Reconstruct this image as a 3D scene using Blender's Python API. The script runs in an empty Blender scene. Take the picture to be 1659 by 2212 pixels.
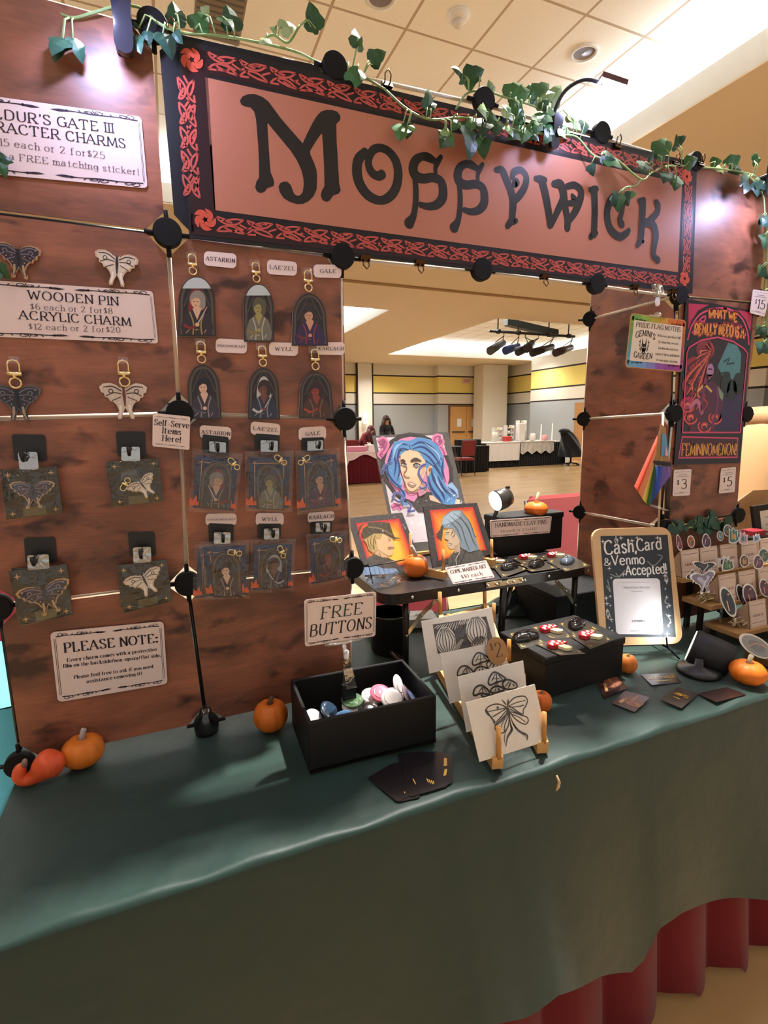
import bpy, math, random
import numpy as np
from mathutils import Vector, Matrix

random.seed(7)
SC = bpy.context.scene
COL = SC.collection
T = 0.75            # table top height
P = 0.355           # pitch of the display's square panels

# ---------------------------------------------------------------- camera
CAM = np.array([-0.02297, -1.15639, T + 0.69574])
PITCH, ROLL, YAW, FOC = 1.39822640, -0.0108048, -0.390165469, 1105.37872
cd = bpy.data.cameras.new('camera')
cd.sensor_fit = 'HORIZONTAL'
cd.sensor_width = 36.0
cd.lens = 36.0 * FOC / 1659.0
cd.clip_start = 0.02
cam = bpy.data.objects.new('camera', cd)
COL.objects.link(cam)
CM = Matrix.Rotation(YAW, 4, 'Z') @ Matrix.Rotation(PITCH, 4, 'X') @ Matrix.Rotation(ROLL, 4, 'Z')
cam.matrix_world = Matrix.Translation(Vector(CAM)) @ CM
SC.camera = cam
RM = np.array(CM.to_3x3())

# ---------------------------------------------------------------- world, lights, exposure
SC.view_settings.view_transform = 'Standard'
SC.view_settings.look = 'None'
SC.view_settings.exposure = 0.42
SC.view_settings.gamma = 1.0
SC.view_settings.use_curve_mapping = False
w = bpy.data.worlds.new('hall ambience')
SC.world = w
w.use_nodes = True
w.node_tree.nodes['Background'].inputs[0].default_value = (1.0, 0.95, 0.89, 1)
w.node_tree.nodes['Background'].inputs[1].default_value = 0.5

def lamp(name, kind, loc, energy, color=(1, 1, 1), size=0.1, aim=None, spot=60, blend=0.5, sy=None):
    d = bpy.data.lights.new(name, kind)
    d.energy = energy
    d.color = color
    if kind == 'AREA':
        d.size = size
        if sy:
            d.shape = 'RECTANGLE'; d.size_y = sy
    else:
        d.shadow_soft_size = size
    if kind == 'SPOT':
        d.spot_size = math.radians(spot); d.spot_blend = blend
    o = bpy.data.objects.new(name, d)
    o.location = loc
    if aim is not None:
        o.rotation_euler = (Vector(aim) - Vector(loc)).to_track_quat('-Z', 'Y').to_euler()
    COL.objects.link(o)
    return o

WARM = (1.0, 0.94, 0.86)
COOL = (0.76, 0.87, 1.0)
# recessed downlights of the coffer over the booth
lamp('downlight over the booth', 'SPOT', (1.5, 0.52, 4.44), 1500, WARM, 0.06, (1.0, 0.3, 0), 125, 0.5)
lamp('downlight in front of the booth', 'SPOT', (-0.9, -2.6, 4.44), 40, WARM, 0.4, (-0.6, -1.6, 0), 150, 0.8)
lamp('downlight right of the booth', 'SPOT', (3.38, 2.66, 4.44), 170, WARM, 0.08, (3.38, 2.66, 0), 120, 0.5)
# downlights of the far part of the hall
for i, (x, y) in enumerate([(9.0, 11.5), (13.0, 12.0), (9.5, 15.5), (13.0, 15.5), (4.0, 12.0), (5.8, 7.5), (9.5, 7.5), (8.0, 18.4)]):
    lamp('hall downlight %d' % i, 'SPOT', (x, y, 3.9), 190 if x > 12 else 310, WARM, 0.25, (x, y, 0), 150, 0.8)

# ---------------------------------------------------------------- from the photograph to the place
def ray(u, v):
    return RM @ np.array([(u - 829.5) / FOC, -(v - 1106.0) / FOC, -1.0])
def onZ(u, v, z):
    d = ray(u, v); return Vector(CAM + d * (z - CAM[2]) / d[2])
def onY(u, v, y=0.0):
    d = ray(u, v); return Vector(CAM + d * (y - CAM[1]) / d[1])
def onX(u, v, x):
    d = ray(u, v); return Vector(CAM + d * (x - CAM[0]) / d[0])
def tz(u, v, h=0.0):
    return onZ(u, v, T + h)
def mpp(p):
    """metres that one pixel spans at p"""
    d = (np.array(p) - CAM) @ RM
    return -d[2] / FOC

# ---------------------------------------------------------------- colours and materials
def H(h):
    if not isinstance(h, str):
        return h
    h = h.lstrip('#')
    c = [int(h[i:i + 2], 16) / 255 for i in (0, 2, 4)]
    return tuple(x / 12.92 if x <= 0.04045 else ((x + 0.055) / 1.055) ** 2.4 for x in c)

MATS = {}
def nodes(name):
    m = bpy.data.materials.new(name); m.use_nodes = True
    nt = m.node_tree
    return m, nt, nt.nodes['Principled BSDF']

def N(nt, kind, **kw):
    n = nt.nodes.new(kind)
    for k, v in kw.items():
        if k.startswith('i_'):
            key = k[2:]
            n.inputs[int(key) if key.isdigit() else key.replace('_', ' ')].default_value = v
        else:
            setattr(n, k, v)
    return n

def M(name, rough=0.5, metal=0.0, spec=0.5, coat=0.0, bump=None, sheen=0.0, grain=None, emit=0.0, sub=0.0):
    """a material coloured by the mesh's own colour attribute"""
    if name in MATS:
        return MATS[name]
    m, nt, b = nodes(name)
    a = N(nt, 'ShaderNodeVertexColor', layer_name='Col')
    out = a.outputs[0]
    if grain:                                   # (scale, contrast): mottled colour
        n = N(nt, 'ShaderNodeTexNoise', i_Scale=grain[0], i_Detail=5.0)
        tc = N(nt, 'ShaderNodeTexCoord')
        nt.links.new(tc.outputs['Object'], n.inputs['Vector'])
        mr = N(nt, 'ShaderNodeMapRange', i_3=1 - grain[1], i_4=1 + grain[1])
        nt.links.new(n.outputs[0], mr.inputs[0])
        mx = N(nt, 'ShaderNodeVectorMath', operation='SCALE')
        nt.links.new(out, mx.inputs[0]); nt.links.new(mr.outputs[0], mx.inputs['Scale'])
        out = mx.outputs[0]
    nt.links.new(out, b.inputs['Base Color'])
    b.inputs['Roughness'].default_value = rough
    b.inputs['Metallic'].default_value = metal
    b.inputs['Specular IOR Level'].default_value = spec
    b.inputs['Coat Weight'].default_value = coat
    b.inputs['Coat Roughness'].default_value = 0.12
    b.inputs['Sheen Weight'].default_value = sheen
    if sub:
        b.inputs['Subsurface Weight'].default_value = sub
        b.inputs['Subsurface Scale'].default_value = 0.01
    if emit:
        nt.links.new(out, b.inputs['Emission Color']); b.inputs['Emission Strength'].default_value = emit
    if bump:
        n = N(nt, 'ShaderNodeTexNoise', i_Scale=bump[0], i_Detail=4.0)
        tc = N(nt, 'ShaderNodeTexCoord')
        nt.links.new(tc.outputs['Object'], n.inputs['Vector'])
        bp = N(nt, 'ShaderNodeBump', i_Strength=bump[1], i_Distance=bump[2] if len(bump) > 2 else 0.002)
        nt.links.new(n.outputs[0], bp.inputs['Height']); nt.links.new(bp.outputs[0], b.inputs['Normal'])
    MATS[name] = m
    return m

PAPER = M('printed paper', 0.55, spec=0.35)
GLOSS = M('glossy print', 0.3, spec=0.5)
VINYL = M('satin vinyl print', 0.4, spec=0.35)
MATTE = M('matte paint', 0.7, spec=0.2)
PLASTIC = M('black plastic', 0.4, spec=0.5)
SHINY = M('shiny enamel', 0.12, spec=0.6, coat=0.6)
METAL = M('polished metal', 0.25, metal=1.0)
GOLD = M('gold plated metal', 0.3, metal=0.85)
BEECH = M('pale beech wood', 0.5, spec=0.3, grain=(30, 0.14))
FABRIC = M('woven fabric', 0.85, spec=0.15, sheen=0.3, bump=(400, 0.3, 0.001))
PUMP = M('painted pumpkin skin', 0.5, spec=0.35, grain=(38, 0.16), bump=(60, 0.25, 0.002))
LEAF = M('ivy leaf', 0.42, spec=0.4, grain=(40, 0.22))
SKIN = M('skin', 0.55, spec=0.3)
BLACKBOX = M('black stained wood', 0.55, spec=0.3, bump=(90, 0.15, 0.001))
ACRYLIC = M('printed acrylic', 0.14, spec=0.4, coat=0.15)
CHALK = M('chalk and slate', 0.75, spec=0.2, grain=(14, 0.12))
PLASTER = M('painted plaster', 0.85, spec=0.15)

def bag_material(name, clear=0.86, tint=(1, 1, 1, 1), scale=35.0, strength=0.9, rough=0.07):
    m, nt, b = nodes(name)
    nt.nodes.remove(b)
    o = nt.nodes['Material Output']
    t = N(nt, 'ShaderNodeBsdfTransparent'); t.inputs[0].default_value = tint
    g = N(nt, 'ShaderNodeBsdfGlossy'); g.inputs['Roughness'].default_value = rough
    n = N(nt, 'ShaderNodeTexNoise', i_Scale=scale, i_Detail=2.0, i_Distortion=1.2)
    tc = N(nt, 'ShaderNodeTexCoord'); nt.links.new(tc.outputs['Object'], n.inputs['Vector'])
    bp = N(nt, 'ShaderNodeBump', i_Strength=strength, i_Distance=0.006)
    nt.links.new(n.outputs[0], bp.inputs['Height']); nt.links.new(bp.outputs[0], g.inputs['Normal'])
    mx = N(nt, 'ShaderNodeMixShader'); mx.inputs[0].default_value = 1 - clear
    nt.links.new(t.outputs[0], mx.inputs[1]); nt.links.new(g.outputs[0], mx.inputs[2])
    nt.links.new(mx.outputs[0], o.inputs[0])
    return m
BAG = bag_material('clear crinkled sleeve', 0.93, scale=42.0, strength=1.0)
CLEAR = bag_material('clear hard plastic', 0.62, (0.93, 0.95, 0.95, 1), 60, 0.25)
SMOKE = bag_material('clear glass', 0.7, (0.9, 0.95, 0.95, 1), 8, 0.1)

def wood_panel():
    m, nt, b = nodes('brown wood print')
    tc = N(nt, 'ShaderNodeTexCoord'); oi = N(nt, 'ShaderNodeObjectInfo')
    ad = N(nt, 'ShaderNodeVectorMath', operation='MULTIPLY_ADD')
    cx = N(nt, 'ShaderNodeCombineXYZ')
    for k in (0, 1, 2):
        nt.links.new(oi.outputs['Random'], cx.inputs[k])
    ad.inputs[1].default_value = (9.0, 17.0, 13.0)
    nt.links.new(cx.outputs[0], ad.inputs[0]); nt.links.new(tc.outputs['Object'], ad.inputs[2])
    def noise(sc, scale, det, dist):
        mp = N(nt, 'ShaderNodeMapping'); mp.inputs['Scale'].default_value = sc
        nt.links.new(ad.outputs[0], mp.inputs[0])
        n = N(nt, 'ShaderNodeTexNoise', i_Scale=scale, i_Detail=det, i_Distortion=dist)
        nt.links.new(mp.outputs[0], n.inputs['Vector'])
        return n
    grain = noise((1.0, 1.0, 2.2), 6.0, 7.0, 0.5)
    blot = noise((1.0, 1.0, 1.9), 8.5, 3.0, 0.3)
    fine = noise((1.0, 1.0, 9.0), 26.0, 4.0, 0.0)
    r1 = N(nt, 'ShaderNodeValToRGB')
    r1.color_ramp.elements[0].position = 0.3; r1.color_ramp.elements[0].color = (*H('#603b2c'), 1)
    r1.color_ramp.elements[1].position = 0.72; r1.color_ramp.elements[1].color = (*H('#a46449'), 1)
    nt.links.new(grain.outputs[0], r1.inputs[0])
    r2 = N(nt, 'ShaderNodeValToRGB')
    r2.color_ramp.elements[0].position = 0.33; r2.color_ramp.elements[0].color = (*H('#5a4446'), 1)
    r2.color_ramp.elements[1].position = 0.43; r2.color_ramp.elements[1].color = (*H('#ffffff'), 1)
    nt.links.new(blot.outputs[0], r2.inputs[0])
    mx = N(nt, 'ShaderNodeMix', data_type='RGBA', blend_type='MULTIPLY'); mx.inputs[0].default_value = 0.85
    nt.links.new(r1.outputs[0], mx.inputs[6]); nt.links.new(r2.outputs[0], mx.inputs[7])
    r3 = N(nt, 'ShaderNodeMapRange', i_3=0.72, i_4=1.26)
    nt.links.new(fine.outputs[0], r3.inputs[0])
    sc = N(nt, 'ShaderNodeVectorMath', operation='SCALE')
    nt.links.new(mx.outputs[2], sc.inputs[0]); nt.links.new(r3.outputs[0], sc.inputs['Scale'])
    nt.links.new(sc.outputs[0], b.inputs['Base Color'])
    b.inputs['Roughness'].default_value = 0.43
    b.inputs['Specular IOR Level'].default_value = 0.55
    return m
WOOD = wood_panel()

# ---------------------------------------------------------------- mesh helpers
WL = {}            # world location of every object made here
def tag(o, label, cat, group=None, kind=None):
    if label: o['label'] = label
    if cat: o['category'] = cat
    if group: o['group'] = group
    if kind: o['kind'] = kind
    return o

def thing(name, label, cat, loc, group=None):
    o = bpy.data.objects.new(name, None)
    o.empty_display_size = 0.02
    o.location = loc
    COL.objects.link(o)
    WL[o.name] = Vector(loc)
    return tag(o, label, cat, group)

class MB:
    def __init__(s):
        s.v = []; s.f = []; s.m = []; s.c = []; s.s = []
    def add(s, vs, fs, col='#ffffff', mat=0, smooth=False):
        k = len(s.v)
        s.v += [tuple(v) for v in vs]
        c = H(col)
        for f in fs:
            s.f.append([i + k for i in f]); s.m.append(mat); s.c.append(c); s.s.append(smooth)
        return s
    def hexa(s, q, col='#ffffff', mat=0):
        """eight corners: bottom ring of four, then the ring above it"""
        return s.add(q, [(3, 2, 1, 0), (4, 5, 6, 7), (0, 1, 5, 4), (1, 2, 6, 5), (2, 3, 7, 6), (3, 0, 4, 7)], col, mat)
    def box(s, c, size, rot=None, col='#ffffff', mat=0, bev=0.0):
        c = Vector(c); x, y, z = [k / 2 for k in size]
        rot = rot or Matrix.Identity(3)
        if bev <= 0:
            q = [(-x, -y, -z), (x, -y, -z), (x, y, -z), (-x, y, -z), (-x, -y, z), (x, -y, z), (x, y, z), (-x, y, z)]
            return s.hexa([c + rot @ Vector(p) for p in q], col, mat)
        b = min(bev, x * .9, y * .9, z * .9)
        def ring(dx, dy, zz):
            return [(-dx, -y + (y - dy), zz)] if False else [(-dx + b * (dx == x) * 0, -dy, zz), (dx, -dy, zz), (dx, dy, zz), (-dx, dy, zz)]
        def oct_(i, zz):
            X, Y = x - i, y - i
            return [(-X + b, -Y, zz), (X - b, -Y, zz), (X, -Y + b, zz), (X, Y - b, zz), (X - b, Y, zz), (-X + b, Y, zz), (-X, Y - b, zz), (-X, -Y + b, zz)]
        rings = [oct_(b * .6, -z), oct_(0, -z + b), oct_(0, z - b), oct_(b * .6, z)]
        vs = [c + rot @ Vector(p) for r in rings for p in r]
        fs = [tuple(range(7, -1, -1)), tuple(range(24, 32))]
        for r in range(3):
            for i in range(8):
                j = (i + 1) % 8
                fs.append((r * 8 + i, r * 8 + j, r * 8 + 8 + j, r * 8 + 8 + i))
        return s.add(vs, fs, col, mat)
    def plate(s, pts, off, col='#ffffff', mat=0, edge=None):
        """a flat polygon given thickness by the vector off"""
        n = len(pts); off = Vector(off)
        a = [Vector(p) for p in pts]; b = [p + off for p in a]
        s.add(a + b, [tuple(range(n)), tuple(range(2 * n - 1, n - 1, -1))], col, mat)
        return s.add(a + b, [(i, i + n, (i + 1) % n + n, (i + 1) % n) for i in range(n)], edge or col, mat)
    def tube(s, path, r, n=8, col='#ffffff', mat=0, closed=False, caps=True, flat=1.0):
        path = [Vector(p) for p in path]
        k = len(path)
        rs = r if isinstance(r, (list, tuple)) else [r] * k
        vs = []; up = None
        for i, p in enumerate(path):
            a = path[(i - 1) % k] if (closed or i) else p
            b = path[(i + 1) % k] if (closed or i < k - 1) else p
            t = (b - a).normalized() if (b - a).length > 1e-9 else Vector((0, 0, 1))
            if up is None:
                up = Vector((0, 0, 1)) if abs(t.z) < .9 else Vector((1, 0, 0))
            x = t.cross(up)
            if x.length < 1e-6:
                x = t.cross(Vector((0.3, 1, 0.2)))
            x.normalize(); y = x.cross(t).normalized(); up = y
            for j in range(n):
                an = 2 * math.pi * j / n
                vs.append(p + (x * math.cos(an) + y * math.sin(an) * flat) * rs[i])
        fs = []
        for i in range(k if closed else k - 1):
            q = (i + 1) % k
            for j in range(n):
                l = (j + 1) % n
                fs.append((i * n + j, i * n + l, q * n + l, q * n + j))
        if caps and not closed:
            fs.append(tuple(range(n - 1, -1, -1))); fs.append(tuple(range((k - 1) * n, k * n)))
        return s.add(vs, fs, col, mat, True)
    def lathe(s, prof, origin, axis=(0, 0, 1), n=24, col='#ffffff', mat=0, smooth=True, mod=None, sx=1.0):
        z = Vector(axis).normalized()
        x = z.orthogonal().normalized() if abs(z.z) < .999 else Vector((1, 0, 0))
        y = z.cross(x)
        o = Vector(origin); vs = []
        for r, h in prof:
            for j in range(n):
                a = 2 * math.pi * j / n
                rr = r * (mod(a, h) if mod else 1.0)
                vs.append(o + x * (rr * math.cos(a) * sx) + y * (rr * math.sin(a)) + z * h)
        fs = []
        for i in range(len(prof) - 1):
            for j in range(n):
                l = (j + 1) % n
                fs.append((i * n + j, i * n + l, (i + 1) * n + l, (i + 1) * n + j))
        if prof[0][0] > 1e-6: fs.append(tuple(range(n - 1, -1, -1)))
        if prof[-1][0] > 1e-6: fs.append(tuple(range((len(prof) - 1) * n, len(prof) * n)))
        return s.add(vs, fs, col, mat, smooth)
    def ball(s, c, r, n=16, col='#ffffff', mat=0, sq=(1, 1, 1)):
        c = Vector(c); k = n // 2; vs = []; fs = []
        for i in range(k + 1):
            t = math.pi * i / k
            for j in range(n):
                a = 2 * math.pi * j / n
                vs.append(c + Vector((math.sin(t) * math.cos(a) * r * sq[0], math.sin(t) * math.sin(a) * r * sq[1], math.cos(t) * r * sq[2])))
        for i in range(k):
            for j in range(n):
                l = (j + 1) % n
                fs.append((i * n + j, (i + 1) * n + j, (i + 1) * n + l, i * n + l))
        return s.add(vs, fs, col, mat, True)
    def grid(s, nu, nv, fn, col='#ffffff', mat=0, smooth=True):
        vs = [fn(i / nu, j / nv) for j in range(nv + 1) for i in range(nu + 1)]
        k = nu + 1
        return s.add(vs, [(j * k + i, j * k + i + 1, (j + 1) * k + i + 1, (j + 1) * k + i) for j in range(nv) for i in range(nu)], col, mat, smooth)
    def build(s, name, mats, parent=None, origin=None):
        if not isinstance(mats, (list, tuple)): mats = [mats]
        a = np.array(s.v, float)
        if origin is None:
            lo, hi = a.min(0), a.max(0)
            origin = ((lo[0] + hi[0]) / 2, (lo[1] + hi[1]) / 2, lo[2])
        origin = Vector(origin)
        me = bpy.data.meshes.new(name)
        me.from_pydata([tuple(p) for p in (a - np.array(origin))], [], s.f)
        for m in mats: me.materials.append(m)
        me.polygons.foreach_set('material_index', s.m)
        me.polygons.foreach_set('use_smooth', s.s)
        at = me.color_attributes.new('Col', 'FLOAT_COLOR', 'CORNER')
        arr = np.ones((len(me.loops), 4), np.float32); k = 0
        for f, c in zip(s.f, s.c):
            arr[k:k + len(f), :3] = c; k += len(f)
        at.data.foreach_set('color', arr.ravel())
        me.update()
        o = bpy.data.objects.new(name, me)
        COL.objects.link(o)
        WL[o.name] = origin
        if parent is not None:
            o.parent = parent
            o.location = origin - WL[parent.name]
        else:
            o.location = origin
        return o

def struct(name, mb, mats):
    o = mb.build(name, mats); o['kind'] = 'structure'; return o

def smooth_pts(pts, seg=5, closed=False):
    """Catmull-Rom through points of any dimension"""
    pts = [np.array(p, float) for p in pts]
    n = len(pts)
    if n < 3: return [tuple(p) for p in pts]
    out = []
    for i in range(n if closed else n - 1):
        p0 = pts[(i - 1) % n] if (closed or i) else 2 * pts[0] - pts[1]
        p1 = pts[i]; p2 = pts[(i + 1) % n]
        p3 = pts[(i + 2) % n] if (closed or i < n - 2) else 2 * pts[-1] - pts[-2]
        for k in range(seg):
            t = k / seg
            out.append(tuple(0.5 * (2 * p1 + (p2 - p0) * t + (2 * p0 - 5 * p1 + 4 * p2 - p3) * t * t + (3 * p1 - p0 - 3 * p2 + p3) * t ** 3)))
    if not closed: out.append(tuple(pts[-1]))
    return out

# ---------------------------------------------------------------- lettering: strokes of every glyph on a cap height of 1
GLY = dict(A='0,0^ .36,1 .72,0^|.14,.36 .58,.36', B='.1,0 .1,1|~.1,1 .38,1 .54,.9 .54,.64 .38,.52 .1,.52|~.1,.52 .44,.52 .63,.4 .63,.14 .42,0 .1,0',
 C='~.66,.8 .58,.96 .38,1 .14,.86 .05,.5 .15,.12 .4,0 .6,.05 .7,.2', D='.1,0 .1,1|~.1,1 .42,1 .66,.84 .73,.5 .66,.16 .42,0 .1,0', E='.1,0 .1,1|0,1 .56,1 .57,.84|.1,.52 .44,.52|0,0 .58,0 .6,.18',
 F='.1,0^ .1,1|0,1 .57,1 .58,.82|.1,.52 .44,.52', G='~.66,.8 .58,.96 .38,1 .14,.86 .05,.5 .15,.12 .4,0 .6,.05 .68,.16|.68,.45^ .68,.05', H='.1,0^ .1,1^|.66,0^ .66,1^|.1,.52 .66,.52', I='.1,0^ .1,1^',
 J='~.3,1 .3,.2 .2,0 .05,-.04', K='.1,0^ .1,1^|.6,1^ .1,.45|.27,.6 .66,0^', L='.1,0 .1,1^|0,0 .54,0 .56,.2', M='.06,0^ .12,1 .45,.08 .78,1 .84,0^', N='.1,0^ .1,1 .66,0 .66,1^', O='o.4,.5,.36,.5',
 P='.1,0^ .1,1|~.1,1 .42,1 .58,.88 .58,.6 .42,.46 .1,.46', Q='o.4,.5,.36,.5|~.45,.2 .6,-.1 .78,-.14', R='.1,0^ .1,1|~.1,1 .42,1 .58,.88 .58,.62 .42,.48 .1,.48|.34,.48 .68,0^',
 S='~.52,.8 .45,.95 .28,1 .1,.92 .08,.72 .2,.58 .4,.46 .54,.3 .5,.08 .3,0 .12,.05 .03,.22', T='.35,0^ .35,1|0,.82 .02,1 .68,1 .7,.82', U='~.1,1 .1,.3 .2,.05 .4,0 .58,.08 .66,.3 .66,1', V='0,1^ .34,0 .68,1^',
 W='0,1^ .24,0 .46,.9 .7,0 .94,1^', X='0,1^ .62,0^|.6,1^ .02,0^', Y='0,1^ .34,.48 .66,1^|.34,.48 .34,0^', Z='.04,.85 .04,1 .6,1 .02,0 .6,0 .62,.17',
 a='~.08,.52 .2,.66 .4,.62 .44,.45 .44,.1 .54,.01|~.44,.38 .15,.34 .05,.16 .17,0 .36,.07 .44,.2', b='.1,1^ .1,0|o.33,.33,.24,.33', c='~.5,.52 .4,.64 .25,.66 .08,.5 .06,.2 .2,.02 .38,.02 .5,.14', d='.52,1^ .52,0^|o.28,.33,.24,.33',
 e='~.08,.36 .5,.38 .46,.58 .28,.66 .1,.55 .05,.3 .15,.06 .34,0 .5,.12', f='~.44,.92 .34,1 .22,.92 .2,.7 .2,.3|.2,.3 .2,0^|.05,.64 .38,.64', g='o.27,.38,.21,.27|~.5,.64 .5,0 .42,-.22 .2,-.26 .06,-.18', h='.1,1^ .1,0^|~.1,.45 .25,.64 .42,.6 .46,.4|.46,.45 .46,0^',
 i='.1,.64^ .1,0^|o.1,.86,.04,.04', k='.1,1^ .1,0^|.42,.64 .1,.28|.2,.36 .48,0^', l='.1,1^ .1,0^', m='.1,.64^ .1,0^|~.1,.45 .22,.64 .36,.6 .4,.4|.4,.45 .4,0^|~.4,.45 .52,.64 .66,.6 .7,.4|.7,.45 .7,0^',
 n='.1,.64^ .1,0^|~.1,.45 .25,.64 .42,.6 .46,.4|.46,.45 .46,0^', o='o.29,.33,.25,.33', p='.1,.64^ .1,-.28^|o.33,.33,.24,.33', q='.52,.64 .52,-.28^|o.28,.33,.24,.33', r='.1,.64^ .1,0^|~.1,.42 .2,.6 .38,.62',
 s='~.38,.52 .32,.63 .2,.66 .07,.58 .1,.42 .3,.3 .4,.18 .34,.03 .18,0 .04,.12', t='~.18,.9 .18,.15 .26,0 .38,.06|.04,.64 .36,.64', u='~.08,.64 .08,.15 .2,0 .36,.06 .46,.2|.46,.64 .46,0^', v='.04,.64^ .26,0 .48,.64^', w='.02,.64^ .2,0 .36,.6 .52,0 .7,.64^',
 x='.04,.64^ .44,0^|.42,.64^ .05,0^', y='.04,.64^ .27,.04|.5,.64^ .17,-.28', z='.04,.64 .42,.64 .04,0 .44,0')
GLY.update({'0': 'o.3,.5,.26,.5', '1': '.05,.82 .24,1 .24,0^', '2': '~.06,.78 .14,.96 .3,1 .48,.9 .48,.68 .3,.38 .04,.02|.04,.02 .52,.02 .55,.16', '3': '~.06,.88 .25,1 .46,.9 .46,.64 .24,.54|~.24,.54 .5,.48 .54,.2 .38,.01 .18,.0 .04,.14',
 '4': '.42,0^ .42,1 .02,.3 .58,.3', '5': '.5,1 .14,1 .1,.56|~.1,.56 .3,.62 .52,.5 .54,.2 .36,.01 .16,.0 .04,.12', '6': '~.5,.92 .34,1 .12,.8 .06,.4 .14,.08 .3,0 .5,.1 .54,.34 .4,.56 .22,.54 .08,.36', '8': 'o.29,.75,.2,.25|o.29,.26,.25,.26',
 '7': '.04,.84 .04,1 .52,1 .2,0', '9': '~.08,.08 .3,.1 .48,.4 .52,.75 .38,1 .18,.98 .06,.76 .16,.5 .36,.48 .5,.64', '$': '~.42,.78 .3,.88 .14,.84 .08,.68 .2,.54 .36,.42 .44,.26 .34,.12 .16,.1 .06,.24|.26,1 .26,0', "'": '.1,1 .07,.74', '!': '.1,1 .1,.3|o.1,.05,.05,.05',
 ':': 'o.1,.08,.05,.06|o.1,.56,.05,.06', '.': 'o.1,.05,.05,.05', ',': '.12,.08 .05,-.16', '/': '0,-.08 .4,1.05', '-': '.05,.36 .38,.36', '&': '~.7,.42 .5,.1 .25,0 .06,.14 .12,.38 .42,.66 .4,.92 .24,1 .14,.86 .22,.62 .66,.02'})

def glyph_strokes(ch):
    """strokes as (points, smooth, serif at start, serif at end, closed)"""
    out = []; wd = 0.1
    for st in GLY.get(ch, '').split('|'):
        if not st: continue
        if st[0] == 'o':
            cx, cy, rx, ry = [float(k) for k in st[1:].split(',')]
            out.append(([(cx + rx * math.cos(2 * math.pi * k / 18), cy + ry * math.sin(2 * math.pi * k / 18)) for k in range(18)], True, 0, 0, True))
            wd = max(wd, cx + rx)
            continue
        sm = st[0] == '~'
        pts = []; ser = []
        for t in st.lstrip('~').split():
            ser.append(t.endswith('^'))
            x, y = t.rstrip('^').split(','); pts.append((float(x), float(y)))
        wd = max(wd, max(p[0] for p in pts))
        out.append((smooth_pts(pts, 4) if sm else pts, sm, ser[0], ser[-1], False))
    return out, wd

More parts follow.
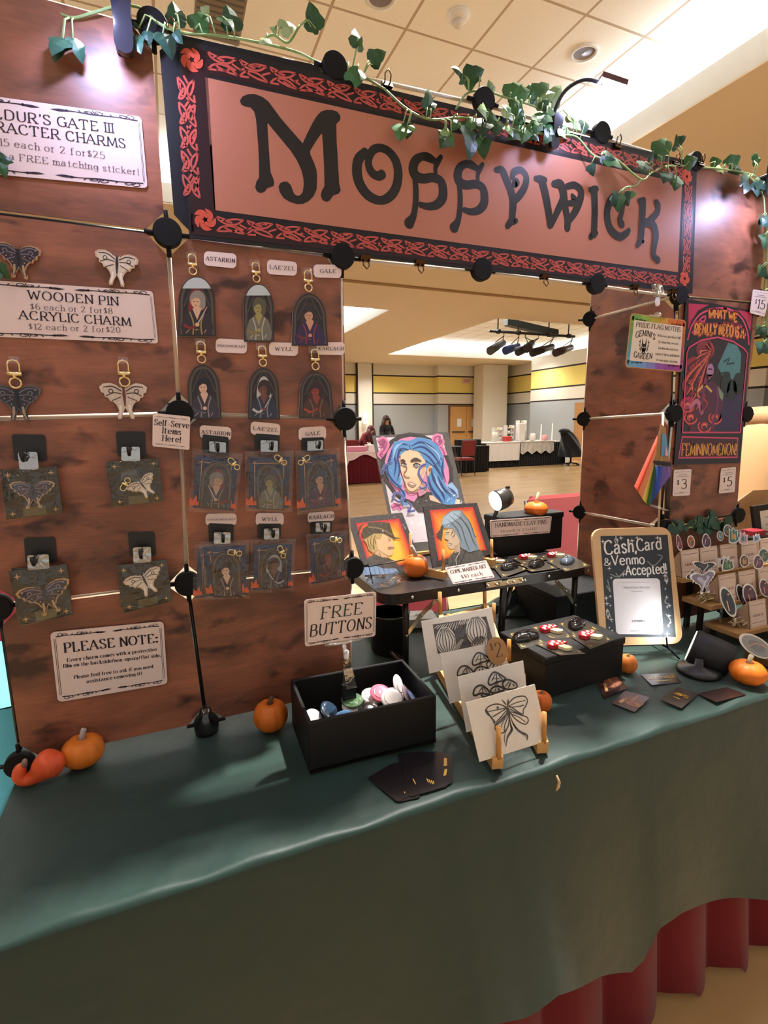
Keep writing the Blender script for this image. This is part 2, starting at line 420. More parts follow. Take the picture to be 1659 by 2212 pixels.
class Art(MB):
    """prints and paint on a flat quad. x runs 0..a (aspect), y runs 0..1 upwards; L lifts a layer off the face"""
    def __init__(s, tl, tr, br, bl, lift=0.0002):
        MB.__init__(s)
        s.q = [Vector(p) for p in (tl, tr, br, bl)]
        tl, tr, br, bl = s.q
        s.W = ((tr - tl).length + (br - bl).length) / 2
        s.Hh = ((tl - bl).length + (tr - br).length) / 2
        s.a = s.W / s.Hh
        n = (tr - bl).cross(tl - br).normalized()
        cen = (tl + tr + br + bl) / 4
        if n.dot(Vector(CAM) - cen) < 0: n = -n
        s.n = n; s.cen = cen; s.lift = lift; s.base = 0.0; s.k = 0
    def at(s, x, y, L=0.0):
        u = x / s.a; tl, tr, br, bl = s.q
        return (bl * (1 - u) + br * u) * (1 - y) + (tl * (1 - u) + tr * u) * y + s.n * (s.base + L * s.lift)
    def px(s, u, v):
        """where the photograph's pixel meets the face, in face units"""
        d = Vector(ray(u, v)); o = Vector(CAM)
        p = o + d * ((s.cen - o).dot(s.n) / d.dot(s.n))
        tl, tr, br, bl = s.q
        x, y = .5, .5
        for _ in range(6):
            cur = (bl * (1 - x) + br * x) * (1 - y) + (tl * (1 - x) + tr * x) * y
            ex = (br - bl) * (1 - y) + (tr - tl) * y; ey = (tl - bl) * (1 - x) + (tr - br) * x
            e = p - cur
            a, b, c = ex.dot(ex), ex.dot(ey), ey.dot(ey); p1, p2 = e.dot(ex), e.dot(ey)
            det = a * c - b * b
            x += (p1 * c - p2 * b) / det; y += (a * p2 - b * p1) / det
        return (x * s.a, y)
    def body(s, th, col, rad=0.0, edge=None, mat=0):
        pts = s.rr(0, 0, s.a, 1, rad)
        s.plate([s.at(*p) for p in pts], -s.n * th, col, mat, edge)
        return s
    def rr(s, x0, y0, x1, y1, r, k=5):
        if r <= 0: return [(x0, y0), (x1, y0), (x1, y1), (x0, y1)]
        o = []
        for cx, cy, a0 in ((x1 - r, y0 + r, -90), (x1 - r, y1 - r, 0), (x0 + r, y1 - r, 90), (x0 + r, y0 + r, 180)):
            for i in range(k + 1):
                t = math.radians(a0 + 90 * i / k); o.append((cx + r * math.cos(t), cy + r * math.sin(t)))
        return o
    def fill(s, pts, col, L=1, mat=0):
        s.add([s.at(p[0], p[1], L) for p in pts], [tuple(range(len(pts)))], col, mat); return s
    def rect(s, x0, y0, x1, y1, col, L=1, r=0.0, mat=0):
        return s.fill(s.rr(x0, y0, x1, y1, r), col, L, mat)
    def disc(s, x, y, rx, col, L=1, ry=None, n=20, rot=0.0, mat=0):
        ry = rx if ry is None else ry
        c, q = math.cos(rot), math.sin(rot); pts = []
        for k in range(n):
            a = 2 * math.pi * k / n; X, Y = rx * math.cos(a), ry * math.sin(a)
            pts.append((x + X * c - Y * q, y + X * q + Y * c))
        return s.fill(pts, col, L, mat)
    def line(s, pts, w, col, L=2, smooth=False, closed=False, cap=False, mat=0, seg=5):
        """a ribbon; w is one width, or a width for every point (pen)"""
        pts = [tuple(p) for p in pts]
        if isinstance(w, (list, tuple)): pts = [(p[0], p[1], k) for p, k in zip(pts, w)]
        else: pts = [(p[0], p[1], w) for p in pts]
        if smooth: pts = smooth_pts(pts, seg, closed)
        n = len(pts); vs = []
        for i in range(n):
            a = pts[(i - 1) % n] if (closed or i) else None
            b = pts[(i + 1) % n] if (closed or i < n - 1) else None
            p = pts[i]
            ts = []
            for q, r in ((a, p), (p, b)):
                if q is not None and r is not None:
                    dx, dy = r[0] - q[0], r[1] - q[1]; l = math.hypot(dx, dy) or 1e-9
                    ts.append((dx / l, dy / l))
            tx = sum(t[0] for t in ts); ty = sum(t[1] for t in ts); l = math.hypot(tx, ty) or 1e-9
            tx /= l; ty /= l
            k = 1.0
            if len(ts) == 2:
                k = min(1.8, 1 / max(.3, tx * ts[0][0] + ty * ts[0][1]))
            h = p[2] / 2 * k
            vs.append(s.at(p[0] - ty * h, p[1] + tx * h, L)); vs.append(s.at(p[0] + ty * h, p[1] - tx * h, L))
        fs = [(2 * i, 2 * i + 1, (2 * i + 3) % (2 * n), (2 * i + 2) % (2 * n)) for i in range(n if closed else n - 1)]
        s.add(vs, fs, col, mat)
        if cap:
            for p in (pts[0], pts[-1]): s.disc(p[0], p[1], p[2] / 2, col, L + .08, n=14, mat=mat)
        return s
    def text(s, t, x, y, h, col, w=None, weight=1.0, thin=None, track=0.2, ital=0.0, align='c', L=2, serif=True, dy=0.0, arc=0.0):
        """baseline y, cap height h; w squeezes the line to that width"""
        adv = []; tot = 0.0
        for ch in t:
            if ch == ' ': adv.append((None, tot)); tot += 0.36; continue
            g, gw = glyph_strokes(ch); adv.append((g, tot)); tot += gw + track
        tot -= track
        sx = (w / tot) if w else h
        x0 = x - tot * sx / 2 if align == 'c' else x
        thick = 0.165 * weight * h; thn = (0.066 if thin is None else thin * 1.15) * weight * h
        for g, ax in adv:
            if not g: continue
            for pts, sm, sa, sb, cl in g:
                P2 = [(x0 + (ax + p[0]) * sx + ital * p[1] * h, y + p[1] * h + dy * ((ax + p[0]) / tot - .5) + arc * (1 - (2 * ((ax + p[0]) / tot - .5)) ** 2)) for p in pts]
                n = len(P2); ws = []
                for i in range(n):
                    a = P2[i - 1] if (i or cl) else P2[i]; b = P2[(i + 1) % n] if (i < n - 1 or cl) else P2[i]
                    dx, dyy = b[0] - a[0], b[1] - a[1]; l = math.hypot(dx, dyy) or 1e-9
                    ws.append(thn + (thick - thn) * abs(dyy / l) ** 1.5)
                if sm or n == 2: s.line(P2, ws, col, L, closed=cl)
                else:
                    for i in range(n - 1):
                        a, b = P2[i], P2[i + 1]; dx, dyy = b[0] - a[0], b[1] - a[1]; l = math.hypot(dx, dyy) or 1e-9
                        wd = thn + (thick - thn) * (abs(dyy / l) ** 1.5 if not (dx > 0 and dyy > 0 and abs(dx) > .2 * l) else .35)
                        s.line([a, b], wd, col, L)
                if serif:
                    for f, p in ((sa, P2[0]), (sb, P2[-1])):
                        if f: s.line([(p[0] - .15 * sx, p[1]), (p[0] + .15 * sx, p[1])], thn * 1.1, col, L)
        return s
    def flourish(s, x0, x1, y, h, col, up=1):
        """a scrolled rule that ends in a spear head near x1"""
        d = x1 - x0
        f = lambda a, b: (x0 + d * a, y + up * h * b)
        s.line([f(0, 0), f(.25, .12), f(.5, .0), f(.75, .1), f(.9, .02), f(1, 0)], [h * .28, h * .2, h * .3, h * .2, h * .5, h * .02], col, 1, True)
        for a, r in ((.07, .5), (.16, .38), (.44, .42), (.56, .3)):
            s.line([f(a, 0), f(a - .03, r), f(a + .03, r * 1.6), f(a + .06, r), f(a + .02, .2)], h * .15, col, 1, True, seg=3)
        for a, b in ((.3, .5), (.5, .75), (.66, .5)):
            s.line([f(a, .1), f(a + .03, b)], h * .2, col, 1)
        s.disc(*f(.82, .1), h * .28, col, 1, n=8)
    def price_border(s, col, m=0.07, h=0.06, sides=2):
        a = s.a
        for y, up in ((1 - m, 1), (m, -1)):
            s.flourish(m, a * .475, y - up * .01, h, col, up); s.flourish(a - m, a * .525, y - up * .01, h, col, up)
        xs = ([a - m * .9, a - m * .6] if sides else []) + ([m * .9, m * .6] if sides > 1 else [])
        for x in xs: s.line([(x, m * 1.6), (x, 1 - m * 1.6)], .006, col, 1)

def quad_px(fn, *pts):
    return [fn(*p) for p in pts]

def lean_quad(bl, br, tl, tr, z, deg):
    """a sheet standing on its bottom edge at height z and leaning back deg from upright; corners returned tl, tr, br, bl"""
    a, b = onZ(*bl, z), onZ(*br, z)
    e = (b - a).normalized()
    back = Vector((0, 0, 1)).cross(e).normalized()
    if back.y < 0: back = -back
    up = Vector((0, 0, 1)) * math.cos(math.radians(deg)) + back * math.sin(math.radians(deg))
    n = e.cross(up).normalized(); o = Vector(CAM)
    hit = lambda p: o + Vector(ray(*p)) * ((a - o).dot(n) / Vector(ray(*p)).dot(n))
    return hit(tl), hit(tr), b, a
# ================================================================ THE HALL
SOF = 3.95        # underside of the soffit
TILE = 4.47       # tiled ceiling inside the coffers

def ceiling_tile_material():
    m, nt, b = nodes('acoustic ceiling tile')
    tc = N(nt, 'ShaderNodeTexCoord'); sx = N(nt, 'ShaderNodeSeparateXYZ')
    ge = N(nt, 'ShaderNodeNewGeometry'); nt.links.new(ge.outputs['Position'], sx.inputs[0])
    outs = []
    for i, (o, s) in enumerate(((1.915, 0.605), (3.0, 0.63))):
        a = N(nt, 'ShaderNodeMath', operation='SUBTRACT', i_1=o - 0.011); nt.links.new(sx.outputs[i], a.inputs[0])
        d = N(nt, 'ShaderNodeMath', operation='DIVIDE', i_1=s); nt.links.new(a.outputs[0], d.inputs[0])
        f = N(nt, 'ShaderNodeMath', operation='FLOORED_MODULO', i_1=1.0); nt.links.new(d.outputs[0], f.inputs[0])
        l = N(nt, 'ShaderNodeMath', operation='LESS_THAN', i_1=0.022 / s); nt.links.new(f.outputs[0], l.inputs[0])
        outs.append(l)
    mx = N(nt, 'ShaderNodeMath', operation='MAXIMUM'); nt.links.new(outs[0].outputs[0], mx.inputs[0]); nt.links.new(outs[1].outputs[0], mx.inputs[1])
    n = N(nt, 'ShaderNodeTexNoise', i_Scale=90.0, i_Detail=3.0); nt.links.new(ge.outputs['Position'], n.inputs['Vector'])
    r = N(nt, 'ShaderNodeMapRange', i_3=0.94, i_4=1.05); nt.links.new(n.outputs[0], r.inputs[0])
    c = N(nt, 'ShaderNodeMix', data_type='RGBA'); c.inputs[6].default_value = (*H('#fdf9f0'), 1); c.inputs[7].default_value = (*H('#c2ae98'), 1)
    nt.links.new(mx.outputs[0], c.inputs[0])
    sc = N(nt, 'ShaderNodeVectorMath', operation='SCALE'); nt.links.new(c.outputs[2], sc.inputs[0]); nt.links.new(r.outputs[0], sc.inputs['Scale'])
    nt.links.new(sc.outputs[0], b.inputs['Base Color']); b.inputs['Roughness'].default_value = 0.9
    b.inputs['Specular IOR Level'].default_value = 0.1
    return m

def wall_material():
    """painted bands: grey dado, cream stripe, yellow frieze, cream top, with dark lines between"""
    m, nt, b = nodes('banded wall paint')
    ge = N(nt, 'ShaderNodeNewGeometry'); sx = N(nt, 'ShaderNodeSeparateXYZ'); nt.links.new(ge.outputs['Position'], sx.inputs[0])
    d = N(nt, 'ShaderNodeMath', operation='DIVIDE', i_1=5.0); nt.links.new(sx.outputs[2], d.inputs[0])
    r = N(nt, 'ShaderNodeValToRGB'); r.color_ramp.interpolation = 'CONSTANT'
    grey, cream, yel, dark = '#a3a8aa', '#dcd5c6', '#e6cf78', '#3b322c'
    st = [(0, grey), (2.20, dark), (2.26, cream), (2.68, dark), (2.74, yel), (3.42, dark), (3.48, cream)]
    e = r.color_ramp.elements
    e[0].position = 0; e[0].color = (*H(grey), 1); e[1].position = 2.20 / 5; e[1].color = (*H(dark), 1)
    for z, c in st[2:]:
        k = e.new(z / 5); k.color = (*H(c), 1)
    nt.links.new(d.outputs[0], r.inputs[0]); nt.links.new(r.outputs[0], b.inputs['Base Color'])
    b.inputs['Roughness'].default_value = 0.85; b.inputs['Specular IOR Level'].default_value = 0.15
    return m

def floor_material():
    m, nt, b = nodes('polished tan floor')
    ge = N(nt, 'ShaderNodeNewGeometry'); mp = N(nt, 'ShaderNodeMapping'); mp.inputs['Scale'].default_value = (0.5, 1.6, 1)
    nt.links.new(ge.outputs['Position'], mp.inputs[0])
    n = N(nt, 'ShaderNodeTexNoise', i_Scale=2.2, i_Detail=6.0, i_Distortion=0.6); nt.links.new(mp.outputs[0], n.inputs['Vector'])
    r = N(nt, 'ShaderNodeValToRGB'); r.color_ramp.elements[0].position = .3; r.color_ramp.elements[0].color = (*H('#a5875e'), 1)
    r.color_ramp.elements[1].position = .75; r.color_ramp.elements[1].color = (*H('#bf9f74'), 1)
    nt.links.new(n.outputs[0], r.inputs[0]); nt.links.new(r.outputs[0], b.inputs['Base Color'])
    b.inputs['Roughness'].default_value = 0.22; b.inputs['Specular IOR Level'].default_value = 0.5
    bp = N(nt, 'ShaderNodeBump', i_Strength=0.05, i_Distance=0.02); nt.links.new(n.outputs[0], bp.inputs['Height']); nt.links.new(bp.outputs[0], b.inputs['Normal'])
    return m

TILEM, WALLM, FLOORM = ceiling_tile_material(), wall_material(), floor_material()
SOFM = M('tan soffit paint', 0.85, spec=0.15)
struct('floor', MB().box((4, 7, -0.05), (26, 28, 0.1)), FLOORM)
coffers = [(-3.2, 4.1, -3.6, 5.7), (-2.6, 4.75, 10.0, 17.0), (7.65, 15.4, 10.0, 17.0)]
mb = MB()
# the soffit: everything between the three openings
def slab(x0, x1, y0, y1, z0=SOF, z1=SOF + .02):
    mb.box(((x0 + x1) / 2, (y0 + y1) / 2, (z0 + z1) / 2), (x1 - x0, y1 - y0, z1 - z0), col='#e9d8c0')
slab(-9, 17, -7, -3.6); slab(-9, -3.2, -3.6, 5.7); slab(4.1, 17, -3.6, 5.7); slab(-9, 17, 5.7, 10)
slab(-9, -2.6, 10, 17); slab(4.75, 7.65, 10, 17); slab(15.4, 17, 10, 17); slab(-9, 17, 17, 21)
struct('ceiling_soffit', mb, SOFM)
for i, (x0, x1, y0, y1) in enumerate(coffers):
    g = 0.3; fz = SOF + 0.24
    mb = MB()
    for a, b, c, d in ((x0 - g, x0, y0 - g, y1 + g), (x1, x1 + g, y0 - g, y1 + g), (x0, x1, y0 - g, y0), (x0, x1, y1, y1 + g)):
        mb.box(((a + b) / 2, (c + d) / 2, fz - .12), (b - a, d - c, .24 - .03), col='#e9e6de')
    struct('trim_%d' % (i + 1), mb, PLASTER)
    mb = MB()
    mb.box(((x0 + x1) / 2, (y0 + y1) / 2, TILE + .03), (x1 - x0 + 2 * g, y1 - y0 + 2 * g, .06))
    for a, b, c, d in ((x0 - g - .05, x0 - g, y0, y1), (x1 + g, x1 + g + .05, y0, y1), (x0, x1, y0 - g - .05, y0 - g), (x0, x1, y1 + g, y1 + g + .05)):
        mb.box(((a + b) / 2, (c + d) / 2, TILE - .12), (b - a, d - c, .26))
    struct('ceiling_coffer_%d' % (i + 1), mb, TILEM)
    # the cove tubes that lie on the ledge round the opening
    for k, (a, b, c, d) in enumerate(((x1 + .12, x1 + .12, y0, y1), (x0 - .12, x0 - .12, y0, y1), (x0, x1, y1 + .12, y1 + .12))):
        L = math.hypot(b - a, d - c)
        o = lamp('cove tube %d %d' % (i, k), 'AREA', ((a + b) / 2, (c + d) / 2, fz + .04), L * (10 if i == 0 else 28), COOL, .06, None, sy=L)
        o.rotation_euler = (math.pi, 0, 0) if a == b else (math.pi, 0, math.pi / 2)
struct('trim_4', MB().box((6, 8.0, SOF - .012), (20, 0.10, 0.03), col='#a98a63'), SOFM)
struct('wall_back', MB().box((1.5, 20.1, 2.0), (19.4, .2, 4.0)).box((13.2, 19.85, 2.0), (4.0, .5, 4.0)), WALLM)
struct('wall_right', MB().box((15.2, 18.3, 2.0), (1, 3.6, 4.0)).box((14.9, 12.0, 2.0), (2.0, 9.2, 4.0)).box((16.9, 0.3, 2.0), (.2, 14.6, 4.0)), WALLM)
struct('wall_left', MB().box((-8.9, 7, 2.0), (.2, 28, 4.0)), WALLM)
# pilaster with a wall light, between dark lines
a, b = onY(773, 850, 19.9), onY(803, 850, 19.9)
struct('trim_5', MB().box(((a.x + b.x) / 2, 19.93, 1.97), (b.x - a.x, .14, 3.94), col='#e2dccf').box((a.x - .03, 19.9, 1.97), (.06, .1, 3.94), col='#3b322c').box((b.x + .03, 19.9, 1.97), (.06, .1, 3.94), col='#3b322c'), PLASTER)
# the square column beside the double door
a, b = onY(1043, 900, 18.6), onY(1095, 900, 18.6)
struct('column', MB().box(((a.x + b.x) / 2, 19.0, 1.97), (b.x - a.x, .8, 3.94), col='#dcd3c2', bev=.02), PLASTER)
# double door, and the single door on the right wall
a, b, h = onY(972, 880, 19.55), onY(1041, 880, 19.55), 2.14
dw = b.x - a.x
DOORM = M('varnished door', 0.4, spec=0.4, grain=(3, 0.08))
mb = MB().box(((a.x + b.x) / 2, 19.57, h / 2 + .02), (dw + .12, .06, h + .1), col='#6f4d34')
fr = struct('door_1', mb, DOORM)
for s in (-1, 1):
    cx = (a.x + b.x) / 2 + s * dw / 4
    lf = MB().box((cx, 19.53, h / 2), (dw / 2 - .02, .06, h - .02), col='#b98a51').build('door_leaf', DOORM, fr)
    MB().box((cx - s * dw * .02, 19.49, h * .66), (.22, .02, .36), col='#dfe3e6').build('pane', GLOSS, lf)
    MB().box((cx, 19.48, 1.0), (dw / 2 - .18, .04, .07), col='#8a7a64').build('push_bar', METAL, lf)
a, b = onX(1243, 880, 13.88), onX(1275, 880, 13.88)
MB0 = MB().box((13.88, (a.y + b.y) / 2, 1.05), (.06, abs(a.y - b.y), 2.1), col='#a9794a')
struct('door_2', MB0, DOORM)

# ---- things on the ceiling and the walls
def downlight(u, v, label):
    p = onZ(u, v, TILE)
    t = thing('recessed_downlight', label, 'ceiling light', p, 'recessed downlights of the tiled ceiling')
    MB().lathe([(.115, 0), (.115, -.012), (.09, -.016), (.085, 0)], p, n=28, col='#e8e4dc').build('trim_ring', MATTE, t)
    MB().lathe([(.085, -.001), (.07, .0), (0.001, .0)], p + Vector((0, 0, -.004)), n=28, col='#c9c3cc').build('reflector', METAL, t)
downlight(1262, 113, 'round white recessed downlight in the tiled ceiling above the gooseneck lamp')
downlight(822, -6, 'round recessed downlight cut by the top edge, left of the smoke detector')
p = onZ(990, 30, TILE)
t = thing('smoke_detector', 'round white smoke detector on the tiled ceiling', 'smoke detector', p)
MB().lathe([(.085, 0), (.085, -.02), (.075, -.035), (.05, -.045)], p, n=24, col='#e6e0d6').build('base', MATTE, t)
MB().lathe([(.04, -.04), (.036, -.075), (.02, -.09), (.001, -.092)], p, n=18, col='#d8d2c8').build('sensor', MATTE, t)
a, b, c, d = [onZ(*q, TILE - .004) for q in ((425, -60), (524, -60), (516, 98), (424, 78))]
t = thing('air_return_grille', 'grey square air grille in the ceiling behind the ivy', 'air grille', (a + c) / 2)
g = MB().box(((a.x + c.x) / 2, (a.y + c.y) / 2, TILE - .006), (abs(c.x - a.x), abs(a.y - c.y), .012), col='#8f8577')
g.build('frame', MATTE, t)
g = MB()
for k in range(9):
    g.box(((a.x + c.x) / 2, c.y + (a.y - c.y) * (k + 1) / 10, TILE - .015), (abs(c.x - a.x) * .92, .012, .012), col='#7a7064')
g.build('louvres', MATTE, t)
p = onY(787, 903, 19.84)
t = thing('wall_sconce', 'lit white wall light on the cream pilaster far away', 'wall light', p)
MB().box((p.x, 19.83, p.z), (.16, .05, .5), col='#d9d2c4').build('back_plate', MATTE, t)
MB().lathe([(.05, -.25), (.1, -.2), (.1, .2), (.05, .25)], (p.x, 19.74, p.z), n=16, col='#fff3da').build('shade', M('lit opal glass', .5, emit=4.0), t)
p = onY(1008, 823, 19.56)
t = thing('exit_sign', 'pale pink exit sign high on the yellow wall band above the double door', 'exit sign', p)
MB().box((p.x, 19.57, p.z), (.42, .05, .26), col='#d9b9a6').build('housing', MATTE, t)
ar = Art(Vector((p.x - .2, 19.54, p.z + .12)), Vector((p.x + .2, 19.54, p.z + .12)), Vector((p.x + .2, 19.54, p.z - .12)), Vector((p.x - .2, 19.54, p.z - .12)), .001)
ar.text('EXIT', ar.a / 2, .25, .5, '#b04a4a', w=1.3, serif=False, weight=1.4); ar.build('lettering', MATTE, t)

# ---- stage light bar under the far coffer
Y0 = 10.6
L, Rr = onY(1058, 715, Y0), onY(1241, 727, Y0)
t = thing('stage_light_bar', 'black pipe with hangers and a cable box that carries five stage lamps', 'lighting bar', (L + Rr) / 2)
MB().tube([L, Rr], .035, 10, '#241f1e').build('pipe', PLASTIC, t)
for u, v in ((1076, 690), (1120, 694), (1186, 700), (1229, 701)):
    x = onY(u, v, Y0); y = L.lerp(Rr, (x.x - L.x) / (Rr.x - L.x))
    MB().tube([Vector((y.x, Y0, TILE)), y], .018, 6, '#241f1e').tube([y + Vector((-.05, -.02, 0)), y + Vector((.05, -.02, 0))], .06, 8, '#241f1e').build('hanger', PLASTIC, t)
a, b = onY(1097, 697, Y0 + .1), onY(1207, 716, Y0 + .1)
MB().hexa([a + Vector((0, 0, -.05)), b + Vector((0, 0, -.14)), b + Vector((0, .2, -.14)), a + Vector((0, .2, -.05)), a + Vector((0, 0, .12)), b + Vector((0, 0, .05)), b + Vector((0, .2, .05)), a + Vector((0, .2, .12))], '#26302a').build('cable_box', PLASTIC, t)
heads = [((1088, 740), (1058, 758), '#4a4e4c', 'grey stage lamp at the left end of the lighting bar'), ((1120, 748), (1092, 757), '#2c3f78', 'stage lamp with a blue front, second on the lighting bar'), ((1134, 744), (1122, 757), '#1f1b1d', 'black stage lamp at the middle of the lighting bar'),
         ((1163, 745), (1134, 757), '#221d1d', 'black stage lamp, fourth along the lighting bar'), ((1235, 750), (1200, 762), '#3a2527', 'dark reddish stage lamp at the right end of the lighting bar'), ((1194, 749), (1150, 762), '#1f1a1a', 'long black stage lamp between the fourth and the last on the bar')]
for (b0, f0, col, lab) in heads:
    b1, f1 = onY(*b0, Y0), onY(*f0, Y0 - .25)
    top = L.lerp(Rr, (b1.x - L.x) / (Rr.x - L.x)); dy = Vector((0, .3, 0)) * ((1134, 1163).index(b0[0]) * 2 - 1 if b0[0] in (1134, 1163) else 0); b1, f1 = b1 + dy, f1 + dy
    t = thing('stage_lamp', lab, 'stage lamp', b1, 'stage lamps on the lighting bar')
    ax = (f1 - b1)
    MB().lathe([(.05, 0), (.085, .02), (.09, ax.length * .45), (.105, ax.length * .5), (.11, ax.length), (.09, ax.length)], b1, ax, 14, col).build('body', PLASTIC, t)
    mid = b1 + ax * .35
    MB().tube([top, top + Vector((0, 0, -.1)), mid + Vector((-.1, 0, .08)), mid + Vector((-.1, 0, 0))], .013, 6, '#201c1c').tube([top + Vector((0, 0, -.1)), mid + Vector((.1, 0, .08)), mid + Vector((.1, 0, 0))], .013, 6, '#201c1c').build('yoke', PLASTIC, t)

# ---- far tables, chairs and people
CLOTHM = M('table skirt cloth', 0.85, spec=0.12, sheen=0.2)
def skirted_table(label, x0, x1, y0, y1, h, col, topcol, pleat=.05, amp=.012, cat='table', grp='skirted tables across the hall'):
    t = thing('skirted_table', label, cat, ((x0 + x1) / 2, (y0 + y1) / 2, 0), grp)
    MB().box(((x0 + x1) / 2, (y0 + y1) / 2, h - .015), (x1 - x0, y1 - y0, .03), col=topcol).build('tabletop', CLOTHM, t)
    per = [((x0, y0), (x1, y0)), ((x1, y0), (x1, y1)), ((x1, y1), (x0, y1)), ((x0, y1), (x0, y0))]
    mb = MB()
    for (ax, ay), (bx, by) in per:
        Ls = math.hypot(bx - ax, by - ay); n = max(8, int(Ls / pleat) * 2)
        nx, ny = (by - ay) / Ls, -(bx - ax) / Ls
        mb.grid(n, 1, lambda u, v: Vector((ax + (bx - ax) * u + nx * amp * math.sin(u * n * math.pi / 2) * (1.2 - v), ay + (by - ay) * u + ny * amp * math.sin(u * n * math.pi / 2) * (1.2 - v), .02 + (h - .03) * v)), col)
    mb.build('skirt', CLOTHM, t)
    return t
def chair(label, x, y, ry, col='#7a2c2c', grp='maroon stacking chairs', h=.9):
    t = thing('stacking_chair', label, 'chair', (x, y, 0), grp)
    R = Matrix.Rotation(ry, 3, 'Z'); o = Vector((x, y, 0))
    pt = lambda a, b, c: o + R @ Vector((a, b, c))
    MB().box(pt(0, 0, .45), (.46, .44, .07), R, col, bev=.02).build('seat', FABRIC, t)
    bk = MB(); rot = R @ Matrix.Rotation(math.radians(-8), 3, 'X')
    bk.box(pt(0, .24, h - .2), (.44, .05, .42), rot, col, bev=.02); bk.build('backrest', FABRIC, t)
    for s in (-1, 1):
        MB().tube([pt(s * .21, .2, .44), pt(s * .21, .3, h - .02)], .012, 6, '#2a2422').build('back_frame', PLASTIC, t)
        for fy, fo in ((-.18, -.22), (.2, .26)):
            MB().tube([pt(s * .2, fy, .43), pt(s * .21, fo, .0)], .012, 6, '#2a2422').build('leg', PLASTIC, t)
    return t

y = 11.5
a = onY(980, 968, y); b = onY(1057, 972, y)
skirted_table('black skirted table with a maroon chair before it, right of the blue-haired portrait', b.x - 1.9, b.x, y, y + .75, .76, '#161416', '#2b2a2b')
a = onY(1003, 972, y - .5)
chair('maroon stacking chair standing in front of the black skirted table', a.x - .02, y - .5, math.pi, h=.95)
a, b = onY(992, 950, y + .4), onY(1040, 958, y + .4)
tag(MB().box(((a.x + b.x) / 2, y + .55, .76 + (a.z - .76) / 2), (b.x - a.x, .3, a.z - .76), col='#161518', bev=.02).build('equipment_case', PLASTIC), 'black equipment case on the black skirted table', 'case')
y = 10.4
a, b = onY(745, 985, y), onY(826, 985, y)
skirted_table('maroon skirted table with a pink and white cover, left of the blue-haired portrait', a.x - .9, b.x + .6, y, y + .75, .75, '#5e1420', '#e4c7cd')
zc = .755
mb = MB()
a, b = onY(738, 972, y - .02), onY(826, 985, y - .02)
mb.box(((a.x - .8 + b.x + .3) / 2, y + .36, zc + .002), (b.x + .3 - a.x + .8, .78, .012), col='#e7cdd2')
mb.grid(24, 3, lambda u, v: Vector((a.x - .8 + (b.x + .3 - a.x + .8) * u, y - .035 - .01 * math.sin(u * 40), zc - v * (.12 + .07 * math.sin(u * 17) + (.22 if abs(u - .42) < .03 else 0)))), '#ead7da')
tag(mb.build('tablecloth', CLOTHM), 'short pink and white cloth over the maroon skirted table', 'tablecloth')
a = onY(752, 967, y + .2)
for i, (u0, u1, v0, v1, c, lab) in enumerate(((752, 792, 966, 978, '#dd8fa6', 'pink lidded box on the far maroon table'), (796, 812, 962, 978, '#efe6e4', 'white box beside the pink box on the far table'))):
    p, q = onY(u0, v0, y + .12), onY(u1, v1, y + .12)
    t = thing('storage_box', lab, 'box', ((p.x + q.x) / 2, y + .25, zc))
    hh = max(.12, p.z - zc)
    MB().box(((p.x + q.x) / 2, y + .25, zc + .01 + hh * .4), (q.x - p.x, .25, hh * .8), col=c, bev=.01).build('body', MATTE, t)
    MB().box(((p.x + q.x) / 2, y + .25, zc + .01 + hh * .9), (q.x - p.x + .02, .27, hh * .2), col='#e7b2c1' if i == 0 else '#f5f0ee', bev=.01).build('lid', MATTE, t)
p = onY(765, 955, y + 1.1)
chair('maroon stacking chair behind the far maroon table, beside the seated person', p.x, y + 1.1, 0, h=1.0)
# ---- people: one skinned surface each, hair and clothing as children
def skin_body(name, verts, edges, radii, mat, col, parent=None, root=0, sub=2):
    me = bpy.data.meshes.new(name)
    me.from_pydata([tuple(v) for v in verts], edges, [])
    o = bpy.data.objects.new(name, me); COL.objects.link(o)
    sk = o.modifiers.new('skin', 'SKIN'); sk.use_smooth_shade = True
    for i, r in enumerate(radii):
        d = me.skin_vertices[0].data[i]
        d.radius = (r, r) if not isinstance(r, tuple) else r
        d.use_root = (i == root)
    s = o.modifiers.new('sub', 'SUBSURF'); s.levels = s.render_levels = sub
    dg = bpy.context.evaluated_depsgraph_get()
    ev = o.evaluated_get(dg)
    m2 = bpy.data.meshes.new_from_object(ev)
    bpy.data.objects.remove(o); bpy.data.meshes.remove(me)
    mb = MB()
    mb.add([v.co.copy() for v in m2.vertices], [tuple(p.vertices) for p in m2.polygons], col, 0, True)
    bpy.data.meshes.remove(m2)
    return mb

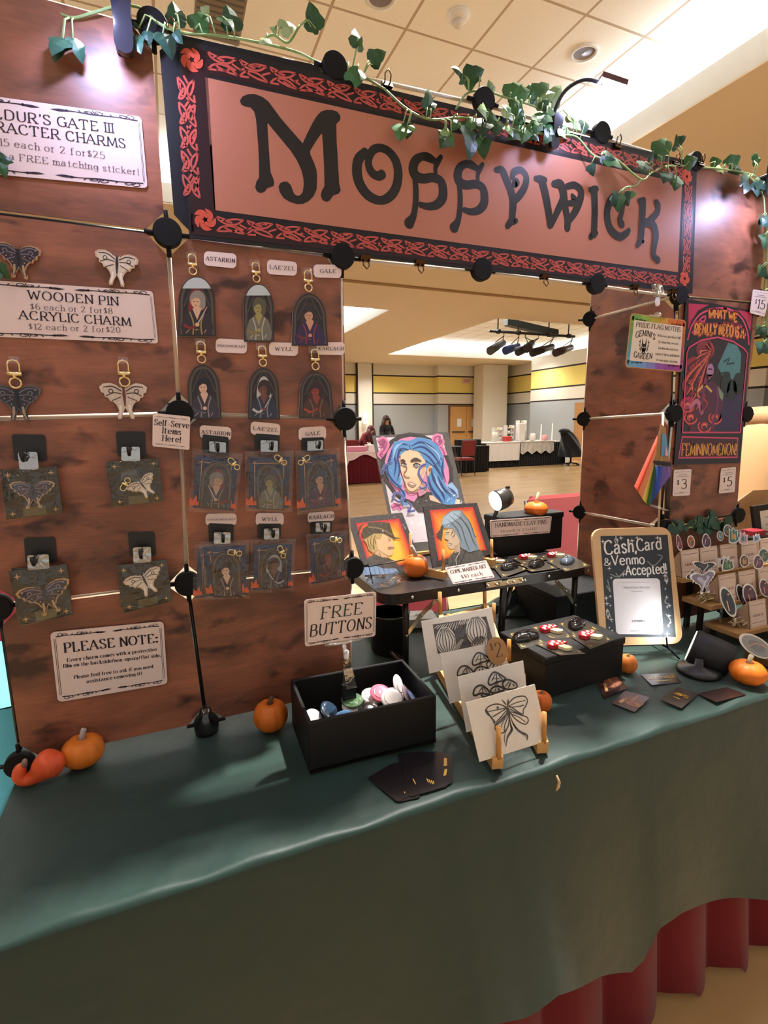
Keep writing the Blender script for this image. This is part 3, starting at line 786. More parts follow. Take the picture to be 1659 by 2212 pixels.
def person(label, base, yaw, shirt, pants, hair, skin='#c99a7c', lean=0.0, hands=((-.3, -.25, .95), (.3, -.25, .95)), longhair=True, height=1.66, bulk=1.0):
    """standing figure facing -Y before the turn; lean bends the trunk forward from the hips"""
    t = thing('person', label, 'person', base)
    R = Matrix.Rotation(yaw, 3, 'Z'); o = Vector(base); k = height / 1.7
    def bend(p):
        p = Vector(p) * k
        if p.z > .95 * k:
            d = p.z - .95 * k
            p = Vector((p.x, p.y - d * math.sin(lean), .95 * k + d * math.cos(lean)))
        return p
    W = lambda p: o + R @ p
    B = lambda x, y, z: W(bend((x, y, z)))
    lh, rh = [W(Vector(h) * k) for h in hands]
    def elbow(sh, hd):
        m = sh.lerp(hd, .5); return m + R @ Vector((0, .06, -.05))
    shl, shr = B(-.18, 0, 1.4), B(.18, 0, 1.4)
    # bare body: head, neck, arms, hands with fingers
    V = [B(0, 0, .98), B(0, 0, 1.2), B(0, 0, 1.42), B(0, -.01, 1.5), B(0, -.03, 1.58), B(0, -.03, 1.66)]
    E = [(0, 1), (1, 2), (2, 3), (3, 4), (4, 5)]; Rd = [.1, .1, .08, .055, .085, .07]
    for sh, hd, s in ((shl, lh, -1), (shr, rh, 1)):
        el = elbow(sh, hd); i = len(V)
        d = (hd - el).normalized(); sd = d.cross(Vector((0, 0, 1))).normalized()
        V += [sh, el, hd, hd + d * .07]; Rd += [.05, .038, .026, .03]
        E += [(2, i), (i, i + 1), (i + 1, i + 2), (i + 2, i + 3)]
        for f, (off, ln) in enumerate(((-.027, .055), (-.009, .07), (.009, .075), (.027, .06))):
            a = len(V); V += [hd + d * .075 + sd * off, hd + d * (.075 + ln * .6) + sd * off * 1.2, hd + d * (.075 + ln) + sd * off * 1.2 + Vector((0, 0, -.015))]
            Rd += [.009, .008, .007]; E += [(i + 3, a), (a, a + 1), (a + 1, a + 2)]
        a = len(V); V += [hd + d * .03 + sd * .04 * s, hd + d * .07 + sd * .06 * s]; Rd += [.011, .009]; E += [(i + 2, a), (a, a + 1)]
    for s in (-1, 1):
        i = len(V); V += [W(Vector((s * .1, 0, .9)) * k), W(Vector((s * .1, -.01, .48)) * k), W(Vector((s * .1, .02, .09)) * k), W(Vector((s * .11, -.12, .05)) * k)]
        Rd += [.085, .06, .042, .038]; E += [(0, i), (i, i + 1), (i + 1, i + 2), (i + 2, i + 3)]
    body = skin_body('body', V, E, [r * k for r in Rd], SKIN, skin)
    # face
    f = R @ Vector((0, -1, 0)); hc = B(0, -.03, 1.6)
    sx = R @ Vector((1, 0, 0))
    for s in (-1, 1):
        body.ball(hc + f * .078 * k + sx * .03 * s + Vector((0, 0, .01)), .011, 8, '#2a1d18')
        body.ball(hc + sx * .085 * s * k, .022, 8, skin)
    body.ball(hc + f * .09 * k + Vector((0, 0, -.02)), .014, 8, skin)
    body.ball(hc + f * .078 * k + Vector((0, 0, -.055)), .018, 8, '#9c5a52', sq=(1, .5, .35))
    body.build('body', SKIN, t, origin=o)
    # clothes
    V = [B(0, 0, .93 if bulk == 1 else .7), B(0, 0, 1.1), B(0, 0, 1.28), B(0, 0, 1.42)]; E = [(0, 1), (1, 2), (2, 3)]; Rd = [(.15 * bulk, .13 * bulk), (.14 * bulk, .12 * bulk), (.16 * bulk, .13 * bulk), (.11 * bulk, .09 * bulk)]
    for sh, hd in ((shl, lh), (shr, rh)):
        el = elbow(sh, hd); i = len(V)
        V += [sh, el, el.lerp(hd, .75)]; Rd += [.075 * bulk, .06 * bulk, .05 * bulk]; E += [(3, i), (i, i + 1), (i + 1, i + 2)]
    skin_body('shirt', V, E, [tuple(q * k for q in r) if isinstance(r, tuple) else r * k for r in Rd], FABRIC, shirt).build('shirt', FABRIC, t)
    V = [W(Vector((0, 0, .96)) * k)]; E = []; Rd = [.14]
    for s in (-1, 1):
        i = len(V); V += [W(Vector((s * .1, 0, .85)) * k), W(Vector((s * .1, -.01, .48)) * k), W(Vector((s * .1, .02, .1)) * k)]
        Rd += [.105, .08, .065]; E += [(0, i), (i, i + 1), (i + 1, i + 2)]
    skin_body('trousers', V, E, [r * k for r in Rd], FABRIC, pants).build('trousers', FABRIC, t)
    hb = MB()
    top = hc + Vector((0, 0, .035)) - f * .025
    hb.ball(top, .108 * k, 18, hair, sq=(1, 1, 1.02))
    if longhair:
        for j in range(13):
            an = math.pi * (j / 12) ; dr = -f * math.sin(an) + sx * math.cos(an)
            s0 = hc + dr * .085 * k + Vector((0, 0, .03))
            hb.tube([s0, s0 + dr * .03 + Vector((0, 0, -.12)), s0 + dr * .035 + Vector((0, 0, -.28 * k)), s0 + dr * .01 + Vector((0, 0, -.4 * k))], [.045, .05, .04, .012], 7, hair)
    hb.build('hair', M('hair', .5, spec=.4), t)
    return t
y = 12.6
p = onY(834, 912, y)
person('person with long dark hair in a black top standing behind the blue-haired portrait, far away', (p.x, y, 0), 0.25, '#17131a', '#1a1a20', '#3a231c', height=1.62)
y = 11.9
p = onY(780, 940, y)
person('person in maroon and white bending over the far maroon table', (p.x, y + .1, 0), 0.5, '#7b2230', '#30303a', '#54262a', lean=.75, height=1.5, hands=((-.15, -.6, .78), (.2, -.55, .8)))
# neighbour on the right, seen past the edge of the display
person('person in a loose beige top behind the right end of the display, mostly hidden', (2.98, .78, 0), 1.45, '#9c7a55', '#8f7353', '#2b1d16', height=1.92, lean=.75, bulk=1.35, hands=((-.2, -.6, .85), (.2, -.6, .85)))

# ---- the far stall with the white and black cloths
y = 12.6
a, b, c = onY(1060, 958, y), onY(1118, 960, y), onY(1236, 965, y - .4)
skirted_table('long far table with a black skirt, right of the column', a.x - .2, c.x, y - .1, y + .65, .78, '#121013', '#dcd8d2')
mb = MB().box(((a.x + b.x) / 2 - .15, y + .26, .792), (b.x - a.x + .3, .8, .012), col='#e4e0dc')
x0, x1 = a.x - .25, b.x
mb.grid(30, 4, lambda u, v: Vector((x0 + (x1 - x0) * u, y - .13 - .015 * math.sin(u * 30) * v, .795 - v * .58)), '#e2dedb')
tag(mb.build('tablecloth', CLOTHM), 'plain white cloth hanging over the left half of the long far table', 'tablecloth', 'cloths of the far stall')
x2, x3 = b.x + .03, onY(1190, 975, y).x
mb = MB().box(((x2 + x3) / 2, y + .26, .80), (x3 - x2, .8, .01), col='#d8d4ce')
mb.grid(40, 6, lambda u, v: Vector((x2 + (x3 - x2) * u, y - .13 - .012 * math.sin(u * 45) * v, .80 - v * (.36 + .05 * math.sin(u * 23)))), '#c9c6c1')
tag(mb.build('tablecloth', M('lace cloth', .9, spec=.1, grain=(9, .35))), 'white lace runner hanging over the black part of the long far table', 'tablecloth', 'cloths of the far stall')
mb = MB()
for k in range(1):
    mb.box(((a.x + b.x) / 2 - .15, y - .1, .09), (b.x - a.x + .1, .02, .16), col='#5a1a22')
rng = random.Random(3)
fars = [(1068, 20, 'round', '#c9c2b6', 'small glass jar'), (1086, 30, 'tall', '#d9d4cd', 'clear tall display stand'), (1097, 11, 'box', '#b23a34', 'red flat box'), (1112, 34, 'tall', '#cfc9c2', 'clear shelf of small goods'), (1125, 38, 'box', '#d8d2cb', 'pale carton of small goods'),
        (1138, 44, 'tall', '#ded9d3', 'tall clear bag of small goods'), (1150, 16, 'round', '#e6e0d8', 'pile of pale wrapped goods'), (1172, 34, 'rod', '#e3ded6', 'thin white candle'), (1176, 12, 'round', '#d59a96', 'small pink dish'), (1196, 36, 'rod', '#dcd6ce', 'thin pale candle beside the coat')]
for i, (u, hp, kind, c, nm) in enumerate(fars):
    p = onY(u, 958, y + .15); hh = hp * mpp(p); bz = .81
    nme = {'round': 'jar', 'tall': 'display_stand', 'box': 'goods_box', 'rod': 'candle'}[kind]
    mb = MB()
    if kind == 'round': mb.lathe([(.06, 0), (.1, .02), (.1, hh * .7), (.07, hh)], (p.x, y + .15, bz), n=14, col=c)
    elif kind == 'rod': mb.lathe([(.05, 0), (.05, .03), (.018, .04), (.016, hh)], (p.x, y + .25, bz), n=10, col=c)
    elif kind == 'box': mb.box((p.x, y + .2, bz + hh / 2), (.26, .2, hh), col=c, bev=.02)
    else:
        for q in range(3): mb.box((p.x, y + .48, bz + hh * (q + .5) / 3), (.3, .2, .02), col=c)
        mb.box((p.x - .14, y + .48, bz + hh / 2), (.015, .2, hh), col=c).box((p.x + .14, y + .48, bz + hh / 2), (.015, .2, hh), col=c)
        for q in range(4): mb.ball((p.x - .1 + .06 * q, y + .45, bz + hh * (.25 + .33 * (q % 3))), .05, 8, ('#b9473e', '#e9e4de', '#c9b28a', '#d8d8d8')[q])
    tag(mb.build(nme, M('pale goods', .4, spec=.4)), nm + ' on the far stall', {'round': 'jar', 'tall': 'stand', 'box': 'box', 'rod': 'candle'}[kind], 'goods on the far stall')
# coat thrown over a chair at the end of that stall
p, q = onY(1200, 937, y - .3), onY(1240, 1000, y - .5)
t = thing('draped_coat', 'black coat heaped over a low stool at the right end of the far stall', 'coat', (p.x + .62, y - .35, 0))
mb = MB()
cx, cy = p.x + .55, y - .45
def heap(u, v):
    an = u * 2 * math.pi; r = .12 + .3 * (1 - v) ** .6 + .04 * math.sin(an * 5 + v * 6)
    return Vector((cx + r * math.cos(an) - .28 * v * v, cy + r * math.sin(an) * .8, .28 + .85 * v))
mb.grid(36, 10, heap, '#0f0d10'); mb.ball((cx - .32, cy, 1.12), .17, 12, '#120f12', sq=(1.3, .8, .5)); mb.build('cloth', FABRIC, t)
mb = MB().lathe([(.03, .06), (.03, .3), (.2, .31), (.2, .34)], (cx, cy, 0), n=14, col='#161416')
for k in range(5):
    an = k * 1.257; mb.tube([Vector((cx, cy, .08)), Vector((cx + .27 * math.cos(an), cy + .27 * math.sin(an), .05))], .02, 6, '#161416')
    mb.ball((cx + .27 * math.cos(an), cy + .27 * math.sin(an), .035), .035, 8, '#0c0c0c')
mb.build('stool_base', PLASTIC, t)

# ---- chairs behind the booth and the neighbour's table on the left
chair('maroon stacking chair behind the stall, left edge hidden by the folding tray', 1.03, 0.86, 0.0, '#7a262c', h=.86)
chair('maroon stacking chair behind the stall seen beside the right-hand panels', 2.03, 0.9, 0.0, '#8c3436', h=1.02)
chair('maroon chair at the left edge beyond the pale blue table', -0.78, 1.16, 0.0, '#7d1f28', h=.9)
def blue(u, v):
    return Vector((-1.5 + 1.07 * u, 0.36 + .52 * v, 0.72 + .01 * math.sin(7 * u + 5 * v) * (1 - v)))
mb = MB().grid(14, 8, blue, '#5fb9d0')
mb.grid(30, 6, lambda u, v: Vector((-1.5 + 1.07 * u, .36 - .05 * v - .02 * math.sin(u * 24) * v, .72 - .62 * v)), '#5fb9d0')
mb.grid(20, 6, lambda u, v: Vector((-.43 + .01 * v + .015 * math.sin(u * 20) * v, .36 + .52 * u, .72 - .62 * v)), '#5fb9d0')
tag(mb.build('tablecloth', FABRIC), 'bright pale blue tablecloth of the neighbouring table at the left edge', 'tablecloth')
t = thing('neighbour_table', 'table under the pale blue cloth at the left edge', 'table', (-.97, .62, 0))
MB().box((-.97, .62, .695), (1.02, .5, .03), col='#8a8580').build('tabletop', MATTE, t)
for sx in (-1.4, -.52):
    for sy in (.42, .82):
        MB().tube([Vector((sx, sy, 0)), Vector((sx, sy, .68))], .014, 6, '#55524e').build('leg', METAL, t)
# ================================================================ THE BOOTH: table and cloths
YF, YB, XL, XR = -0.405, 0.445, -0.355, 2.085
t = thing('folding_table', 'long folding table under the green satin cloth', 'table', ((XL + XR) / 2, 0, 0))
MB().box(((XL + XR) / 2, (YF + YB) / 2, T - .036), (XR - XL - .02, YB - YF - .02, .045), col='#8a8078').build('tabletop', MATTE, t)
for x in (XL + .25, XR - .25):
    for y in (YF + .1, YB - .1):
        MB().tube([Vector((x, y, 0)), Vector((x, y, T - .05))], .015, 8, '#6c6862').build('leg', METAL, t)
def satin():
    m, nt, b = nodes('dark green satin')
    a = N(nt, 'ShaderNodeVertexColor', layer_name='Col')
    nt.links.new(a.outputs[0], b.inputs['Base Color'])
    b.inputs['Roughness'].default_value = 0.5
    b.inputs['Specular IOR Level'].default_value = 0.4
    b.inputs['Sheen Weight'].default_value = 0.12
    ge = N(nt, 'ShaderNodeNewGeometry')
    n = N(nt, 'ShaderNodeTexNoise', i_Scale=9.0, i_Detail=3.0); nt.links.new(ge.outputs['Position'], n.inputs['Vector'])
    f = N(nt, 'ShaderNodeTexNoise', i_Scale=900.0, i_Detail=1.0); nt.links.new(ge.outputs['Position'], f.inputs['Vector'])
    bp = N(nt, 'ShaderNodeBump', i_Strength=0.35, i_Distance=0.012); nt.links.new(n.outputs[0], bp.inputs['Height'])
    b2 = N(nt, 'ShaderNodeBump', i_Strength=0.12, i_Distance=0.0006); nt.links.new(f.outputs[0], b2.inputs['Height'])
    nt.links.new(bp.outputs[0], b2.inputs['Normal']); nt.links.new(b2.outputs[0], b.inputs['Normal'])
    return m
SATIN = satin()
# hem of the front fall, read off the photograph on its own plane
hem = [onY(u, v, -.49) for u, v in ((1030, 2195), (1120, 2165), (1185, 2118), (1290, 2102), (1370, 2108), (1395, 2085), (1432, 2012), (1480, 1978), (1585, 1942), (1659, 1922))]
hx = [-1.0, .3] + [p.x for p in hem] + [2.6]
hz = [.02, hem[0].z - .10] + [p.z for p in hem] + [hem[-1].z + .03]
def hemz(x): return float(np.interp(x, hx, hz))
def wr(x, y):           # soft wrinkles of the top near the front edge
    e = max(0, 1 - (y - YF) / .2)
    return .0024 * e * (math.sin(x * 21 + y * 17) + .6 * math.sin(x * 47 - y * 30) - 1.6) + .001 * (math.sin(x * 13 + y * 9) - 1)
def cloth(u, v):
    x = XL - .004 + (XR - XL + .008) * u
    if v < .5:
        y = YB + (YF + .012 - YB) * (v / .5)
        return Vector((x, y, T + wr(x, y)))
    k = (v - .5) / .5
    if k < .12:
        a = k / .12 * math.pi / 2
        return Vector((x, YF + .012 - .016 * math.sin(a) , T - .016 * (1 - math.cos(a)) + wr(x, YF) * (1 - k / .12)))
    q = (k - .12) / .88
    z = (T - .016) + (hemz(x) - T + .016) * q
    f = .026 * q * q * (math.sin(x * 7.5 + .6) + .5 * math.sin(x * 17 + 1) * min(1, max(0, x - .3)))
    return Vector((x, YF - .004 - .088 * q + .8 * f, z))
mb = MB().grid(220, 70, cloth, '#14302a')
def side(u, v):
    y = YB + (YF - YB) * u
    z = T - .002 - (T - .06) * v
    return Vector((XL - .004 - .02 * v - .012 * v * math.sin(u * 22), y - (.015 * v if u > .95 else 0), z))
mb.grid(40, 14, side, '#14302a')
mb.grid(60, 10, lambda u, v: Vector((XL + (XR - XL) * u, YB + .004 + .012 * v * math.sin(u * 60), T - .2 * v)), '#14302a')
tag(mb.build('tablecloth', SATIN, origin=(.8, 0, .4)), 'dark green satin cloth over the stall table, its hem rising to the right', 'tablecloth')
# maroon box-pleated skirt below the hem
def skirt(u, v):
    x = XL + .02 + (XR - XL - .04) * u
    ph = x / .165 + .15 * math.sin(x * 4)
    k = ph - math.floor(ph)
    prof = .045 * (1 - abs(2 * k - 1) ** 3) - .012 + .008 * math.sin(x * 5)
    return Vector((x + .018 * math.sin(ph * 2 * math.pi) * v, YF + .03 - .072 * v - prof * (.3 + .7 * v), T - .06 - (T - .08 - .012 * math.sin(ph * 6.28)) * v))
mb = MB().grid(400, 8, skirt, '#641119')
tag(mb.build('table_skirt', CLOTHM), 'maroon pleated skirt hanging below the green cloth down to the floor', 'table skirt')

# ================================================================ the display wall of square panels
NPX = {(0, 4): (330, 62), (0, 3): (362, 507), (0, 2): (388, 893), (0, 1): (405, 1258), (1, 4): (720, 150), (1, 3): (737, 557), (1, 2): (742, 905), (1, 1): (760, 1224),
       (2, 4): (1041, 222), (2, 3): (1036, 585), (3, 4): (1293, 292), (3, 3): (1283, 615), (4, 3): (1462, 640), (4, 2): (1452, 893), (5, 2): (1606, 895), (5, 1): (1589, 1112)}
def node(i, k):
    if (i, k) in NPX: return onY(*NPX[(i, k)], 0.0)
    if (i, k) == (0, 0): return Vector((.004, 0, T + .022))
    return Vector((i * P, 0, T + max(k * P, .022)))
BPX = {3: (1275, 690), 2: (1262, 905), 1: (1253, 1105)}
def bnode(k):
    return onY(*BPX[k], P) if k in BPX else Vector((4 * P, P, T + max(k * P, .022)))
stand = thing('display_wall', 'wall of brown wood-print square panels with black corner connectors on the green table', 'display stand', (.7, 0, T))
def panel(c00, c10, c11, c01, front, mat=WOOD, col='#ffffff', gap=.0045, ch=.034, th=.003):
    """c00 bottom left .. c01 top left; corners cut off like a cube-storage panel"""
    q = [Vector(p) for p in (c00, c10, c11, c01)]
    cen = sum(q, Vector()) / 4
    pts = []
    for i in range(4):
        a, b, d = q[i], q[(i + 1) % 4], q[(i - 1) % 4]
        eb, ed = (b - a).normalized(), (d - a).normalized()
        a2 = a + (eb + ed) * gap
        pts += [a2 + ed * ch, a2 + eb * ch]
    fr = Vector(front)
    return MB().plate([p + fr * .006 for p in pts], -fr * th, col, 0).build('panel', mat, stand)
FR = (0, -1, 0)
for i in (-1, 0, 4):
    for k in range(4):
        if i == 0 and k == 3: continue
        panel(node(i, k), node(i + 1, k), node(i + 1, k + 1), node(i, k + 1), FR, WOOD, gap=.0042)
BLK = M('black fabric panel', .6, spec=.3)
panel(node(0, 3) + Vector((.012, 0, 0)), node(1, 3), node(1, 4), node(0, 4) + Vector((.005, 0, 0)), FR, BLK, '#161617', gap=.003)
for k in range(4):     # the return that runs back on the right of the opening, and its twin on the left
    panel(bnode(k), node(4, k), node(4, k + 1), bnode(k + 1), (-1, 0, 0))
    panel(Vector((P, 0, T + k * P)), Vector((P, P, T + k * P)), Vector((P, P, T + (k + 1) * P)), Vector((P, 0, T + (k + 1) * P)), (1, 0, 0))
def connector(p, ax=(0, -1, 0)):
    p = Vector(p); a = Vector(ax)
    mb = MB().lathe([(.012, -.014), (.022, -.012), (.0265, -.004), (.0265, .011), (.025, .013)], p, a, 28, '#131314', smooth=False)
    x = Vector((0, 0, 1)).cross(a) if abs(a.z) < .5 else Vector((1, 0, 0))
    for d in (x, -x, Vector((0, 0, 1)), Vector((0, 0, -1))):
        if p.z + d.z * .05 < T + .004 or p.z + d.z * .05 > T + 4 * P + .02 or (d.z < 0 and P * 1.5 < p.x < P * 3.5): continue
        mb.tube([p + d * .02, p + d * .042], .0045, 8, '#131314')
    return mb.build('connector', MATTE, stand)
def rod(a, b, c='#d8cdb8'):
    return MB().tube([a, b], .0042, 8, c).build('rod', M('pale enamelled steel', .35, spec=.5), stand)
for i in range(-1, 6):
    for k in range(5):
        if i in (2, 3) and k < 3: continue
        connector(node(i, k) + Vector((0, -.004, 0)))
for k in range(1, 5):
    connector(bnode(k) + Vector((-.004, -.006, 0)), Vector((-.75, -.6, 0)).normalized())
    connector(Vector((P, P, T + k * P)))
for k in range(5):
    for i in range(-1, 5):
        if i in (1, 2, 3) and k < 3: continue
        if k == 0: continue
        rod(node(i, k) + Vector((0, .006, 0)), node(i + 1, k) + Vector((0, .006, 0)), '#191716' if (k, i) == (3, -1) or i == 4 else '#d8cdb8')
    rod(bnode(k), node(4, k)) if k else None
for i in (-1, 0, 1, 4, 5):
    for k in range(4):
        if (i, k) == (0, 3): continue
        rod(node(i, k) + Vector((0, .006, 0)), node(i, k + 1) + Vector((0, .006, 0)), '#191716' if k == 0 and i < 1 or i > 3 else '#d8cdb8')
for k in range(4):
    rod(bnode(k), bnode(k + 1))
for i in (0,):      # splayed black foot under the seam of the two left columns
    p = Vector((.004, -.004, T))
    MB().lathe([(.026, 0), (.027, .01), (.015, .045), (.011, .06)], p, n=16, col='#101011').build('foot', SHINY, stand)

# ================================================================ the name banner
TL, TR, BR, BL = onY(384, 84, -.014), onY(1506, 352, -.014), onY(1496, 634, -.014), onY(409, 514, -.014)
t = thing('banner', 'long terracotta banner with a knotwork border and big black lettering across the display top', 'sign', (TL + BR) / 2)
ar = Art(TL, TR, BR, BL, .0004); ar.body(.004, '#1c1a1b', 0)
ar.build('backing', M('black fabric edge', .55, spec=.3), t)
ar = Art(TL, TR, BR, BL, .0004)
fpx = [ar.px(*p) for p in ((443, 167), (1473, 396), (1464, 588), (463, 454))]
ar.fill([fpx[3], fpx[2], fpx[1], fpx[0]], '#b0735d', 1); ar.build('field', VINYL, t)
ar = Art(TL, TR, BR, BL, .0004)
RED, DK, BAND = '#b9544a', '#211419', '#2a171b'
A_ = ar.a
x0, x1, y0, y1 = .045, A_ - .045, .035, .935
def band(cx, cy, ux, uy, L, hgt, n):
    """a run of interlaced knots from (cx,cy) along unit u, hgt wide on its left"""
    vx, vy = -uy, ux; cw = L / n
    f = lambda a, b, k: (cx + ux * cw * (k + a) + vx * hgt * b, cy + uy * cw * (k + a) + vy * hgt * b)
    lw = hgt * .12
    for k in range(n):
        var = k % 3
        up = [(.06, .96), (.16, .7), (.42, .55), (.7, .62), (.94, .95)]
        lo = [(.04, .04), (.2, .33), (.45, .45), (.72, .35), (.96, .05)]
        S = [(up, 1), ([(.06, .96), (.3, .86), (.16, .66)], 0), ([(.94, .95), (.62, .93), (.36, .76), (.56, .68)], 1), (lo, 1), ([(.04, .04), (.34, .08)], 0), ([(.96, .05), (.66, .1), (.36, .26), (.26, .4)], 1)]
        if var == 0: S += [([(.6, .52), (.92, .3)], 0), ([(.8, .62), (1.1, .36)], 0), ([(.3, .1), (.62, .16), (.7, .3)], 1)]
        elif var == 1: S += [([(.78, .4), (1.06, .62)], 0), ([(.2, .5), (.02, .36)], 0), ([(.46, .86), (.74, .84)], 0)]
        else: S += [([(.72, .56), (1.08, .34)], 0), ([(.86, .44), (1.02, .58)], 0), ([(.5, .3), (.74, .14)], 0)]
        for pts, sm in S:
            ar.line([f(a, b, k) for a, b in pts], lw, RED, 2, bool(sm), seg=4)
ar.fill([ar.px(*p) for p in ((388, 98), (446, 110), (466, 462), (414, 503))][::-1], BAND, 1)
ar.fill([ar.px(*p) for p in ((392, 98), (1498, 360), (1480, 392), (440, 158))][::-1], BAND, 1)
ar.fill([ar.px(*p) for p in ((412, 462), (1466, 592), (1492, 626), (414, 506))][::-1], BAND, 1)
ar.fill([ar.px(*p) for p in ((1478, 380), (1500, 366), (1492, 620), (1468, 590))][::-1], BAND, 1)
def run(p, q, hpx, n, flip=1):
    a, b = ar.px(*p), ar.px(*q); L = math.hypot(b[0] - a[0], b[1] - a[1])
    h0 = ar.px(*hpx); ux, uy = (b[0] - a[0]) / L, (b[1] - a[1]) / L
    hg = abs(-uy * (h0[0] - a[0]) + ux * (h0[1] - a[1]))
    band(a[0], a[1], ux, uy, L, hg, n)
run((447, 150), (1478, 386), (442, 110), 22)
run((466, 500), (1462, 619), (462, 466), 22)
run((433, 430), (420, 172), (396, 432), 5)
run((1490, 590), (1495, 400), (1474, 588), 5)
for (u, v) in ((414, 130), (443, 475), (1483, 382), (1478, 602)):
    c = ar.px(u, v); r = .058
    for k in range(5):
        a0 = k * 2 * math.pi / 5
        ar.line([(c[0] + r * math.cos(a0 + q * .5) * (.35 + .65 * q / 3), c[1] + r * math.sin(a0 + q * .5) * (.35 + .65 * q / 3)) for q in range(4)], [.012, .03, .028, .006], '#c4533f', 3, True)
        ar.disc(c[0] + .022 * math.cos(a0), c[1] + .022 * math.sin(a0), .012, '#c4533f', 4, n=10)
ar.build('knotwork_border', VINYL, t)
ar = Art(TL, TR, BR, BL, .0004)
INK = '#23211f'
def crop(ox, oy, sc):
    return lambda pts: [ar.px(ox + p[0] / sc, oy + p[1] / sc) for p in pts]
fm = crop(500, 160, 5.53)
Mo = [(100, 320), (130, 270), (200, 242), (280, 242), (370, 275), (440, 330), (500, 410), (580, 520), (700, 660), (850, 830), (900, 720), (970, 580), (1020, 500), (1070, 450), (1130, 430), (1200, 430), (1260, 450), (1300, 500), (1298, 550), (1250, 600), (1255, 800), (1270, 1050), (1285, 1310), (1305, 1390), (1280, 1430), (1215, 1450), (1170, 1515), (1130, 1528), (1085, 1505), (1065, 1450), (1080, 1390), (1110, 1340), (1105, 1100), (1095, 900), (1082, 720), (1070, 715), (1010, 800), (940, 915), (940, 960), (985, 1060), (1015, 1150), (1022, 1250), (1015, 1380), (980, 1460), (920, 1520), (850, 1552), (780, 1555), (690, 1525), (620, 1480), (575, 1410), (562, 1345), (580, 1305), (625, 1285), (670, 1290), (710, 1330), (730, 1390), (745, 1430), (780, 1455), (820, 1450), (850, 1410), (862, 1330), (858, 1250), (835, 1150), (780, 1030), (700, 910), (600, 790), (500, 670), (435, 590), (428, 600), (435, 750), (445, 900), (455, 1050), (468, 1180), (495, 1240), (510, 1300), (500, 1340), (425, 1365), (395, 1405), (345, 1423), (305, 1405), (282, 1355), (295, 1290), (330, 1235), (328, 1050), (318, 850), (305, 680), (292, 540), (270, 450), (225, 400), (160, 390), (115, 365)]
ar.fill(fm(Mo)[::-1], INK, 2)
def strokes(f, sc, lst):
    for si, st in enumerate(lst):
        pts = f([(p[0], p[1]) for p in st])
        k = (Vector(ar.at(*f([(st[0][0] + 10, st[0][1])])[0])) - Vector(ar.at(*f([(st[0][0], st[0][1])])[0]))).length / 10 / ar.Hh
        k2 = (Vector(ar.at(*f([(st[0][0], st[0][1] + 10)])[0])) - Vector(ar.at(*f([(st[0][0], st[0][1])])[0]))).length / 10 / ar.Hh
        ar.line(pts, [p[2] * (k + k2) / 2 for p in st], INK, 2 + .17 * si, len(pts) > 2, cap=True, seg=8)
fo = crop(740, 260, 4.879)
strokes(fo, 4.879, [[(235, 335, 85), (165, 420, 105), (152, 560, 112), (190, 690, 112), (280, 800, 105), (400, 845, 88), (500, 800, 100), (565, 700, 102), (585, 560, 104), (560, 430, 100), (490, 335, 92), (400, 292, 82), (320, 315, 85), (278, 400, 78), (275, 480, 85), (312, 555, 92), (375, 590, 90), (412, 572, 98)]])
S_ = [[(1035, 385, 46), (1005, 430, 62), (985, 450, 70)], [(985, 440, 60), (900, 392, 88), (830, 385, 76), (765, 430, 90), (742, 520, 104), (775, 590, 106), (850, 615, 92), (950, 605, 88), (1030, 640, 92), (1056, 720, 102), (1050, 820, 102), (990, 890, 88), (900, 910, 72), (820, 890, 60)], [(1000, 440, 60), (978, 500, 50), (978, 560, 46)], [(760, 600, 60), (772, 750, 66), (765, 900, 66), (745, 1010, 72), (700, 1085, 112)]]
strokes(fo, 4.879, S_)
strokes(fo, 4.879, [[(1165 + (x - 690) * .895, 430 + (y - 350) * .955, w_ * .92) for x, y, w_ in s] for s in S_])
fy = crop(1050, 320, 4.1475)
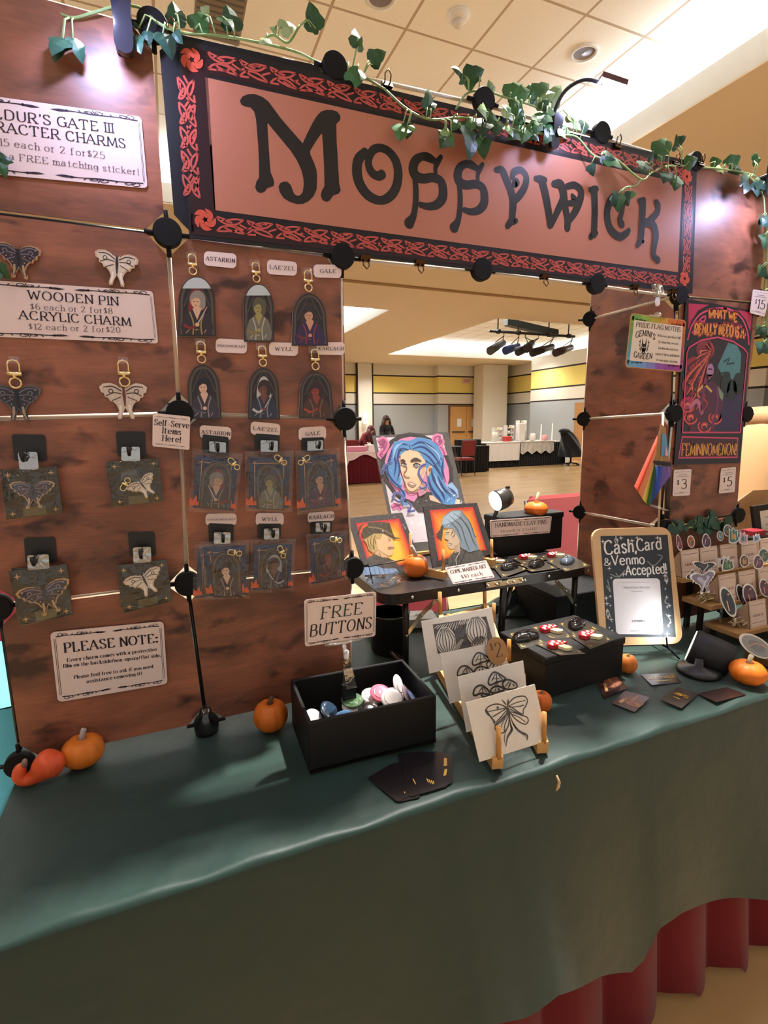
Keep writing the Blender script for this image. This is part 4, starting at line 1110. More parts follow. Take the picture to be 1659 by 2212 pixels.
strokes(fy, 4.15, [[(88, 198, 46), (140, 200, 66), (180, 285, 72), (225, 400, 76), (240, 490, 76), (234, 590, 70), (226, 660, 62)], [(215, 665, 60), (190, 700, 50)], [(240, 660, 56), (266, 650, 44)], [(245, 480, 64), (312, 405, 66), (352, 325, 62), (356, 250, 56), (310, 198, 52), (250, 215, 58), (232, 262, 46)], [(268, 308, 70), (255, 325, 60)],
    [(445, 275, 48), (490, 280, 62), (528, 285, 44)], [(500, 300, 76), (532, 430, 76), (562, 600, 72), (570, 690, 62)], [(580, 690, 50), (640, 560, 60), (690, 450, 70), (684, 380, 80), (660, 325, 76), (605, 322, 52)], [(690, 420, 80), (712, 560, 66), (728, 650, 66), (725, 716, 62)],
    [(735, 660, 52), (800, 560, 66), (843, 450, 68), (843, 380, 62), (790, 333, 54), (725, 345, 50)], [(770, 430, 40), (790, 462, 56), (768, 492, 52), (728, 492, 38)],
    [(932, 376, 44), (985, 368, 50)], [(965, 380, 72), (970, 550, 66), (966, 700, 66), (962, 770, 66)], [(955, 770, 56), (932, 798, 46)], [(966, 770, 56), (986, 760, 36)],
    [(1190, 430, 46), (1140, 440, 60), (1090, 520, 62), (1080, 620, 66), (1112, 730, 68), (1190, 795, 62), (1250, 768, 54), (1274, 738, 40)], [(1150, 432, 50), (1215, 470, 60), (1215, 560, 46), (1198, 640, 50), (1210, 682, 66)],
    [(1370, 476, 44), (1412, 466, 40)], [(1400, 490, 66), (1396, 600, 66), (1388, 750, 64), (1380, 820, 60)], [(1380, 830, 54), (1352, 872, 40)], [(1385, 830, 50), (1402, 838, 28)], [(1405, 685, 50), (1470, 645, 54), (1528, 580, 50), (1536, 520, 54), (1522, 492, 52)], [(1420, 665, 56), (1490, 690, 66), (1515, 780, 66), (1500, 890, 56), (1498, 965, 50), (1535, 1005, 54)]])
ar.build('lettering', VINYL, t)
# clips that hold the banner to the rails
def clip(u, v, label, up=True, dep=-.02):
    p = onY(u, v, dep); k = mpp(p); s = 1 if up else -1
    t = thing('binder_clip', label, 'clip', p, 'small bronze clips of the banner')
    MB().hexa([p + Vector((-.012, -.004, -.008 * s)), p + Vector((.012, -.004, -.008 * s)), p + Vector((.012, .014, -.008 * s)), p + Vector((-.012, .014, -.008 * s)), p + Vector((-.011, .002, .004 * s)), p + Vector((.011, .002, .004 * s)), p + Vector((.011, .008, .004 * s)), p + Vector((-.011, .008, .004 * s))], '#4a3a2c').build('jaw', METAL, t)
    MB().tube([p + Vector((-.006, .0, .0)), p + Vector((-.007, -.004, .014 * s)), p + Vector((0, -.006, .022 * s)), p + Vector((.007, -.004, .014 * s)), p + Vector((.006, 0, 0))], .0016, 6, '#6b5540').build('wire_handle', METAL, t)
for i, (u, v, up, lab) in enumerate(((837, 178, 1, 'bronze clip on the top edge of the banner above its first S'), (1335, 312, 1, 'bronze clip standing on the top edge of the banner at its right'), (1462, 350, 1, 'bronze clip at the top right corner of the banner in the ivy'), (1516, 352, 1, 'bronze clip beside the top right corner of the banner'), (372, 70, 1, 'bronze clip at the top left corner of the banner under the ivy'),
    (790, 560, 0, 'bronze clip on the rail below the banner, nearest the left panels'), (908, 570, 0, 'bronze clip on the rail, second from the left below the banner'), (1178, 600, 0, 'bronze clip on the rail below the letter W'), (1372, 622, 0, 'bronze clip below the banner over the angled panels'), (1455, 632, 0, 'bronze clip below the right end of the banner by the clear clip'))):
    clip(u, v, lab, bool(up))
# ================================================================ what hangs on the panels
INK2 = '#2b2230'; SOFTINK = '#6d5f62'; CARD = '#e3cfca'
def wallq(*pts, y=-.009): return [onY(u, v, y) for u, v in pts]
def card(name, label, cat, q, draw, col=CARD, rad=.06, th=.0012, mat=PAPER, group=None, lift=.0003, edge=None):
    ar = Art(*q, lift); ar.body(th, col, rad, edge)
    draw(ar)
    return tag(ar.build(name, mat), label, cat, group)

# the price signs
def d1(A):
    A.price_border(INK2, .055, .07, 2)
    X = lambda u, v: A.px(u, v)
    def tl(t, p0, p1, h, **k):
        a, b = X(*p0), X(*p1); A.text(t, (a[0] + b[0]) / 2, (a[1] + b[1]) / 2, h, INK2 if k.pop('dark', 1) else SOFTINK, w=abs(b[0] - a[0]), dy=b[1] - a[1], **k)
    tl("BALDUR'S GATE III", (-65, 249), (244, 287), .125)
    tl("CHARACTER CHARMS", (-85, 273), (270, 320), .125)
    tl("$15 each or 2 for$25", (-15, 312), (226, 343), .09, dark=0, weight=.8)
    tl("with a FREE matching sticker!", (-40, 337), (300, 378), .085, dark=0, weight=.85)
card('price_sign', "cream price sign for character charms, cut off by the left edge", 'sign', wallq((-140, 190), (305, 252), (319, 407), (-130, 365)), d1)
def d2(A):
    A.price_border(INK2, .065, .08, 2)
    X = lambda u, v: A.px(u, v)
    for t, p0, p1, h, c, w in (("WOODEN PIN", (62, 646), (255, 660), .155, INK2, 1), ("$6 each or 2 for$8", (66, 668), (243, 678), .105, SOFTINK, .8), ("ACRYLIC CHARM", (42, 689), (282, 704), .155, INK2, 1), ("$12 each or 2 for$20", (62, 711), (260, 719), .105, SOFTINK, .8)):
        a, b = X(*p0), X(*p1); A.text(t, (a[0] + b[0]) / 2, (a[1] + b[1]) / 2, h, c, w=b[0] - a[0], weight=w, dy=b[1] - a[1])
card('price_sign', 'cream sign reading WOODEN PIN and ACRYLIC CHARM on the left panels', 'sign', wallq((-52, 603), (330, 629), (342, 742), (-44, 726)), d2)
def d3(A):
    A.price_border(INK2, .06, .055, 2)
    X = lambda u, v: A.px(u, v)
    for t, p0, p1, h, w in (("PLEASE NOTE:", (139, 1408), (340, 1386), .135, 1.1), ("Every charm comes with a protective", (145, 1428), (338, 1404), .05, 1), ("film on the backside/non-epoxy/flat side.", (136, 1441), (347, 1417), .05, 1), ("Please feel free to ask if you need", (160, 1465), (330, 1441), .05, 1), ("assistance removing it!", (187, 1474), (306, 1456), .05, 1)):
        a, b = X(*p0), X(*p1); A.text(t, (a[0] + b[0]) / 2, (a[1] + b[1]) / 2 - .01, h, INK2, w=b[0] - a[0], weight=w * (1 if h > .1 else 1.3), dy=b[1] - a[1], thin=.05)
card('notice_sign', 'cream notice headed PLEASE NOTE at the foot of the left panels', 'sign', wallq((108, 1366), (353, 1342), (362, 1477), (125, 1517), y=-.012), d3)
def d4(A):
    for y in (.9, .08): A.flourish(.08, A.a - .08, y, .03, INK2)
    for t, y in (("Self-Serve", .65), ("Items", .43), ("Here!", .2)):
        A.text(t, A.a / 2, y, .17, INK2, w={.65: .92, .43: .5, .2: .5}[y] * A.a, weight=1.1, ital=.08)
card('notice_sign', 'small cream sign reading Self-Serve Items Here! over a connector', 'sign', wallq((330, 892), (411, 900), (409, 972), (329, 964), y=-.03), d4, rad=.05)

def nametag(label, text, q, w=.82, h=.27, ital=.05, weight=1.15):
    def d(A): A.text(text, A.a / 2, .5 - h / 2, h, INK2, w=w * A.a, weight=weight, thin=.04, track=.28, ital=ital)
    card('name_tag', label, 'name tag', wallq(*q, y=-.0095), d, rad=.3, group='rounded cream name tags of the charms')
nametag('cream name tag beside the first clasp at the top left of the charm panel', 'ASTARION', ((441, 542), (511, 548), (510, 580), (440, 573)), .88)
nametag('cream name tag beside the second clasp on the top row of the charm panel', "LAE'ZEL", ((577, 560), (642, 566), (641, 596), (577, 592)), .84)
nametag('cream name tag at the top right corner of the charm panel', 'GALE', ((677, 571), (738, 572), (737, 601), (678, 599)), .55)
nametag('cream name tag with small lettering between the first and second upper hanging charms', 'SHADOWHEART', ((466, 731), (534, 734), (533, 764), (466, 761)), .9, .16)
nametag('cream name tag just left under the third upper hanging charm', 'WYLL', ((581, 739), (645, 741), (643, 769), (581, 767)), .58)
nametag('cream name tag partly behind the third upper hanging charm, at the panel edge', 'KARLACH', ((684, 740), (745, 739), (744, 767), (684, 766)), .88)
nametag('cream name tag above the first packaged charm of the upper row', 'ASTARION', ((431, 918), (500, 923), (499, 952), (432, 947)), .9)
nametag('cream name tag above the second packaged charm of the upper row', "LAE'ZEL", ((542, 910), (606, 916), (604, 944), (541, 938)), .84)
nametag('cream name tag above the third packaged charm of the upper row', 'GALE', ((645, 924), (704, 920), (705, 949), (645, 952)), .52)
nametag('cream name tag with small lettering above the leftmost package of the lower row', 'SHADOWHEART', ((444, 1110), (511, 1109), (511, 1134), (444, 1135)), .9, .15)
nametag('cream name tag above the middle package of the lower row', 'WYLL', ((553, 1108), (613, 1108), (613, 1135), (552, 1135)), .55)
nametag('cream name tag above the rightmost package of the lower row', 'KARLACH', ((665, 1108), (722, 1104), (722, 1125), (665, 1129)), .9, .36)

# ---- clasps, charms and moths
def clasp(parent, A_top, L, tilt=0.0, name='clasp'):
    """gold swivel clasp hanging from the point A_top for a length L"""
    p = Vector(A_top); c, s = math.cos(tilt), math.sin(tilt)
    g = lambda x, z: p + Vector((x * c - z * s, -.004, x * s + z * c)) * 1.0
    mb = MB(); w = L * .17
    mb.tube([g(-w, -.42 * L), g(-w, -.14 * L), g(-w * .7, -.04 * L), g(0, 0), g(w * .7, -.04 * L), g(w, -.14 * L), g(w, -.42 * L)], L * .035, 6, '#efd79a')
    mb.tube([g(-w * 1.25, -.46 * L), g(w * 1.25, -.46 * L)], L * .075, 8, '#f4e2ac')
    mb.tube([g(0, -.5 * L), g(0, -.62 * L)], L * .06, 8, '#efd79a')
    ring = [g(w * 1.0 * math.sin(a), -.76 * L + w * 1.0 * math.cos(a)) for a in [k * math.pi / 7 for k in range(14)]]
    mb.tube(ring, L * .034, 6, '#efd79a', closed=True)
    return mb.build(name, GOLD, parent)

def arch(a, top=.62, k=9, x0=0.0, inset=0.0, y0=0.0):
    """pointed window outline in face units"""
    l, r = x0 + inset, a - x0 - inset; m = (l + r) / 2; y0 += inset
    pts = [(l, y0), (r, y0), (r, top)]
    for i in range(1, k):
        t = i / k; pts.append((r - (r - m) * t ** 1.7, top + (1 - inset - top) * math.sin(t * math.pi / 2)))
    pts.append((m, 1 - inset))
    for i in range(k - 1, 0, -1):
        t = i / k; pts.append((l + (m - l) * t ** 1.7, top + (1 - inset - top) * math.sin(t * math.pi / 2)))
    pts.append((l, top))
    return pts

def bust(A, x, hair, skin, coat, trim, accent, fac=1, hl=0.0, s=1.0, pose=0):
    """a plain half-length figure in a pointed window"""
    a = A.a; P_ = lambda px, py: (a / 2 + (px - .5) * a * s * fac, py * s)
    A.fill([P_(*p) for p in ((.12, .02), (.88, .02), (.93, .16), (.82, .38), (.62, .46), (.38, .46), (.18, .38), (.07, .16))][::fac or 1], coat, 4)
    A.fill([P_(*p) for p in ((.38, .46), (.5, .28), (.62, .46), (.58, .5), (.42, .5))], skin, 5.3)
    hr = .13
    A.disc(a / 2 + .02 * a * fac, .625 * s, .22 * a * s, hair, 5, ry=.15 * s); A.disc(a / 2 + .1 * a * fac, .57 * s, .14 * a * s, hair, 5.15, ry=.13 * s)
    if hl: A.fill([P_(*p) for p in ((.3, .62), (.26, .44 - hl), (.36, .4 - hl), (.64, .4 - hl), (.74, .44 - hl), (.7, .62))], hair, 3)
    A.disc(a / 2 - .03 * a * fac, .575 * s, .125 * a * s, skin, 6, ry=.095 * s)
    A.fill([P_(*p) for p in ((.34, .6), (.4, .7), (.58, .72), (.66, .6), (.6, .64), (.46, .655))], hair, 7)
    for e in (-.055, .045): A.line([(a / 2 + (e - .03) * a * fac - .02 * a, .585 * s), (a / 2 + (e - .03) * a * fac + .025 * a, .588 * s)], .012, '#2a1c1c', 7)
    A.line([(a / 2 - .06 * a * fac, .525 * s), (a / 2 + .0 * a, .525 * s)], .01, '#7a4a42', 7)
    for q in (.3, .7): A.line([P_(q, .42), P_(.5 + (q - .5) * .5, .22), P_(.5 + (q - .5) * .6, .03)], .022, trim, 5, True)
    A.line([P_(.14, .2), P_(.32, .14), P_(.5, .2)], [.05, .045, .03], accent, 6, True)
    A.disc(*P_(.5, .2), .035, skin, 7)
    if pose: A.line([P_(.5, .2), P_(.78, .5)], [.022, .008], '#b9b4b0', 6)
    for k in range(3): A.line([P_(.2 + .24 * k, .06 + .05 * (k % 2)), P_(.3 + .22 * k, .12)], .016, trim, 5)

WIN = [('#8d8378', '#d3a98a', '#2f2026', '#9a8550', '#7a1f24', 0, 1), ('#56503a', '#9a8f52', '#6f6b5f', '#b3aa92', '#84713a', .0, 0), ('#2b2226', '#c59276', '#34204a', '#8a3438', '#70262c', .12, 0),
       ('#1d161d', '#d6b09a', '#342c38', '#8b7f86', '#4a3f4c', .2, 0), ('#33211f', '#6f4233', '#2b2c3e', '#7e7f8e', '#b9b6b4', .0, 1), ('#321a1a', '#8a3a2c', '#4a2a22', '#7b5a40', '#a0442e', .06, 0)]
def draw_window(A, spec, film, fac=1):
    hair, skin, coat, trim, acc, hl, pose = spec
    A.fill(arch(A.a, .62, x0=0, inset=.0), '#2a2320', 1)
    A.fill(arch(A.a, .6, inset=.03), '#54463a', 2)
    A.fill(arch(A.a, .58, inset=.07), '#241c1a', 3)
    A.fill(arch(A.a, .5, inset=.16), acc if pose else '#382722', 3.4)
    m = A.a / 2
    for s in (-1, 1):
        A.line([(m, .96), (m + s * .2 * A.a, .74), (m + s * .36 * A.a, .5)], .014, '#544a43', 3.6, True)
    bust(A, m, hair, skin, coat, trim, acc, fac, hl, 1.0, pose)
    if film:
        A.fill([p for p in arch(A.a, .62, inset=.015) if p[1] > .78] , '#b9c3c4', 8)
def hanging_charm(label, tip, hook, tl, bl, br, tr, spec, film=0):
    q = wallq((tl[0], tip[1]), (tr[0], tip[1]), br, bl, y=-.013)
    t = thing('acrylic_charm', label, 'charm', q[3].lerp(q[2], .5), 'arched charms hanging by gold clasps')
    A = Art(*q, .0003)
    A.plate([A.at(*p) for p in arch(A.a)], -A.n * .003, '#cfd3d2')
    draw_window(A, spec, film); A.build('body', ACRYLIC, t)
    h, tp = onY(*hook, -.011), onY(*tip, -.011)
    clasp(t, h, (h - tp).length * 1.0, math.atan2(tp.x - h.x, h.z - tp.z) * 1.0)
    a = Art(*wallq((hook[0] - 12, hook[1] - 8), (hook[0] + 10, hook[1] - 6), (hook[0] + 10, hook[1] + 8), (hook[0] - 12, hook[1] + 7), y=-.0185), .0002)
    a.body(.0004, '#ffffff'); a.build('clear_tape', BAG, t)
hanging_charm('arched charm with a pale silvery upper film, first in the top hanging row', (417, 598), (414, 550), (386, 650), (385, 727), (467, 727), (462, 650), WIN[0], 1)
hanging_charm('arched charm with a pale film and a greenish figure, second in the top hanging row', (554, 614), (551, 568), (524, 660), (527, 738), (592, 738), (590, 660), WIN[1], 1)
hanging_charm('arched charm with a figure in a purple robe, third in the top hanging row', (666, 634), (664, 585), (634, 690), (630, 747), (709, 747), (700, 680), WIN[2])
hanging_charm('arched charm with a black-haired figure, first in the lower hanging row', (436, 788), (433, 738), (404, 850), (407, 905), (479, 905), (472, 850), WIN[3])
hanging_charm('arched charm with a figure before a raised blade, second in the lower hanging row', (568, 795), (565, 748), (538, 850), (535, 905), (605, 906), (600, 850), WIN[4])
hanging_charm('arched charm with a dark red figure, third in the lower hanging row', (681, 803), (679, 755), (650, 850), (645, 903), (722, 905), (712, 850), WIN[5])

MOTH = [(0, .2), (.05, .24), (.09, .3), (.07, .21), (.16, .3), (.3, .35), (.46, .33), (.56, .25), (.53, .12), (.46, .09), (.45, .0), (.37, -.03), (.34, -.11), (.27, -.12), (.2, -.2), (.15, -.34), (.2, -.48), (.19, -.57), (.11, -.56), (.07, -.42), (0, -.28)]
def draw_moth(A, x, y, s, rot, rim, wing, mark, body, lace, L=1, sx=1.0):
    c, n = math.cos(rot), math.sin(rot)
    f = lambda px, py: (x + s * (px * c * sx - py * n), y + s * (px * n * sx + py * c))
    out = [(p[0], p[1]) for p in MOTH] + [(-p[0], p[1]) for p in MOTH[-2:0:-1]]
    A.fill([f(*p) for p in out][::-1], rim, L)
    A.fill([f(p[0] * .9, p[1] * .88 + .005) for p in out][::-1], wing, L + 1)
    for d in (-1, 1):
        for pts, w in (([(.05, .14), (.25, .26), (.46, .24)], .03), ([(.06, .08), (.25, .1), (.42, .02)], .025), ([(.08, 0), (.2, -.06), (.3, -.1)], .022)):
            A.line([f(d * a, b) for a, b in pts], w * s, mark, L + 2, True)
        A.disc(*f(d * .3, .14), .06 * s, mark, L + 2); A.disc(*f(d * .3, .14), .035 * s, wing, L + 3)
        for q in ((.15, .03), (.42, .22), (.14, -.14), (.28, .0)): A.disc(*f(d * q[0], q[1]), .018 * s, lace, L + 3, n=8)
        A.line([f(d * .1, -.2), f(d * .11, -.36), f(d * .15, -.52)], [.05 * s, .06 * s, .03 * s], lace, L + 2)
        A.line([f(d * .01, .2), f(d * .07, .28)], .014 * s, body, L + 3)
    A.line([f(0, .2), f(0, .05), f(0, -.24)], [.05 * s, .08 * s, .03 * s], body, L + 4)
def moth_thing(name, label, cat, cx, cy, size, rot, cols, hook=None, th=.003, mat=ACRYLIC, grp=None):
    c = onY(cx, cy, -.013); k = mpp(c) * size / 2
    t = thing(name, label, cat, c, grp) if hook else None
    A = Art(c + Vector((-k, 0, k)), c + Vector((k, 0, k)), c + Vector((k, 0, -k)), c + Vector((-k, 0, -k)), .0003)
    cr, sn = math.cos(rot), math.sin(rot)
    out = [(p[0], p[1]) for p in MOTH] + [(-p[0], p[1]) for p in MOTH[-2:0:-1]]
    A.plate([A.at(.5 + (p[0] * cr - p[1] * sn) * .9, .55 + (p[0] * sn + p[1] * cr) * .9) for p in out], -A.n * th, cols[0])
    draw_moth(A, .5, .55, .9, rot, *cols)
    if not hook: return tag(A.build(name, mat), label, cat, grp)
    A.build('body', mat, t)
    h = onY(*hook, -.011); e = A.at(.5, .55 + .2 * .9)
    clasp(t, h, (h - e).length * .98, 0)
    a = Art(*wallq((hook[0] - 10, hook[1] - 9), (hook[0] + 12, hook[1] - 7), (hook[0] + 12, hook[1] + 6), (hook[0] - 10, hook[1] + 6), y=-.0185), .0002)
    a.body(.0004, '#ffffff'); a.build('clear_tape', BAG, t)
DARKM = ('#b08a62', '#2b2532', '#7d6f7c', '#15121a', '#b39270'); LITM = ('#c9b093', '#d8cbbb', '#4a3c38', '#2a201e', '#efe6da'); DKA = ('#5a5558', '#25222c', '#6c6470', '#141118', '#a08b74')
moth_thing('wooden_pin', 'dark moth pin with a wooden rim above the WOODEN PIN sign', 'pin', 40, 560, 86, -.05, DARKM, mat=M('painted ply', .35, spec=.5))
moth_thing('wooden_pin', 'pale moth pin with a wooden rim near the seam of the left panels', 'pin', 253, 577, 84, -.1, LITM, mat=M('painted ply', .35, spec=.5))
moth_thing('moth_charm', 'dark moth charm on a gold clasp at the left edge', 'charm', 38, 866, 92, 0.0, DKA, hook=(28, 778), grp='moth charms on gold clasps')
moth_thing('moth_charm', 'pale moth charm on a gold clasp below the WOODEN PIN sign', 'charm', 269, 862, 92, 0.0, ('#d8c6b8', '#cdbcae', '#46322c', '#6b2f24', '#e8ddd0'), hook=(265, 779), grp='moth charms on gold clasps')

# ---- packaged goods on black adhesive hooks
def hook(label, q, tipx):
    c = wallq(*q, y=-.010)
    t = thing('adhesive_hook', label, 'hook', (c[0] + c[2]) / 2, 'black adhesive hooks')
    A = Art(*c, .0003); A.body(.002, '#151516', .1); A.build('back_plate', PLASTIC, t)
    p = onY(tipx[0], tipx[1], -.012)
    MB().tube([p, p + Vector((0, -.028, -.004)), p + Vector((0, -.036, .004)), p + Vector((0, -.037, .012))], .0035, 8, '#121213').build('prong', PLASTIC, t)
def star(A, x, y, r, col, L=2):
    pts = []
    for k in range(8):
        a = math.pi / 4 * k + math.pi / 2; q = r if k % 2 == 0 else r * .28
        pts.append((x + q * math.cos(a), y + q * math.sin(a)))
    A.fill(pts, col, L)
def sleeve(t, q, n, th=.006):
    """the crinkled clear bag round a card, with a hang tab"""
    a, b, c, d = q
    rng = random.Random(int(a.x * 1000) % 997)
    mb = MB(); ph = rng.random() * 6
    def pt(u, v):
        p = (d * (1 - u) + c * u) * (1 - v) + (a * (1 - u) + b * u) * v
        e = math.sin(math.pi * u) ** .5 * math.sin(math.pi * v) ** .5 if 0 < u < 1 and 0 < v < 1 else 0
        return p + n * (e * (th + .0022 * math.sin(u * 9 + v * 7 + ph) + .0015 * math.sin(v * 19 - u * 11 + ph)))
    mb.grid(12, 12, pt)
    return mb.build('clear_sleeve', BAG, t)
def moth_pack(label, q, tab, hk, moth, cols, cl=None, y=-.03, group='packaged moth charms on black hooks'):
    c = wallq(*q, y=y); n = Vector((0, -1, 0))
    t = thing('moth_package', label, 'packaged charm', (c[2] + c[3]) / 2, group)
    A = Art(*c, .0003); A.body(.001, '#2f2c22', 0)
    for sx, sy in ((.12, .1), (.88, .1), (.12, .88), (.88, .88)): star(A, sx * A.a, sy, .06, '#c39a5c')
    A.rect(.3 * A.a, .02, .7 * A.a, .2, '#5b543c', 1)
    A.build('backing_card', PAPER, t)
    if moth:
        x, yy, s, r = moth
        A = Art(*[p + n * .002 for p in c], .0003); draw_moth(A, x * A.a, yy, s, r, *cols, sx=1.15); A.build('moth', ACRYLIC, t)
        if cl:
            p = A.at(cl[0] * A.a, cl[1]); clasp(t, p, .03, cl[2])
    sleeve(t, [p + n * .003 for p in c], n)
    tb = wallq(*tab, y=y - .002); B = Art(*tb, .0002); B.body(.0005, '#ffffff', .12)
    B.build('hang_tab', CLEAR, t)
def packset(hq, tip, hlab, packs):
    hook(hlab, hq, tip)
    for p in packs: p()
packset(((25, 938), (97, 939), (101, 996), (31, 996)), (58, 988), 'black adhesive hook above the package with a dark moth at the left edge', [])
moth_pack('clear package with a dark moth hanging from the upper left hook', ((0, 1014), (123, 1008), (136, 1108), (14, 1123)), ((38, 976), (80, 976), (84, 1014), (42, 1014)), 0, (.52, .52, .62, -.05), DARKM)
hook('black adhesive hook above the package with a pale moth and clasp', ((250, 932), (313, 932), (315, 986), (254, 986)), (281, 976))
moth_pack('clear package behind the one with a pale moth and clasp', ((228, 1000), (335, 990), (350, 1080), (243, 1095)), ((262, 965), (300, 965), (302, 995), (262, 995)), 0, None, None, y=-.022)
moth_pack('clear package with a pale tilted moth and a gold clasp, upper right hook', ((231, 997), (343, 989), (353, 1084), (247, 1095)), ((263, 965), (302, 965), (303, 996), (263, 996)), 0, (.62, .42, .5, .5), LITM, (.2, .35, 2.6))
hook('black adhesive hook above the stack of dark moth packages', ((51, 1162), (119, 1160), (123, 1214), (56, 1220)), (80, 1208))
moth_pack('rear clear package of the lower left stack', ((24, 1228), (140, 1220), (152, 1310), (36, 1330)), ((60, 1200), (104, 1198), (106, 1228), (62, 1228)), 0, None, None, y=-.022)
moth_pack('front clear package with a dark moth, lower left stack', ((18, 1234), (145, 1217), (158, 1328), (44, 1352)), ((58, 1200), (105, 1197), (107, 1228), (60, 1232)), 0, (.55, .48, .66, .14), DARKM, y=-.034)
hook('black adhesive hook above the stack of pale moth packages', ((276, 1150), (334, 1149), (337, 1200), (280, 1202)), (306, 1194))
moth_pack('rear clear package of the lower right moth stack', ((253, 1222), (350, 1212), (362, 1290), (262, 1312)), ((288, 1182), (325, 1182), (326, 1216), (288, 1218)), 0, None, None, y=-.022)
moth_pack('front clear package with a pale moth, lower right moth stack', ((252, 1221), (360, 1208), (373, 1298), (268, 1324)), ((287, 1183), (326, 1181), (327, 1214), (288, 1217)), 0, (.5, .6, .6, .28), LITM, y=-.034)

def char_pack(label, q, tab, spec, fac, cl, inner=(.2, .07, .86, .84), tilt=0.0, y=-.03, dull=0):
    c = wallq(*q, y=y); n = Vector((0, -1, 0))
    t = thing('charm_package', label, 'packaged charm', (c[2] + c[3]) / 2, 'packaged arched charms on black hooks')
    A = Art(*c, .0003); A.plate([A.at(*p) for p in A.rr(.08 * A.a, .06, .93 * A.a, .9, .0)], -A.n * .001, '#24304f')
    A.line([(.2 * A.a, .2), (.2 * A.a, .8), (.8 * A.a, .8), (.8 * A.a, .2)], .012, '#b98a52', 2)
    for sx in (.2, .8): star(A, sx * A.a, .8, .05, '#c98f4a')
    for sx in (.14, .86):
        A.fill([(sx * A.a - .1, .1), (sx * A.a + .1, .1), (sx * A.a + .07, .2), (sx * A.a + .02, .16), (sx * A.a, .27), (sx * A.a - .05, .18), (sx * A.a - .09, .22)], '#c9562e', 2)
    A.rect(.1 * A.a, .1, .92 * A.a, .14, '#8c3a2c', 1.5)
    A.build('backing_card', PAPER, t)
    x0, y0, x1, y1 = inner
    P4 = [A.at(x0 * A.a + tilt * .1, y1), A.at(x1 * A.a + tilt * .1, y1 + tilt * .05), A.at(x1 * A.a, y0 + tilt * .05), A.at(x0 * A.a, y0)]
    B = Art(*[p + n * .003 for p in P4], .0003)
    B.plate([B.at(*p) for p in arch(B.a)], -B.n * .0025, '#9a9890')
    draw_window(B, spec, 0, fac); B.build('charm', ACRYLIC, t)
    clasp(t, A.at(cl[0] * A.a, cl[1]) + n * .004, .032, cl[2])
    sleeve(t, [p + n * .004 for p in c], n)
    B = Art(*wallq(*tab, y=y - .001), .0002); B.body(.0005, '#ffffff', .1); B.build('hang_tab', CLEAR, t)
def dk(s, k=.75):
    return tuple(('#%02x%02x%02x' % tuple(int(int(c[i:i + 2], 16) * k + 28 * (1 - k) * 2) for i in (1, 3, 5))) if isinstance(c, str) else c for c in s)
for hq, tip, lab in ((((437, 938), (494, 944), (495, 985), (438, 978)), (468, 968), 'black hook above the first packaged charm of the upper row'), (((552, 936), (604, 940), (604, 974), (551, 970)), (582, 965), 'black hook above the second packaged charm of the upper row'), (((651, 946), (700, 944), (699, 976), (652, 975)), (682, 962), 'black hook above the third packaged charm of the upper row'),
                     (((450, 1130), (505, 1132), (504, 1172), (452, 1172)), (479, 1160), 'black hook above the leftmost charm packages of the lower row'), (((557, 1131), (608, 1131), (606, 1163), (557, 1163)), (585, 1150), 'black hook above the middle charm package of the lower row'), (((671, 1127), (717, 1125), (716, 1152), (672, 1155)), (694, 1138), 'black hook above the rightmost charm package of the lower row')):
    hook(lab, hq, tip)
char_pack('packaged arched charm at the left of the upper row of packages', ((416, 968), (524, 980), (510, 1112), (407, 1104)), ((452, 953), (488, 956), (488, 978), (452, 975)), dk(WIN[0]), -1, (.72, .9, .7))
char_pack('packaged arched charm with a greenish figure in the middle of the upper row', ((528, 975), (634, 973), (630, 1105), (530, 1104)), ((563, 951), (600, 952), (600, 976), (563, 976)), dk(WIN[1]), 1, (.6, .92, .9), (.24, .04, .84, .8), -.4)
char_pack('packaged arched charm with a purple robed figure at the right of the upper row', ((637, 973), (733, 967), (737, 1100), (641, 1112)), ((664, 953), (698, 951), (698, 972), (664, 974)), dk(WIN[2]), 1, (.3, .9, -1.0))
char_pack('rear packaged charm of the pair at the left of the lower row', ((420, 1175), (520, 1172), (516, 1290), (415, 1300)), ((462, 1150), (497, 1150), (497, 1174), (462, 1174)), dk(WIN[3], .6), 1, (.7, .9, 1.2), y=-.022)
char_pack('front packaged charm with a black-haired figure at the left of the lower row', ((428, 1170), (538, 1165), (539, 1292), (446, 1294)), ((462, 1150), (498, 1150), (498, 1174), (462, 1176)), dk(WIN[3], .9), 1, (.55, .82, 1.3), (.16, .03, .82, .82), .1, y=-.036)
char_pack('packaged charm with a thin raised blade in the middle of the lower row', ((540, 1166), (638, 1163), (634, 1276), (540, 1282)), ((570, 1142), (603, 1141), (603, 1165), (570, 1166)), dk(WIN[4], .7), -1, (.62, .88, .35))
char_pack('packaged charm with a dark red figure at the right of the lower row', ((660, 1154), (750, 1144), (749, 1252), (667, 1270)), ((682, 1130), (713, 1128), (713, 1148), (682, 1150)), dk(WIN[5], .7), 1, (.55, .88, 1.3), (.18, .06, .86, .86))

